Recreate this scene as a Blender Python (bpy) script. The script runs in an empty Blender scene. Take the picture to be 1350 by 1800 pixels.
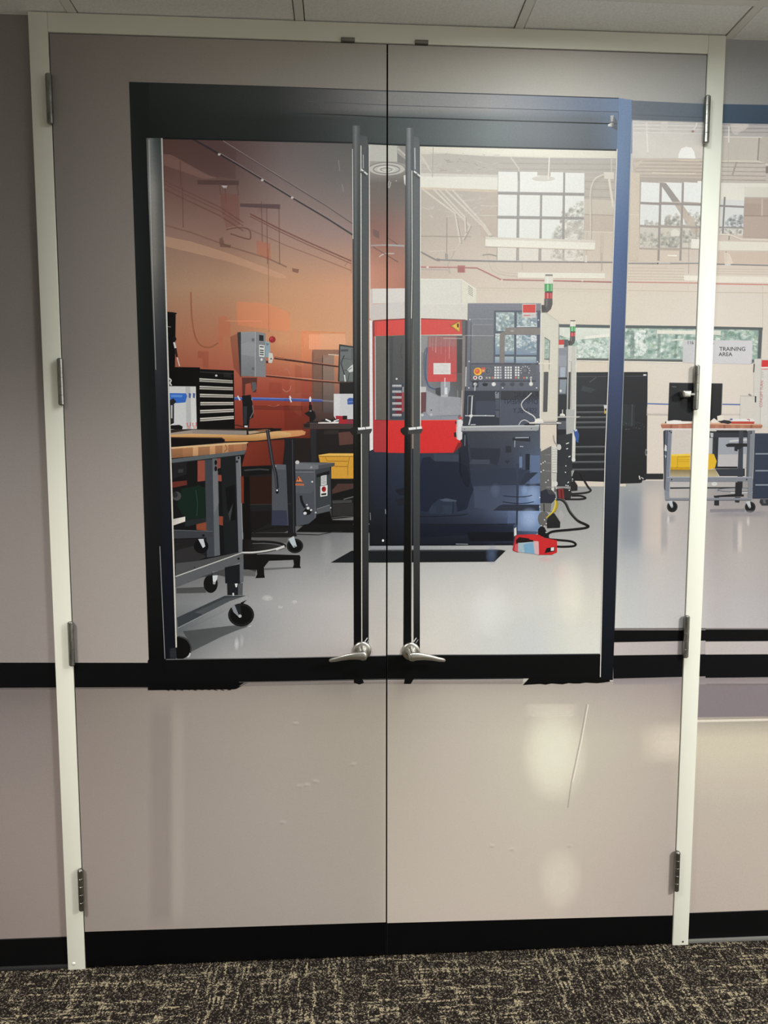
import bpy, bmesh, math, random
from mathutils import Vector, Matrix
from mathutils.geometry import tessellate_polygon

random.seed(7)
S = bpy.context.scene
COL = S.collection

# ------------------------------------------------------------------ camera
F_PX = 1248.0                                   # focal length for a 1350 x 1800 frame
CAM = Vector((-0.12606, -2.06878, 1.57762))
ROT = Matrix(((0.998344548, 0.0573347065, 0.00457107239),
              (-0.0575132163, 0.994261112, 0.0902057149),
              (0.000627078670, -0.0903192807, 0.995912664)))      # columns: right, forward, up
cd = bpy.data.cameras.new('camera')
cd.lens = F_PX / 1800.0 * 36.0
cd.sensor_width = 36.0
cd.clip_start = 0.02
cam = bpy.data.objects.new('camera', cd)
COL.objects.link(cam)
r, f, u = ROT.col[0], ROT.col[1], ROT.col[2]
cam.matrix_world = Matrix(((r[0], u[0], -f[0], CAM[0]), (r[1], u[1], -f[1], CAM[1]),
                           (r[2], u[2], -f[2], CAM[2]), (0, 0, 0, 1)))
S.camera = cam

# ------------------------------------------------------------------ world, exposure, ceiling lamps
w = bpy.data.worlds.new('room_ambient')
S.world = w
w.use_nodes = True
w.node_tree.nodes['Background'].inputs[0].default_value = (0.95, 1.0, 0.98, 1)
w.node_tree.nodes['Background'].inputs[1].default_value = 0.10
S.view_settings.view_transform = 'Standard'
S.view_settings.look = 'None'
S.view_settings.exposure = 0.0
S.view_settings.gamma = 1.0
S.view_settings.use_curve_mapping = False

CEIL = 2.743
#            x       y      watts  spread  colour
LAMPS = [(-1.457, -1.67, 58.0, 122.0, (1.0, 0.96, 0.89)),
         (0.675, -1.06, 19.0, 176.0, (0.92, 1.0, 0.99)),
         (2.505, -2.28, 188.0, 170.0, (1.0, 0.985, 0.935))]
for lx, ly, lw, sp, lc in LAMPS:
    ld = bpy.data.lights.new('ceiling_lamp', 'AREA')
    ld.shape = 'SQUARE'
    ld.size = 0.5
    ld.energy = lw
    ld.spread = math.radians(sp)
    ld.color = lc
    lo = bpy.data.objects.new('ceiling_lamp', ld)
    COL.objects.link(lo)
    lo.location = (lx, ly, CEIL - 0.012)
DOWNLIGHT = (0.48, -0.47)                       # small round downlight close to the door
ld = bpy.data.lights.new('downlight_lamp', 'AREA')
ld.shape = 'DISK'
ld.size = 0.13
ld.energy = 4.0
ld.spread = math.radians(177)
ld.color = (0.95, 1.0, 0.98)
lo = bpy.data.objects.new('downlight_lamp', ld)
COL.objects.link(lo)
lo.location = (*DOWNLIGHT, CEIL - 0.012)

# ------------------------------------------------------------------ helpers
def lin(c):
    c = c / 255.0
    return c / 12.92 if c <= 0.04045 else ((c + 0.055) / 1.055) ** 2.4

def ray(px, py):
    return ROT @ Vector(((px - 675.0) / F_PX, 1.0, -(py - 900.0) / F_PX))

def on_plane(px, py, y):
    """point of the vertical plane at depth y that the photograph shows at (px, py)"""
    d = ray(px, py)
    return CAM + d * ((y - CAM[1]) / d[1])

def tag(o, label=None, cat=None, group=None, kind=None):
    if label: o['label'] = label
    if cat: o['category'] = cat
    if group: o['group'] = group
    if kind: o['kind'] = kind
    return o

def obj(name, bm, mat, parent=None, smooth=False, angle=None):
    me = bpy.data.meshes.new(name)
    bm.to_mesh(me); bm.free()
    if smooth:
        for p in me.polygons: p.use_smooth = True
        me.set_sharp_from_angle(angle=math.radians(angle or 40))
    if mat: me.materials.append(mat)
    o = bpy.data.objects.new(name, me)
    COL.objects.link(o)
    if parent: o.parent = parent
    return o

def empty(name, loc=(0, 0, 0), parent=None):
    o = bpy.data.objects.new(name, None)
    o.empty_display_size = 0.05
    COL.objects.link(o)
    o.location = loc
    if parent: o.parent = parent
    return o

def box(bm, x0, x1, y0, y1, z0, z1, bev=0.0, seg=2):
    vs = [bm.verts.new(p) for p in ((x0, y0, z0), (x1, y0, z0), (x1, y1, z0), (x0, y1, z0),
                                    (x0, y0, z1), (x1, y0, z1), (x1, y1, z1), (x0, y1, z1))]
    fs = [bm.faces.new([vs[i] for i in q]) for q in
          ((3, 2, 1, 0), (4, 5, 6, 7), (0, 1, 5, 4), (1, 2, 6, 5), (2, 3, 7, 6), (3, 0, 4, 7))]
    if bev:
        es = list({e for f_ in fs for e in f_.edges})
        bmesh.ops.bevel(bm, geom=es, offset=bev, segments=seg, profile=0.6, affect='EDGES')
    return bm

def lathe(bm, prof, seg=24, mtx=Matrix.Identity(4)):
    """prof: list of (radius, height) about local z"""
    rings = []
    for rr, h in prof:
        if rr < 1e-6:
            rings.append([bm.verts.new(mtx @ Vector((0, 0, h)))])
        else:
            rings.append([bm.verts.new(mtx @ Vector((rr * math.cos(2 * math.pi * k / seg), rr * math.sin(2 * math.pi * k / seg), h))) for k in range(seg)])
    for a, b in zip(rings, rings[1:]):
        for k in range(seg):
            k2 = (k + 1) % seg
            if len(a) == 1 and len(b) == 1: continue
            if len(a) == 1: bm.faces.new((a[0], b[k2], b[k]))
            elif len(b) == 1: bm.faces.new((a[k], a[k2], b[0]))
            else: bm.faces.new((a[k], a[k2], b[k2], b[k]))
    return bm

# ------------------------------------------------------------------ materials
def material(name, base, rough=0.5, metal=0.0, spec=0.5):
    m = bpy.data.materials.new(name)
    m.use_nodes = True
    b = m.node_tree.nodes['Principled BSDF']
    b.inputs['Base Color'].default_value = (*base, 1)
    b.inputs['Roughness'].default_value = rough
    b.inputs['Metallic'].default_value = metal
    b.inputs['Specular IOR Level'].default_value = spec
    return m, m.node_tree.nodes, m.node_tree.links, b

def noise_node(n, l, scale, detail=2.0, rough=0.5, coord='Object', vec_scale=None):
    tc = n.new('ShaderNodeTexCoord')
    out = tc.outputs[coord]
    if vec_scale:
        mp = n.new('ShaderNodeMapping'); mp.inputs['Scale'].default_value = vec_scale
        l.new(out, mp.inputs['Vector']); out = mp.outputs['Vector']
    t = n.new('ShaderNodeTexNoise')
    t.inputs['Scale'].default_value = scale; t.inputs['Detail'].default_value = detail
    t.inputs['Roughness'].default_value = rough
    l.new(out, t.inputs['Vector'])
    return t

def bump(n, l, b, src, strength, dist):
    bp = n.new('ShaderNodeBump')
    bp.inputs['Strength'].default_value = strength; bp.inputs['Distance'].default_value = dist
    l.new(src, bp.inputs['Height']); l.new(bp.outputs['Normal'], b.inputs['Normal'])

# painted hollow metal
M_FRAME, n, l, b = material('frame_paint', (0.78, 0.785, 0.70), 0.42, 0, 0.4)
t = noise_node(n, l, 220, 2); bump(n, l, b, t.outputs['Fac'], 0.12, 0.0006)
# dark steel of the hinges
M_HINGE, n, l, b = material('hinge_steel', (0.30, 0.30, 0.28), 0.34, 1.0)
t = noise_node(n, l, 60, 4, 0.6, vec_scale=(1, 1, 0.3))
cr = n.new('ShaderNodeValToRGB'); cr.color_ramp.elements[0].color = (0.17, 0.17, 0.16, 1); cr.color_ramp.elements[1].color = (0.42, 0.42, 0.39, 1)
cr.color_ramp.elements[0].position = 0.3; cr.color_ramp.elements[1].position = 0.75
l.new(t.outputs['Fac'], cr.inputs['Fac']); l.new(cr.outputs['Color'], b.inputs['Base Color'])
# satin nickel of the levers
M_NICKEL, n, l, b = material('satin_nickel', (0.52, 0.51, 0.475), 0.33, 1.0)
t = noise_node(n, l, 400, 2, vec_scale=(0.1, 1, 1)); bump(n, l, b, t.outputs['Fac'], 0.08, 0.0003)
M_STRIKE, n, l, b = material('strike_grey', (0.22, 0.22, 0.20), 0.5, 0.6)
M_RUBBER, n, l, b = material('bumper_white', (0.80, 0.80, 0.76), 0.35)
M_DARK, n, l, b = material('gap_dark', (0.02, 0.02, 0.02), 0.9)
M_SLAB, n, l, b = material('door_slab', (0.45, 0.42, 0.39), 0.5)
M_BASE, n, l, b = material('rubber_base_black', (0.0025, 0.0025, 0.003), 0.55, 0, 0.12)
t = noise_node(n, l, 90, 2); bump(n, l, b, t.outputs['Fac'], 0.1, 0.0005)
M_TOE, n, l, b = material('toe_grey', (0.16, 0.16, 0.15), 0.45, 0, 0.4)
M_TOE_D, n, l, b = material('toe_dark', (0.02, 0.02, 0.021), 0.45, 0, 0.4)
M_PLAIN, n, l, b = material('plain_wall', (0.74, 0.735, 0.70), 0.8)
# ceiling tile and tee
M_TILE, n, l, b = material('mineral_tile', (0.74, 0.73, 0.68), 0.9, 0, 0.2)
t = noise_node(n, l, 160, 4, 0.7)
cr = n.new('ShaderNodeValToRGB'); cr.color_ramp.elements[0].color = (0.79, 0.80, 0.80, 1); cr.color_ramp.elements[1].color = (0.89, 0.90, 0.90, 1)
cr.color_ramp.elements[0].position = 0.35; cr.color_ramp.elements[1].position = 0.6
l.new(t.outputs['Fac'], cr.inputs['Fac']); l.new(cr.outputs['Color'], b.inputs['Base Color'])
bump(n, l, b, t.outputs['Fac'], 0.4, 0.002)
M_TEE, n, l, b = material('tee_paint', (0.76, 0.76, 0.73), 0.5, 0, 0.3)
# lamp diffuser
M_DIFF = bpy.data.materials.new('lamp_diffuser'); M_DIFF.use_nodes = True
b = M_DIFF.node_tree.nodes['Principled BSDF']
b.inputs['Base Color'].default_value = (0.8, 0.8, 0.78, 1)
b.inputs['Emission Color'].default_value = (1, 0.97, 0.9, 1)
b.inputs['Emission Strength'].default_value = 1.2

def carpet_material(name, turned):
    """loop-pile carpet tile: zigzag rows of dark, brown, grey and straw yarn"""
    m, n, l, b = material(name, (0.1, 0.09, 0.07), 0.95, 0, 0.1)
    tc = n.new('ShaderNodeTexCoord')
    sp = n.new('ShaderNodeSeparateXYZ')
    # slight wobble so that the rows are not ruled
    wn = n.new('ShaderNodeTexNoise'); wn.inputs['Scale'].default_value = 45; wn.inputs['Detail'].default_value = 1
    l.new(tc.outputs['Object'], wn.inputs['Vector'])
    wv = n.new('ShaderNodeVectorMath'); wv.operation = 'MULTIPLY_ADD'
    wv.inputs[1].default_value = (0.006, 0.006, 0); 
    l.new(wn.outputs['Color'], wv.inputs[0]); l.new(tc.outputs['Object'], wv.inputs[2])
    l.new(wv.outputs[0], sp.inputs[0])
    A, B = (sp.outputs['Y'], sp.outputs['X']) if turned else (sp.outputs['X'], sp.outputs['Y'])
    def math_(op, a, bb=None, c=None):
        k = n.new('ShaderNodeMath'); k.operation = op
        for i, v in enumerate((a, bb, c)):
            if v is None: continue
            if isinstance(v, (int, float)): k.inputs[i].default_value = v
            else: l.new(v, k.inputs[i])
        return k.outputs[0]
    lane = math_('MULTIPLY', A, 1 / 0.0125)              # lanes running with the pile
    li = math_('FLOOR', lane)
    lf = math_('FRACT', lane)
    tri = math_('ABSOLUTE', math_('SUBTRACT', lf, 0.5))  # zigzag across the lane
    sub = math_('FLOOR', math_('MULTIPLY', A, 1 / 0.0036))
    row = math_('ADD', math_('MULTIPLY', B, 1 / 0.0038), math_('MULTIPLY', tri, 2.2))
    ri = math_('FLOOR', row); rf = math_('FRACT', row)
    cv = n.new('ShaderNodeCombineXYZ'); l.new(sub, cv.inputs[0]); l.new(ri, cv.inputs[1])
    wn1 = n.new('ShaderNodeTexWhiteNoise'); wn1.noise_dimensions = '2D'; l.new(cv.outputs[0], wn1.inputs['Vector'])
    # lanes of straw yarn that break off and start again
    cv2 = n.new('ShaderNodeCombineXYZ'); l.new(math_('FLOOR', math_('MULTIPLY', A, 1 / 0.0063)), cv2.inputs[0]); l.new(math_('FLOOR', math_('MULTIPLY', B, 1 / 0.055)), cv2.inputs[1])
    wn2 = n.new('ShaderNodeTexWhiteNoise'); wn2.noise_dimensions = '2D'; l.new(cv2.outputs[0], wn2.inputs['Vector'])
    cv3 = n.new('ShaderNodeCombineXYZ'); l.new(math_('FLOOR', math_('MULTIPLY', A, 1 / 0.07)), cv3.inputs[0]); l.new(math_('FLOOR', math_('MULTIPLY', B, 1 / 0.0092)), cv3.inputs[1])
    wn3 = n.new('ShaderNodeTexWhiteNoise'); wn3.noise_dimensions = '2D'; l.new(cv3.outputs[0], wn3.inputs['Vector'])
    streak = math_('ADD', math_('MULTIPLY', math_('GREATER_THAN', wn2.outputs['Value'], 0.80), 0.30),
                   math_('MULTIPLY', math_('GREATER_THAN', wn3.outputs['Value'], 0.84), 0.20))
    val = math_('ADD', math_('MULTIPLY', wn1.outputs['Value'], 0.80), streak)
    cr = n.new('ShaderNodeValToRGB')
    e = cr.color_ramp.elements
    e[0].position = 0.0; e[0].color = (0.010, 0.008, 0.007, 1)
    e[1].position = 1.0; e[1].color = (0.50, 0.42, 0.27, 1)
    for p_, c_ in ((0.42, (0.020, 0.015, 0.012, 1)), (0.58, (0.062, 0.048, 0.038, 1)), (0.72, (0.15, 0.13, 0.105, 1)), (0.86, (0.30, 0.255, 0.175, 1))):
        k = e.new(p_); k.color = c_
    l.new(val, cr.inputs['Fac'])
    dark = math_('MULTIPLY', math_('SUBTRACT', 1.0, math_('POWER', math_('ABSOLUTE', math_('SUBTRACT', math_('MULTIPLY', rf, 2.0), 1.0)), 3.0)), 1.0)
    mx = n.new('ShaderNodeMix'); mx.data_type = 'RGBA'
    mx.inputs['A'].default_value = (0.006, 0.005, 0.0045, 1)
    l.new(math_('ADD', math_('MULTIPLY', dark, 0.85), 0.15), mx.inputs['Factor']); l.new(cr.outputs['Color'], mx.inputs['B'])
    l.new(mx.outputs['Result'], b.inputs['Base Color'])
    bump(n, l, b, math_('ADD', dark, math_('MULTIPLY', wn1.outputs['Value'], 0.5)), 0.8, 0.003)
    return m
M_CARPET = carpet_material('carpet_pile', False)
M_CARPET_T = carpet_material('carpet_pile_turned', True)

# ------------------------------------------------------------------ the room
FW, JAMB = 0.965, 0.0508            # half width of the door frame, width of its face
WALL_Y, DOOR_Y = 0.018, 0.002       # depth of the wall and of the door faces behind the frame face (y = 0)
RX0, RX1, RY0 = -3.4, 4.2, -5.2

def slab(name, x0, x1, y0, y1, z0, z1, mat):
    return tag(obj(name, box(bmesh.new(), x0, x1, y0, y1, z0, z1), mat), kind='structure')

wall_left = slab('wall_left', RX0, -FW + 0.02, WALL_Y, WALL_Y + 0.14, 0, CEIL + 0.02, M_PLAIN)
tag(wall_left, 'left wall covered with a printed beige wall picture', 'wall')
wall_right = slab('wall_right', FW - 0.02, RX1, WALL_Y, WALL_Y + 0.14, 0, CEIL + 0.02, M_PLAIN)
tag(wall_right, 'right wall covered with a printed workshop picture', 'wall')
tag(slab('wall_back', RX0, RX1, RY0 - 0.1, RY0, 0, CEIL + 0.02, M_PLAIN), 'plain beige wall behind the viewer', 'wall')
tag(slab('wall_side_left', RX0 - 0.1, RX0, RY0, 0.16, 0, CEIL + 0.02, M_PLAIN), 'plain beige side wall far to the left', 'wall')
tag(slab('wall_side_right', RX1, RX1 + 0.1, RY0, 0.16, 0, CEIL + 0.02, M_PLAIN), 'plain beige side wall far to the right', 'wall')

# floor: carpet tiles laid quarter-turned
floor = slab('floor', RX0, RX1, RY0, 0.16, -0.06, -0.008, M_DARK)
tag(floor, 'floor of dark brown and straw flecked carpet tiles', 'floor')
TS = 0.5065
bm = box(bmesh.new(), -TS / 2 + 0.0003, TS / 2 - 0.0003, -TS / 2 + 0.0003, TS / 2 - 0.0003, -0.008, 0.0)
me_tile = bpy.data.meshes.new('carpet_tile'); bm.to_mesh(me_tile); bm.free(); me_tile.materials.append(M_CARPET)
me_tile2 = me_tile.copy(); me_tile2.materials.clear(); me_tile2.materials.append(M_CARPET_T)
for i in range(-7, 9):
    for j in range(0, 11):
        cx = -0.060 + (i + 0.5) * TS
        cy = 0.02 - (j + 0.5) * TS
        if cx - TS / 2 < RX0 - 0.3 or cx + TS / 2 > RX1 + 0.3 or cy - TS / 2 < RY0 - 0.45: continue
        o = bpy.data.objects.new('carpet_tile', me_tile if (i + j) % 2 else me_tile2)
        COL.objects.link(o); o.location = (cx, cy, 0); o.parent = floor

# suspended ceiling: mineral tiles in a grid of tees
ceiling = slab('ceiling', RX0, RX1, RY0, 0.16, CEIL + 0.02, CEIL + 0.12, M_DARK)
tag(ceiling, 'suspended ceiling of pale mineral tiles in a metal grid', 'ceiling')
GX0, GY0, G, TEE = 0.980, -0.145, 0.6096, 0.024
gxs = [GX0 + k * G for k in range(-8, 6)]
gys = [GY0 - k * G for k in range(-1, 9)]
lamp_cells = {(round(a, 2), round(b_, 2)) for a, b_, *_ in LAMPS}
for gx in gxs:
    if RX0 < gx < RX1:
        obj('grid_tee', box(bmesh.new(), gx - TEE / 2, gx + TEE / 2, RY0, WALL_Y, CEIL, CEIL + 0.012), M_TEE, ceiling)
for gy in gys:
    if gy > 0: continue
    for a, b_ in zip(gxs, gxs[1:]):
        if b_ < RX0 or a > RX1: continue
        obj('cross_tee', box(bmesh.new(), max(a + TEE / 2, RX0), min(b_ - TEE / 2, RX1), gy - TEE / 2, gy + TEE / 2, CEIL + 0.0003, CEIL + 0.012), M_TEE, ceiling)
def near_lamp(x0, x1, y0, y1):
    return any(x0 < a < x1 and y0 < b_ < y1 for a, b_, *_ in LAMPS)
for a, b_ in zip(gxs, gxs[1:]):
    for hi, lo_ in zip(gys, gys[1:]):
        x0, x1 = max(a + TEE / 2 + 0.0025, RX0), min(b_ - TEE / 2 - 0.0025, RX1)
        y0, y1 = max(lo_ + TEE / 2 + 0.0025, RY0), min(hi - TEE / 2 - 0.0025, WALL_Y - 0.001)
        if x1 - x0 < 0.05 or y1 - y0 < 0.05 or near_lamp(x0, x1, y0, y1): continue
        obj('ceiling_tile', box(bmesh.new(), x0, x1, y0, y1, CEIL + 0.002, CEIL + 0.018, 0.0015, 1), M_TILE, ceiling)
for k, (lx, ly, *_) in enumerate(LAMPS):
    t_ = empty('ceiling_light', (lx, ly, CEIL))
    where = ['to the left of the viewer', 'nearest the double door', 'far to the right'][k]
    tag(t_, 'square recessed ceiling light ' + where, 'ceiling light', 'recessed ceiling lights')
    bm = bmesh.new()
    for sx in (-1, 1):
        box(bm, sx * 0.2875 - 0.0075, sx * 0.2875 + 0.0075, -0.295, 0.295, -0.002, 0.02)
        box(bm, -0.28, 0.28, sx * 0.2875 - 0.0075, sx * 0.2875 + 0.0075, -0.002, 0.02)
    obj('trim_ring', bm, M_TEE, t_)
    obj('diffuser', box(bmesh.new(), -0.281, 0.281, -0.281, 0.281, 0.004, 0.012), M_DIFF, t_)

t_ = empty('downlight', (*DOWNLIGHT, CEIL))
tag(t_, 'small round downlight in the ceiling close to the double door', 'downlight')
bm = lathe(bmesh.new(), [(0.075, 0.001), (0.076, -0.003), (0.090, -0.004), (0.094, 0.0), (0.094, 0.003)], 40)
obj('trim_ring', bm, M_TEE, t_, True)
obj('lens', lathe(bmesh.new(), [(0.0, -0.001), (0.075, -0.001), (0.075, 0.002)], 40), M_DIFF, t_)

# ------------------------------------------------------------------ door frame
frame = empty('trim_1', (0, 0, 0))
tag(frame, 'white painted metal frame around the double door', 'door frame', kind='structure')
HEADZ = CEIL - JAMB
def jamb_mesh(sx):
    bm = bmesh.new()
    a, b_ = sorted((sx * FW, sx * (FW - JAMB)))
    box(bm, a, b_, 0.0, 0.14, 0.0, CEIL - 0.0005, 0.0022, 2)
    # stop the leaf closes against
    c, d = sorted((sx * (FW - JAMB), sx * (FW - JAMB - 0.016)))
    box(bm, c, d, 0.052, 0.10, 0.0, HEADZ)
    return bm
for sx, nm in ((-1, 'jamb'), (1, 'jamb')):
    j = obj(nm, jamb_mesh(sx), M_FRAME, frame, True)
    hz = 0.0205 if sx < 0 else 0.012
    bm = bmesh.new()
    mt = Matrix.Translation((sx * 0.947, -0.0002, hz)) @ Matrix.Rotation(math.pi / 2, 4, 'X')
    if sx < 0:
        lathe(bm, [(0.0, 0.0022), (0.003, 0.002), (0.0046, 0.001), (0.0052, 0.0)], 16, mt)
        obj('screw_cap', bm, M_FRAME, j, True)
    else:
        lathe(bm, [(0.0, 0.0006), (0.0028, 0.0006), (0.0032, 0.0)], 16, mt)
        obj('screw_hole', bm, M_DARK, j, True)
hd = obj('head', box(bmesh.new(), -FW + JAMB, FW - JAMB, 0.0, 0.14, HEADZ, CEIL - 0.0005, 0.0022, 2), M_FRAME, frame, True)
obj('stop', box(bmesh.new(), -FW + JAMB, FW - JAMB, 0.052, 0.10, HEADZ - 0.016, HEADZ), M_FRAME, frame)
M_GAP_SHADE = M_DARK  # dark strips standing in for the shade inside the leaf gaps
for sx in (-1, 1):
    a, b_ = sorted((sx * (FW - JAMB + 0.0005), sx * (FW - JAMB - 0.006)))
    obj('gap_shade', box(bmesh.new(), a, b_, 0.0475, 0.0515, 0.0, HEADZ), M_GAP_SHADE, frame)
    a, b_ = sorted((sx * (FW - JAMB + 0.0005), sx * (FW - JAMB - 0.0005)))
    obj('gap_shade', box(bmesh.new(), a, b_, 0.006, 0.0475, 0.0, HEADZ), M_GAP_SHADE, frame)
obj('gap_shade', box(bmesh.new(), -FW + JAMB, FW - JAMB, 0.006, 0.051, HEADZ - 0.0006, HEADZ + 0.0004), M_GAP_SHADE, frame)
for x0, x1 in ((-0.1265, -0.0880), (0.0780, 0.1155)):
    obj('strike_tab', box(bmesh.new(), x0, x1, -0.006, 0.03, HEADZ - 0.0005, HEADZ + 0.009, 0.002, 2), M_STRIKE, frame, True)

# ------------------------------------------------------------------ door leaves
GAP = 0.0032
LEAF = {}
for name, x0, x1 in (('door_1', -FW + JAMB + GAP, 0.0018 - 0.0022), ('door_2', 0.0018 + 0.0022, FW - JAMB - GAP)):
    d = empty(name, (0, 0, 0))
    tag(d, kind='structure')
    obj('slab', box(bmesh.new(), x0, x1, DOOR_Y, DOOR_Y + 0.044, 0.008, HEADZ - GAP), M_SLAB, d)
    LEAF[name] = d
tag(LEAF['door_1'], 'left leaf of the double door with a printed picture of a glass door and workshop', 'door')
tag(LEAF['door_2'], 'right leaf of the double door with a printed picture of a red milling machine', 'door')

obj('seam_shade', box(bmesh.new(), -0.02, 0.022, DOOR_Y + 0.046, DOOR_Y + 0.052, 0.008, HEADZ - GAP), M_DARK, LEAF['door_1'])  # unseen dark strip added behind the seam so no light shows through
for nm_, x_ in (('door_1', 0.0018 - 0.0022), ('door_2', 0.0018 + 0.0022)):
    obj('seam_edge_shade', box(bmesh.new(), x_ - 0.0004, x_ + 0.0004, DOOR_Y + 0.001, DOOR_Y + 0.044, 0.008, HEADZ - GAP), M_DARK, LEAF[nm_])  # thin dark sheet on the leaf edge, paints the seam's shade

# hinges: five knuckles on a pin, standing proud of the face
HH = 0.125
def build_hinge(parent, sx, zc):
    cx, cy = sx * (FW - JAMB - 0.0016), -0.0105
    h = obj('hinge', box(bmesh.new(), cx - 0.0022, cx + 0.0022, cy, DOOR_Y + 0.03, zc - HH / 2 + 0.006, zc + HH / 2 - 0.006), M_HINGE, parent)
    tag(h, 'dark steel butt hinge')
    rr, kh = 0.0086, HH / 5
    for k in range(5):
        z0 = zc - HH / 2 + k * kh
        bm = lathe(bmesh.new(), [(0.0, 0.0), (rr - 0.0004, 0.0), (rr, 0.0004), (rr, kh - 0.0005), (rr - 0.0004, kh - 0.0001), (0.0, kh - 0.0001)], 24, Matrix.Translation((cx, cy, z0)))
        obj('knuckle', bm, M_HINGE, h, True)
    for s_, z0 in ((1, zc + HH / 2), (-1, zc - HH / 2)):
        bm = lathe(bmesh.new(), [(rr - 0.0012, 0.0), (rr - 0.0014, s_ * 0.0012), (rr - 0.003, s_ * 0.0028), (0.0, s_ * 0.0034)], 24, Matrix.Translation((cx, cy, z0)))
        bmesh.ops.recalc_face_normals(bm, faces=bm.faces)
        obj('pin_tip', bm, M_HINGE, h, True)
    return h, cx, cy
for zc in (2.514, 1.760, 1.012, 0.262):
    build_hinge(LEAF['door_1'], -1, zc)
    build_hinge(LEAF['door_2'], 1, zc - 0.006)

# hinge-pin door stop beside the second hinge of the right leaf
p = on_plane(1206, 693, -0.02)
st = obj('door_stop', box(bmesh.new(), p[0] - 0.004, 0.910, -0.017, -0.010, p[2] - 0.0035, p[2] + 0.0045, 0.0015, 1), M_HINGE, LEAF['door_2'], True)
tag(st, 'chrome hinge pin door stop')
bm = box(bmesh.new(), p[0] - 0.013, p[0] + 0.013, -0.030, 0.0015, p[2] - 0.009, p[2] + 0.010, 0.004, 3)
for v in bm.verts:
    if v.co.z < p[2] - 0.004: v.co.x = p[0] + (v.co.x - p[0]) * 0.8
obj('bumper', bm, M_NICKEL, st, True)

# lever handles
def build_lever(parent, sx, rx, rz):
    h = empty('lever_handle', (rx, DOOR_Y, rz), parent)
    tag(h, 'satin nickel lever handle')
    face = Matrix.Rotation(math.pi / 2, 4, 'X')          # local z -> -y, out of the door
    R_ = 0.0275
    bm = lathe(bmesh.new(), [(R_, 0.0), (R_, 0.004), (R_ - 0.0012, 0.0065), (R_ - 0.005, 0.0088), (0.014, 0.0098), (0.0, 0.0098)], 40, face)
    obj('rose', bm, M_NICKEL, h, True)
    bm = lathe(bmesh.new(), [(0.0165, 0.009), (0.0145, 0.014), (0.0122, 0.024), (0.0120, 0.046), (0.0128, 0.058), (0.0124, 0.064), (0.0105, 0.0675), (0.0, 0.0685)], 32, face)
    obj('neck', bm, M_NICKEL, h, True, 60)
    # the swept grip
    bm = bmesh.new()
    stations = []
    N = 44
    for k in range(N + 1):
        t_ = k / N
        x = -0.0135 + 0.112 * t_
        z = 0.0035 * math.sin(math.pi * min(1, t_ * 1.25)) - 0.016 * t_ ** 2.0
        y = -0.0605 - 0.004 * math.sin(math.pi * t_) + 0.012 * t_ ** 2
        cap = math.sqrt(max(0.05, 1 - (1 - t_ / 0.09) ** 2)) if t_ < 0.09 else (math.sqrt(max(0.02, 1 - ((t_ - 0.93) / 0.071) ** 2)) if t_ > 0.93 else 1.0)
        hh = (0.0142 - 0.0090 * t_ ** 0.8) * cap
        tt = hh * (0.66 - 0.12 * t_)
        ring = []
        for m_ in range(20):
            a = 2 * math.pi * m_ / 20
            ca, sa = math.cos(a), math.sin(a)
            ring.append(bm.verts.new((sx * x, y + tt * math.copysign(abs(ca) ** 0.8, ca), z + hh * math.copysign(abs(sa) ** 0.8, sa))))
        stations.append(ring)
    for a, c in zip(stations, stations[1:]):
        for m_ in range(20):
            bm.faces.new((a[m_], a[(m_ + 1) % 20], c[(m_ + 1) % 20], c[m_]))
    bm.faces.new(stations[0]); bm.faces.new(stations[-1])
    bmesh.ops.recalc_face_normals(bm, faces=bm.faces)
    obj('grip', bm, M_NICKEL, h, True, 50)
build_lever(LEAF['door_1'], -1, -0.0715, 0.9765)
build_lever(LEAF['door_2'], 1, 0.0738, 0.9715)

# ------------------------------------------------------------------ baseboards on the walls
for nm, x0, x1, toe, lab in (('baseboard_left', RX0, -FW - 0.001, M_TOE_D, 'black rubber baseboard along the left wall'),
                             ('baseboard_right', FW + 0.001, RX1, M_TOE, 'black rubber baseboard with a grey toe along the right wall')):
    bb = obj(nm, box(bmesh.new(), x0, x1, WALL_Y - 0.004, WALL_Y, 0.0, 0.0965, 0.0015, 1), M_BASE, None, True)
    tag(bb, lab, 'baseboard', kind='structure')
    obj('toe_strip', box(bmesh.new(), x0, x1, WALL_Y - 0.013, WALL_Y - 0.004, 0.0, 0.011, 0.003, 2), toe, bb, True)

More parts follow.
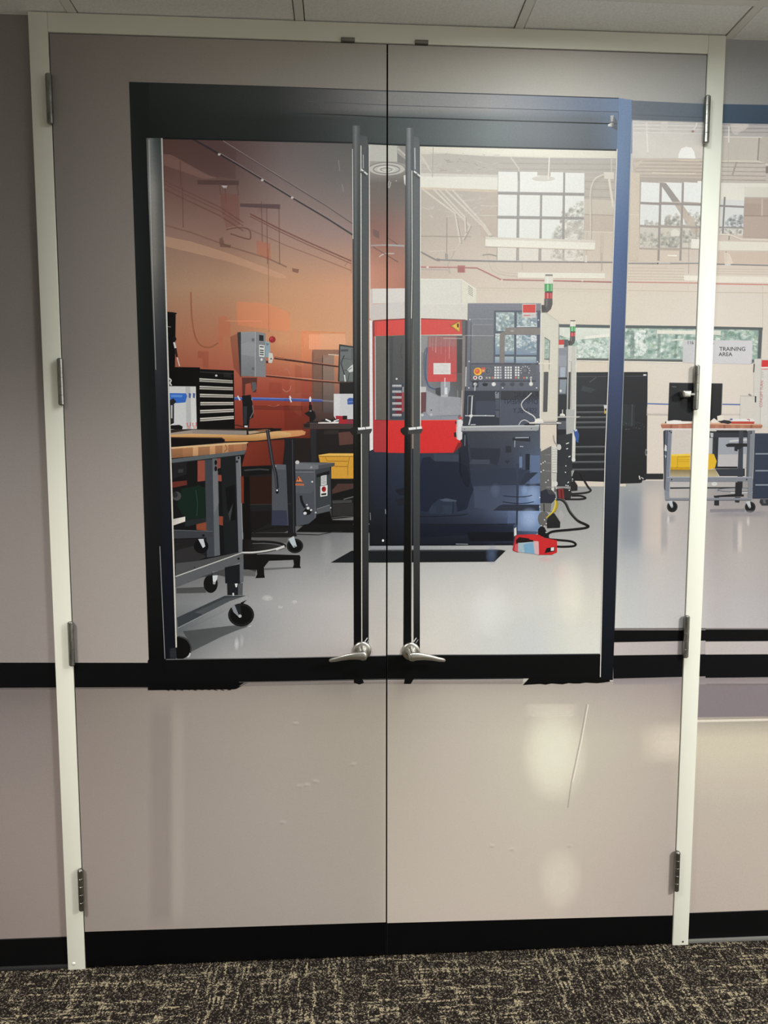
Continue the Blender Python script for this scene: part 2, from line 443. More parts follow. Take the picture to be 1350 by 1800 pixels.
# ------------------------------------------------------------------ the printed wall picture
# The doors and the walls beside them carry one flat printed picture.  It is drawn as thin
# layers of film lying on the faces of the leaves and walls, in the print's own coordinates.
L_DEG = 6
L_COEF = [
    (-0.0588, -0.0603, -0.1375),
    (0.3046, 0.2542, 0.2314),
    (-0.0260, -0.0310, -0.0293),
    (-1.0025, -0.9692, -0.9808),
    (0.1395, 0.1948, 0.2383),
    (1.5033, 1.5217, 1.5827),
    (-1.2157, -1.3261, -1.4369),
    (0.4099, 0.4353, 0.4557),
    (-1.5186, -1.5384, -1.5512),
    (1.5183, 1.5436, 1.5831),
    (0.9459, 0.8503, 0.7515),
    (-1.5003, -1.5048, -1.5105),
    (-0.0641, 0.0383, 0.1050),
    (0.2564, 0.2459, 0.2367),
    (0.3428, 0.3699, 0.3960),
    (-1.0071, -0.9850, -1.0131),
    (-0.1543, -0.1727, -0.1754),
    (1.3880, 1.3847, 1.4197),
    (-0.4057, -0.4261, -0.4437),
    (1.4338, 1.4717, 1.4712),
    (-0.6765, -0.6927, -0.7193),
    (-0.0660, -0.0314, 0.0443),
    (-0.3515, -0.3837, -0.3869),
    (0.1353, 0.1340, 0.1386),
    (-0.3884, -0.4144, -0.4304),
    (0.2591, 0.2683, 0.2823),
    (-0.6749, -0.6996, -0.7087),
    (0.2278, 0.2625, 0.2689),
]

def lum(px, py):
    """how strongly the room lamps light the print there (used to mix the inks)"""
    X = px / 675.0 - 1.0; Y = py / 900.0 - 1.0
    X = max(-1.0, min(1.0, X)); Y = max(-0.89, min(0.77, Y))
    s = [0.0, 0.0, 0.0]; k = 0
    for i in range(L_DEG + 1):
        for j in range(L_DEG + 1 - i):
            t = X ** i * Y ** j
            c = L_COEF[k]; k += 1
            s[0] += c[0] * t; s[1] += c[1] * t; s[2] += c[2] * t
    return [math.exp(v) for v in s]

def print_material(name, soft):
    m, n, l, b = material(name, (0.5, 0.5, 0.5), 0.42, 0, 0.12)
    at = n.new('ShaderNodeAttribute'); at.attribute_name = 'ink'
    t = noise_node(n, l, 520, 2, 0.6)
    t2 = noise_node(n, l, 3.5, 3, 0.55)
    mr = n.new('ShaderNodeMapRange'); mr.inputs['From Min'].default_value = 0.25; mr.inputs['From Max'].default_value = 0.75
    mr.inputs['To Min'].default_value = 0.88; mr.inputs['To Max'].default_value = 1.12
    l.new(t.outputs['Fac'], mr.inputs['Value'])
    mx = n.new('ShaderNodeMix'); mx.data_type = 'RGBA'; mx.blend_type = 'MULTIPLY'; mx.inputs['Factor'].default_value = 1.0
    l.new(at.outputs['Color'], mx.inputs['A']); l.new(mr.outputs['Result'], mx.inputs['B'])
    l.new(mx.outputs['Result'], b.inputs['Base Color'])
    bump(n, l, b, t2.outputs['Fac'], 0.06, 0.004)
    if soft:                              # thin ink: light crosses it twice, hence the root
        out = n['Material Output']
        a1 = n.new('ShaderNodeMath'); a1.operation = 'SUBTRACT'; a1.inputs[0].default_value = 1.0; l.new(at.outputs['Alpha'], a1.inputs[1])
        a2 = n.new('ShaderNodeMath'); a2.operation = 'SQRT'; l.new(a1.outputs[0], a2.inputs[0])
        a3 = n.new('ShaderNodeMath'); a3.operation = 'SUBTRACT'; a3.inputs[0].default_value = 1.0; l.new(a2.outputs[0], a3.inputs[1])
        a4 = n.new('ShaderNodeMath'); a4.operation = 'MAXIMUM'; a4.inputs[1].default_value = 0.0005; l.new(a3.outputs[0], a4.inputs[0])
        k = n.new('ShaderNodeMath'); k.operation = 'DIVIDE'; l.new(at.outputs['Alpha'], k.inputs[0]); l.new(a4.outputs[0], k.inputs[1])
        sc = n.new('ShaderNodeVectorMath'); sc.operation = 'SCALE'; l.new(mx.outputs['Result'], sc.inputs[0]); l.new(k.outputs[0], sc.inputs['Scale'])
        df = n.new('ShaderNodeBsdfDiffuse'); l.new(sc.outputs[0], df.inputs['Color'])
        tr = n.new('ShaderNodeBsdfTransparent')
        ms = n.new('ShaderNodeMixShader'); l.new(a3.outputs[0], ms.inputs[0]); l.new(tr.outputs[0], ms.inputs[1]); l.new(df.outputs[0], ms.inputs[2])
        l.new(ms.outputs[0], out.inputs['Surface'])
    return m
M_PRINT = print_material('printed_film', False)
M_PRINT_S = print_material('printed_film_sheer', True)

LX0, LXS0, LXS1, LX1 = -FW + JAMB + GAP, 0.0018 - 0.0022, 0.0018 + 0.0022, FW - JAMB - GAP
DZ0, DZ1 = 0.008, HEADZ - GAP
REGIONS = [('wall_left', wall_left, WALL_Y, -2.2, -FW + 0.001, 0.05, CEIL),
           ('door_1', LEAF['door_1'], DOOR_Y, LX0, LXS0, DZ0, DZ1),
           ('door_2', LEAF['door_2'], DOOR_Y, LXS1, LX1, DZ0, DZ1),
           ('wall_right', wall_right, WALL_Y, FW - 0.001, 2.6, 0.05, CEIL)]
FILM = 0.000017

def to_px(x, y, z):
    d = ROT.transposed() @ (Vector((x, y, z)) - CAM)
    return (675 + F_PX * d[0] / d[1], 900 - F_PX * d[2] / d[1])

class Item:
    def __init__(s, name, label):
        s.name, s.label = name, label
        s.parts = {}                      # region -> [verts, faces, inks, soft flags]
ITEMS = []
CUR = None
LAYERS = []                               # (x0, y0, x1, y1, layer)
def item(name, label=None):
    global CUR
    for it in ITEMS:
        if it.name == name and it.label == label:
            CUR = it; return
    CUR = Item(name, label); ITEMS.append(CUR)

VIEWS = {'_': (0, 0, 1), 'a': (220, 130, .35556), 'b': (680, 150, .31111), 'c': (1070, 170, .20741), 'd': (640, 480, .18886),
         'e': (800, 510, .14995), 'f': (930, 470, .14995), 'g': (930, 720, .14995), 'h': (640, 760, .23704),
         'i': (280, 530, .20741), 'j': (280, 760, .20741), 'k': (280, 960, .20741), 'l': (500, 570, .14815),
         'm': (480, 780, .16296), 'n': (1080, 560, .2), 'o': (1100, 720, .18519), 'p': (600, 200, .12223),
         'q': (950, 450, .2963), 'r': (1000, 800, .2593), 's': (640, 450, .3259), 't': (640, 800, .3407), 'u': (240, 800, .3259)}
vx, vy, vs = 0, 0, 1
def V(k):
    global vx, vy, vs
    vx, vy, vs = VIEWS[k]
def T(p): return (vx + p[0] * vs, vy + p[1] * vs)

def clip_half(pts, f):
    out = []
    for k in range(len(pts)):
        a, b = pts[k - 1], pts[k]
        fa, fb = f(a), f(b)
        if (fa >= 0) != (fb >= 0):
            t = fa / (fa - fb)
            out.append((a[0] + (b[0] - a[0]) * t, a[1] + (b[1] - a[1]) * t))
        if fb >= 0: out.append(b)
    return out
def clip_box(pts, x0, x1, y0, y1):
    for f in (lambda p: p[0] - x0, lambda p: x1 - p[0], lambda p: p[1] - y0, lambda p: y1 - p[1]):
        pts = clip_half(pts, f)
        if len(pts) < 3: return []
    return pts

def G(p0, c0, p1, c1):
    """linear blend of two inks between two points (view coordinates)"""
    a, b = T(p0), T(p1)
    dx, dy = b[0] - a[0], b[1] - a[1]
    dd = dx * dx + dy * dy
    def f(x, y):
        t = max(0.0, min(1.0, ((x - a[0]) * dx + (y - a[1]) * dy) / dd))
        return [c0[k] + (c1[k] - c0[k]) * t for k in range(3)]
    return f

def X(f):
    f.exact = True
    return f

def E(c):
    return X(lambda x, y: c)

def next_layer(bx):
    lay = 1
    for q in LAYERS:
        if q[0] < bx[2] and q[2] > bx[0] and q[1] < bx[3] and q[3] > bx[1] and q[4] >= lay: lay = q[4] + 1
    LAYERS.append((*bx, lay))
    return lay

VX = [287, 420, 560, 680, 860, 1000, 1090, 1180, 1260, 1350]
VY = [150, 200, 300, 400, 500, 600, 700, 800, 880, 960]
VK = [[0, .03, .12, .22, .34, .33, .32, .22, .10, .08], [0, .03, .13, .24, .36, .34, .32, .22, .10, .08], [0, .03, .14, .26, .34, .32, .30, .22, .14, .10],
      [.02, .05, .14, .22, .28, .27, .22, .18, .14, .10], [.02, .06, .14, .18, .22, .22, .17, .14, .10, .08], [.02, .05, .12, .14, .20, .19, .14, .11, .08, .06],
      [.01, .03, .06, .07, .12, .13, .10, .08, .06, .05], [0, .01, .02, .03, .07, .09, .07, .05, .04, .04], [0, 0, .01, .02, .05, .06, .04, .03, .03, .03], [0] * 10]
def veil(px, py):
    """milky haze and glare painted into the inks of part of the picture"""
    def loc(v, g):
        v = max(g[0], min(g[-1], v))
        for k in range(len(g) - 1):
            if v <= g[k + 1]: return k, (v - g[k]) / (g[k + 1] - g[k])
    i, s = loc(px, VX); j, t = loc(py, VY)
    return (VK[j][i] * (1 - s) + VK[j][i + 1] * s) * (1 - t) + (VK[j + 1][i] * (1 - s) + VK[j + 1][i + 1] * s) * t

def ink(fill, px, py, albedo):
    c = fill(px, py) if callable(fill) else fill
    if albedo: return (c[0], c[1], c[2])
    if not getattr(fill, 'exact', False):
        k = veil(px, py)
        c = [c[0] + (236 - c[0]) * k, c[1] + (236 - c[1]) * k, c[2] + (230 - c[2]) * k]  # glare put into the ink: colours pulled toward off-white
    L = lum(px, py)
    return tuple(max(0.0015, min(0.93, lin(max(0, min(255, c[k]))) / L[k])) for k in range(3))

def raw(pts, fill, a=1.0, cell=None, albedo=False, layer=None, afun=None):
    """polygon in photograph coordinates"""
    xs = [p[0] for p in pts]; ys = [p[1] for p in pts]
    if layer is None: layer = next_layer((min(xs), min(ys), max(xs), max(ys)))
    pieces = [pts]
    if cell:
        cx, cy = cell if isinstance(cell, tuple) else (cell, cell)
        pieces = []
        for i in range(int(math.floor(min(xs) / cx)), int(math.ceil(max(xs) / cx))):
            col = clip_half(clip_half(pts, lambda p: p[0] - i * cx), lambda p: (i + 1) * cx - p[0])
            if len(col) < 3: continue
            for j in range(int(math.floor(min(ys) / cy)), int(math.ceil(max(ys) / cy))):
                q = clip_half(clip_half(col, lambda p: p[1] - j * cy), lambda p: (j + 1) * cy - p[1])
                if len(q) >= 3: pieces.append(q)
    for rn, par, yy, x0, x1, z0, z1 in REGIONS:
        for pc in pieces:
            w = [on_plane(px, py, yy) for px, py in pc]
            w2 = clip_box([(v[0], v[2]) for v in w], x0, x1, z0, z1)
            if len(w2) < 3: continue
            clean = []
            for p in w2:
                if not clean or abs(p[0] - clean[-1][0]) + abs(p[1] - clean[-1][1]) > 1e-6: clean.append(p)
            if len(clean) > 2 and abs(clean[0][0] - clean[-1][0]) + abs(clean[0][1] - clean[-1][1]) < 1e-6: clean.pop()
            if len(clean) < 3: continue
            V_, F_, K_, S_ = CUR.parts.setdefault(rn, ([], [], [], []))
            y = yy - 0.0003 - layer * FILM
            tris = tessellate_polygon([[Vector((p[0], p[1], 0)) for p in clean]]) if len(clean) > 3 else [(0, 1, 2)]
            o = len(V_)
            for p in clean:
                V_.append((p[0], y, p[1]))
                px, py = to_px(p[0], yy, p[1])
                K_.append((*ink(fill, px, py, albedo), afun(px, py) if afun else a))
            for t in tris:
                A, B, C = (clean[i] for i in t)
                cr = (B[0] - A[0]) * (C[1] - A[1]) - (B[1] - A[1]) * (C[0] - A[0])
                if abs(cr) < 1e-12: continue
                F_.append(tuple(o + i for i in (t if cr > 0 else (t[0], t[2], t[1]))))
                S_.append(1 if (a < 1 or afun) else 0)
    return layer

def poly(pts, fill, a=1.0, cell=None, **k): return raw([T(p) for p in pts], fill, a, cell, **k)
def rect(x0, y0, x1, y1, fill, a=1.0, cell=None, **k): return poly([(x0, y0), (x1, y0), (x1, y1), (x0, y1)], fill, a, cell, **k)
def strip(pts, w):
    """outline of a stroke of width w (photograph pixels) along pts (photograph pixels)"""
    L_, R_ = [], []
    ws = w if isinstance(w, (list, tuple)) else [w] * len(pts)
    for k, p in enumerate(pts):
        a = pts[max(0, k - 1)]; b = pts[min(len(pts) - 1, k + 1)]
        dx, dy = b[0] - a[0], b[1] - a[1]
        d = math.hypot(dx, dy) or 1.0
        nx, ny = -dy / d * ws[k] / 2, dx / d * ws[k] / 2
        L_.append((p[0] + nx, p[1] + ny)); R_.append((p[0] - nx, p[1] - ny))
    return L_, R_
def line(pts, w, fill, a=1.0):
    P = [T(p) for p in pts]
    L_, R_ = strip(P, w)
    xs = [p[0] for p in L_ + R_]; ys = [p[1] for p in L_ + R_]
    lay = next_layer((min(xs), min(ys), max(xs), max(ys)))
    for k in range(len(P) - 1): raw([L_[k], L_[k + 1], R_[k + 1], R_[k]], fill, a, layer=lay)
def curve(pts, w, fill, a=1.0, n=8):
    out = []
    for k in range(len(pts) - 1):
        p0, p1, p2, p3 = pts[max(0, k - 1)], pts[k], pts[k + 1], pts[min(len(pts) - 1, k + 2)]
        for j in range(n):
            t = j / n
            out.append(tuple(0.5 * (2 * p1[c] + (p2[c] - p0[c]) * t + (2 * p0[c] - 5 * p1[c] + 4 * p2[c] - p3[c]) * t * t + (3 * p1[c] - p0[c] - 3 * p2[c] + p3[c]) * t ** 3) for c in (0, 1)))
    out.append(pts[-1])
    line(out, w, fill, a)
def ell(cx, cy, rx, ry, fill, a=1.0, n=24, a0=0, a1=360):
    pts = [(cx + rx * math.cos(math.radians(a0 + (a1 - a0) * k / n)), cy + ry * math.sin(math.radians(a0 + (a1 - a0) * k / n))) for k in range(n if a1 - a0 == 360 else n + 1)]
    return poly(pts, fill, a)
def ring(cx, cy, rx, ry, w, fill, a0=0, a1=360, a=1.0, n=28):
    line([(cx + rx * math.cos(math.radians(a0 + (a1 - a0) * k / n)), cy + ry * math.sin(math.radians(a0 + (a1 - a0) * k / n))) for k in range(n + 1)], w, fill, a)
def glow(cx, cy, rx, ry, col, a, n=24, rings=8):
    """soft spot that fades out to its rim"""
    x, y = T((cx, cy)); rx *= vs; ry *= vs
    lay = next_layer((x - rx, y - ry, x + rx, y + ry))
    fa = lambda px, py: a * max(0.0, 1 - ((px - x) / rx) ** 2 - ((py - y) / ry) ** 2) ** 1.3 if True else 0
    for q in range(rings):
        r0, r1 = q / rings, (q + 1) / rings
        for k in range(n):
            t0, t1 = 2 * math.pi * k / n, 2 * math.pi * (k + 1) / n
            pt = lambda r_, t_: (x + rx * r_ * math.cos(t_), y + ry * r_ * math.sin(t_))
            pts = [pt(r0, t0), pt(r1, t0), pt(r1, t1), pt(r0, t1)] if q else [(x, y), pt(r1, t0), pt(r1, t1)]
            raw(pts, col, a, layer=lay, afun=lambda px, py: max(0.0, fa(px, py)))
def band(x0, y0, x1, y1, col, a, ex, ey, cell=8):
    """rectangle of thin ink whose edges fade out over ex, ey"""
    (X0, Y0), (X1, Y1) = T((x0, y0)), T((x1, y1)); ex *= vs; ey *= vs
    sm = lambda t: max(0.0, min(1.0, t))
    raw([(X0, Y0), (X1, Y0), (X1, Y1), (X0, Y1)], col, a, cell=(min(cell, ex / 2 + 2), max(cell, ey / 2)), afun=lambda px, py: a * sm(min(px - X0, X1 - px) / ex) * sm(min(py - Y0, Y1 - py) / ey))
def foliage(x0, y0, x1, y1, n, cols, r0, r1, seed, inside=None, a=0.8):
    """soft out-of-focus leaf clusters"""
    rg = random.Random(seed)
    (X0, Y0), (X1, Y1) = T((x0, y0)), T((x1, y1))
    lay = next_layer((X0, Y0, X1, Y1))
    for k in range(n):
        cx, cy = rg.uniform(x0, x1), rg.uniform(y0, y1)
        if inside and not inside(cx, cy): continue
        r = rg.uniform(r0, r1) * vs; x, y = T((cx, cy)); c = rg.choice(cols); m_ = 7
        qs = []
        for q in range(m_):
            t_ = 6.283 * q / m_ + k; rr = r * rg.uniform(0.6, 1.1)
            qs.append((min(max(x + rr * math.cos(t_), X0), X1), min(max(y + rr * 0.85 * math.sin(t_), Y0), Y1)))
        for q in range(m_):
            raw([(x, y), qs[q], qs[(q + 1) % m_]], c, a, layer=lay + k % 14, afun=lambda px, py: a * max(0.0, 1 - math.hypot(px - x, py - y) / (r * 1.15)))
    LAYERS.append((X0, Y0, X1, Y1, lay + 14))
def table(xs, ys, rows, exact=False):
    """blend between inks sampled on a grid (photograph pixels)"""
    def f(x, y):
        def loc(v, g):
            v = max(g[0], min(g[-1], v))
            for k in range(len(g) - 1):
                if v <= g[k + 1]: return k, (v - g[k]) / (g[k + 1] - g[k])
            return len(g) - 2, 1.0
        i, s = loc(x, xs); j, t = loc(y, ys)
        A, B, C, D = rows[j][i], rows[j][i + 1], rows[j + 1][i], rows[j + 1][i + 1]
        return [A[k] * (1 - s) * (1 - t) + B[k] * s * (1 - t) + C[k] * (1 - s) * t + D[k] * s * t for k in range(3)]
    f.exact = exact
    return f
def text(body, x, y, h, fill, a=1.0, ex=(1, 0), ey=(0, -1), sx=1.0, bold=0.0):
    """lettering: baseline origin (view), cap height h (view), ex/ey directions"""
    cu = bpy.data.curves.new('lettering', 'FONT'); cu.body = body; cu.size = 1.0; cu.resolution_u = 3; cu.offset = bold
    ob = bpy.data.objects.new('lettering', cu); COL.objects.link(ob)
    dg = bpy.context.evaluated_depsgraph_get()
    me = ob.evaluated_get(dg).to_mesh()
    k = h / 0.69
    pts = [T((x + (v.co.x * sx * ex[0] + v.co.y * ey[0]) * k, y + (v.co.x * sx * ex[1] + v.co.y * ey[1]) * k)) for v in me.vertices]
    fs = [tuple(p.vertices) for p in me.polygons]
    ob.evaluated_get(dg).to_mesh_clear()
    bpy.data.objects.remove(ob); bpy.data.curves.remove(cu)
    xs = [p[0] for p in pts]; ys = [p[1] for p in pts]
    lay = next_layer((min(xs), min(ys), max(xs), max(ys)))
    for f_ in fs: raw([pts[i] for i in f_], fill, a, layer=lay)
def scatter(x0, y0, x1, y1, n, cols, r0, r1, seed, inside=None, a=1.0):
    """leaf-like flecks"""
    rg = random.Random(seed)
    lay = next_layer((*T((x0, y0)), *T((x1, y1))))
    for k in range(n):
        cx, cy = rg.uniform(x0, x1), rg.uniform(y0, y1)
        if inside and not inside(cx, cy): continue
        r = rg.uniform(r0, r1); ph = rg.uniform(0, 6.28); m_ = rg.choice((4, 5, 6))
        c = rg.choice(cols)
        pts = [(cx + r * rg.uniform(0.55, 1.1) * math.cos(ph + 6.283 * q / m_), cy + r * rg.uniform(0.45, 0.95) * math.sin(ph + 6.283 * q / m_)) for q in range(m_)]
        pts = [(min(max(p[0], x0), x1), min(max(p[1], y0), y1)) for p in pts]
        raw([T(p) for p in pts], c, a, layer=lay + (k % 6))
    LAYERS.append((*T((x0, y0)), *T((x1, y1)), lay + 6))

def build_print():
    bases = {}
    first = ITEMS[0]
    for rn, par, *_ in REGIONS:
        for it in ITEMS:
            if rn not in it.parts: continue
            V_, F_, K_, S_ = it.parts[rn]
            if not F_: continue
            me = bpy.data.meshes.new(it.name)
            me.from_pydata(V_, [], F_)
            at = me.color_attributes.new('ink', 'FLOAT_COLOR', 'POINT')
            for k, c in enumerate(K_): at.data[k].color = c
            me.materials.append(M_PRINT); me.materials.append(M_PRINT_S)
            for k, s_ in enumerate(S_): me.polygons[k].material_index = s_
            o = bpy.data.objects.new(it.name, me)
            COL.objects.link(o)
            o.parent = par if it is first else bases[rn]
            if it.label: o['label'] = it.label
            if it is first: bases[rn] = o

# ---- ground of the print: pale wall above, polished floor below (ink given as reflectance)
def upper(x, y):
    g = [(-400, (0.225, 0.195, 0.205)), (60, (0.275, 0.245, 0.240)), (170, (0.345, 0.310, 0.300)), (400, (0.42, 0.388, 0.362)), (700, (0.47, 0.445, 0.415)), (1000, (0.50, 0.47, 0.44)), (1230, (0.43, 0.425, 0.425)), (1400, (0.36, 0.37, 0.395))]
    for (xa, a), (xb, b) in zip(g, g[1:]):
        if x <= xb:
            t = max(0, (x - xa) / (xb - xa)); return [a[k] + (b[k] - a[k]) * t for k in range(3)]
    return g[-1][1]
item('mural_print', 'printed picture film with a pale beige wall')
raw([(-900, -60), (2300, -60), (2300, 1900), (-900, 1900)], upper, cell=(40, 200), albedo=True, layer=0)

V('_')
item('printed_corridor_floor', 'printed pale polished floor below the black bands')
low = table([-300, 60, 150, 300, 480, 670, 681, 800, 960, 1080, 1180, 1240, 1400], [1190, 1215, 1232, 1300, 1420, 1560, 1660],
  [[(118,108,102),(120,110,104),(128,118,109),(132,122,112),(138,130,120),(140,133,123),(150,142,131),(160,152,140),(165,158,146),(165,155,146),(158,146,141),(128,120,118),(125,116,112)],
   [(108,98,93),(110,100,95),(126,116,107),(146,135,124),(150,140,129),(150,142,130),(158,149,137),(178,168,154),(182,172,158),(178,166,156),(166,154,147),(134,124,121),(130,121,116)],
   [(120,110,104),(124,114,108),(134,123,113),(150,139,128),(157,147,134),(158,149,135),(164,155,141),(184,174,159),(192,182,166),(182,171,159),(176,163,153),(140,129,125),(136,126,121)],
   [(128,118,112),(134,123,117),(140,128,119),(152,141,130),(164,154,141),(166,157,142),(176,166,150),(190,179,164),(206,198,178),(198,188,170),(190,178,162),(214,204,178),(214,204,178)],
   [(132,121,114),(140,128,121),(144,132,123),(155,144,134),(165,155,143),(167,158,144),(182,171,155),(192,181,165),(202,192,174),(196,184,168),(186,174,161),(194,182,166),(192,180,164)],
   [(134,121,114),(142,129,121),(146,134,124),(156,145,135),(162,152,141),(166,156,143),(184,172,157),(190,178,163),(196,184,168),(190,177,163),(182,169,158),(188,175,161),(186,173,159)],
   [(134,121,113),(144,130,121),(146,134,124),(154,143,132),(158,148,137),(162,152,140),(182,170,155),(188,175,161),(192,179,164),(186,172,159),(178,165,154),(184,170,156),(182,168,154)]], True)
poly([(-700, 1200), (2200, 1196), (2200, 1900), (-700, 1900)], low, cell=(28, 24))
# faint reflections in the floor print, then film crease and bumps shaded in ink
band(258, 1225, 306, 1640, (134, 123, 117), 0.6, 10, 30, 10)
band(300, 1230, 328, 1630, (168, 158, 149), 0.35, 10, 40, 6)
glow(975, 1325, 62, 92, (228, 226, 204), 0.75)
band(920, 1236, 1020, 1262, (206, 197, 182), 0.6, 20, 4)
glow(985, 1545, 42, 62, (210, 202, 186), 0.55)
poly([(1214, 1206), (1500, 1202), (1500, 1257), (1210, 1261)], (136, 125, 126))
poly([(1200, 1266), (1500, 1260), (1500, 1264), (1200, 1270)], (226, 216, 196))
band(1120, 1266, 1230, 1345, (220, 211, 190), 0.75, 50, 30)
line([(1031, 1238), (1020, 1300), (1004, 1375), (998, 1420)], 2.0, (168, 158, 146), 0.9)  # crease in the film, its shaded side painted as a line
line([(1034, 1238), (1023, 1300), (1007, 1375)], 1.6, (232, 226, 208), 0.9)  # highlight along the crease, painted in ink
for bx, by in ((540, 1378), (556, 1372), (528, 1380), (622, 1342), (498, 1444), (866, 1485), (901, 1491), (1003, 1485), (520, 1270)):  # bumps in the film: lit top and shaded underside painted as spots
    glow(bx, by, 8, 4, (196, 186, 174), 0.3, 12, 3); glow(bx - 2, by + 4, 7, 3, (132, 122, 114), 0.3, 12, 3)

# ---- the dark aluminium shopfront
item('printed_black_band', 'printed black skirting bands')
K0 = (10, 10, 11)
poly([(-700, 1164), (262, 1165), (263, 1208), (-700, 1212)], K0)
line([(-700, 1212), (120, 1210.5), (262, 1209)], 2, (92, 86, 84), 0.8)
poly([(128, 1638.5), (679.5, 1621), (679.5, 1900), (128, 1900)], (6, 6, 7))
poly([(679.5, 1622.5), (1200, 1608.5), (1200, 1900), (679.5, 1900)], (8, 8, 9))
item('printed_sidelight_sill', 'printed black sill bars of the side window')
poly([(1078, 1099), (1250, 1101), (1250, 1195), (1076, 1195)], (176, 166, 160))
poly([(1240, 1097), (1700, 1097), (1700, 1190), (1240, 1190)], (160, 150, 148))
for x0, x1, dy in ((1078, 1240, 0), (1240, 1700, -1.5)):
    poly([(x0, 1100 + dy), (x1, 1101 + dy), (x1, 1105 + dy), (x0, 1104 + dy)], (38, 36, 36))
    poly([(x0, 1104 + dy), (x1, 1105 + dy), (x1, 1108 + dy), (x0, 1108 + dy)], (128, 122, 118))
    poly([(x0, 1108 + dy), (x1, 1108 + dy), (x1, 1126 + dy), (x0, 1129 + dy)], K0)
    poly([(x0, 1130 + dy), (x1, 1127 + dy), (x1, 1149 + dy), (x0, 1152 + dy)], G((x0, 1140), (196, 186, 180), (x1, 1140), (178, 168, 166)))
    poly([(x0, 1152 + dy), (x1, 1150 + dy), (x1, 1189 + dy), (x0, 1193 + dy)], (11, 12, 15))
    poly([(x0, 1193 + dy), (x1, 1190 + dy), (x1, 1203 + dy), (x0, 1203 + dy)], G((x0, 1190), (140, 130, 128), (x0, 1203), (158, 148, 145)))

# ---- what shows behind the glass of the left leaf: an orange wall under reflections
item('printed_orange_wall', 'printed orange workshop wall behind glass')
ow = table([285, 400, 500, 620, 700], [240, 305, 405, 505, 605, 675, 720, 790],
  [[(78,56,50),(78,60,57),(100,91,89),(100,99,96),(110,106,102)],
   [(88,65,58),(90,70,66),(115,104,101),(107,107,104),(122,115,111)],
   [(125,100,89),(126,98,87),(150,126,116),(150,130,124),(158,128,118)],
   [(150,120,96),(165,130,103),(190,145,112),(206,154,122),(196,146,124)],
   [(156,101,76),(166,106,78),(203,146,106),(205,158,122),(190,110,84)],
   [(138,71,55),(160,82,66),(160,79,61),(150,77,63),(120,64,54)],
   [(124,56,42),(136,60,46),(138,58,44),(120,60,50),(90,50,44)],
   [(100,38,28),(112,44,32),(104,40,30),(64,36,32),(44,32,30)]], True)
poly([(283, 240), (722, 250), (722, 800), (283, 800)], ow, cell=(26, 24))
item('printed_workshop_floor', 'printed grey polished workshop floor')
V('_')
fl = table([285, 330, 400, 500, 600, 680, 760, 850, 940, 1010, 1060, 1095, 1120, 1150, 1200, 1260, 1300, 1400], [840, 880, 930, 970, 1010, 1060, 1110, 1160],
  [[(41,39,38),(41,39,38),(45,43,42),(62,62,62),(88,89,89),(123,123,123),(123,123,123),(133,133,133),(143,143,143),(145,146,143),(149,150,147),(164,164,160),(166,166,162),(174,169,164),(174,170,166),(149,145,143),(147,143,142),(147,143,141)],
   [(52,50,49),(52,50,49),(56,54,53),(70,70,70),(96,97,97),(133,133,131),(133,133,133),(143,143,143),(153,153,151),(153,154,151),(159,160,156),(154,157,158),(154,157,159),(190,180,171),(180,174,168),(159,153,151),(159,153,149),(157,151,149)],
   [(67,65,64),(67,65,64),(69,67,66),(92,92,92),(112,113,113),(153,153,149),(153,153,153),(163,163,161),(169,167,163),(169,169,164),(173,172,166),(154,158,161),(150,154,158),(198,187,177),(184,177,172),(169,160,156),(175,167,161),(169,162,158)],
   [(86,85,84),(92,91,90),(98,97,96),(124,124,123),(136,137,135),(169,169,164),(173,173,169),(181,179,174),(187,184,177),(183,181,175),(183,181,173),(174,176,176),(172,174,175),(200,190,181),(186,180,175),(177,168,164),(185,177,170),(177,170,166)],
   [(108,107,106),(112,111,110),(120,119,118),(148,148,146),(160,158,155),(182,180,174),(192,190,184),(200,198,191),(202,199,191),(206,202,192),(204,200,190),(190,191,188),(190,190,188),(200,194,187),(192,187,182),(183,175,171),(187,179,174),(181,174,171)],
   [(116,117,117),(122,123,123),(142,142,141),(166,164,161),(184,179,174),(186,182,174),(206,203,194),(212,209,200),(212,210,202),(220,216,201),(216,213,198),(198,198,194),(198,198,194),(200,196,191),(196,192,188),(189,182,179),(190,185,183),(185,180,178)],
   [(90,92,92),(102,104,104),(134,136,136),(168,165,161),(186,180,174),(190,184,175),(212,207,196),(210,209,201),(206,208,203),(222,220,205),(220,218,204),(204,204,200),(202,202,198),(204,201,196),(200,196,192),(193,187,184),(195,191,188),(191,186,184)],
   [(96,98,98),(126,127,126),(164,162,158),(166,161,156),(180,172,165),(194,186,177),(214,205,193),(208,207,199),(206,207,202),(220,220,206),(220,220,207),(206,206,202),(204,204,200),(204,202,198),(202,198,194),(195,189,187),(197,193,191),(193,189,187)]], True)
poly([(285, 770), (722, 770), (722, 940), (285, 940)], G((285, 770), (34, 28, 26), (285, 940), (30, 29, 29)))
poly([(285, 936), (500, 936), (520, 925), (722, 918), (722, 1160), (285, 1165)], fl, cell=(24, 20))
poly([(700, 850), (1082, 845), (1066, 1160), (700, 1160)], fl, cell=(24, 20))
poly([(1075, 842), (1700, 836), (1700, 1104), (1075, 1104)], fl, cell=(20, 20))
for x_, y_, rx_, ry_ in ((470, 1051, 12, 6), (518, 1058, 6, 4), (493, 1067, 6, 3)): glow(x_, y_, rx_, ry_, (196, 192, 184), 0.6, 12, 2)
glow(575, 975, 12, 40, (150, 150, 148), 0.5); glow(416, 1132, 5, 14, (196, 196, 192), 0.7, 12, 2); glow(425, 1126, 4, 14, (180, 180, 176), 0.5, 12, 2)
V('a')
item('printed_ceiling_pipes', 'printed pipes and reflected beams on the orange wall')
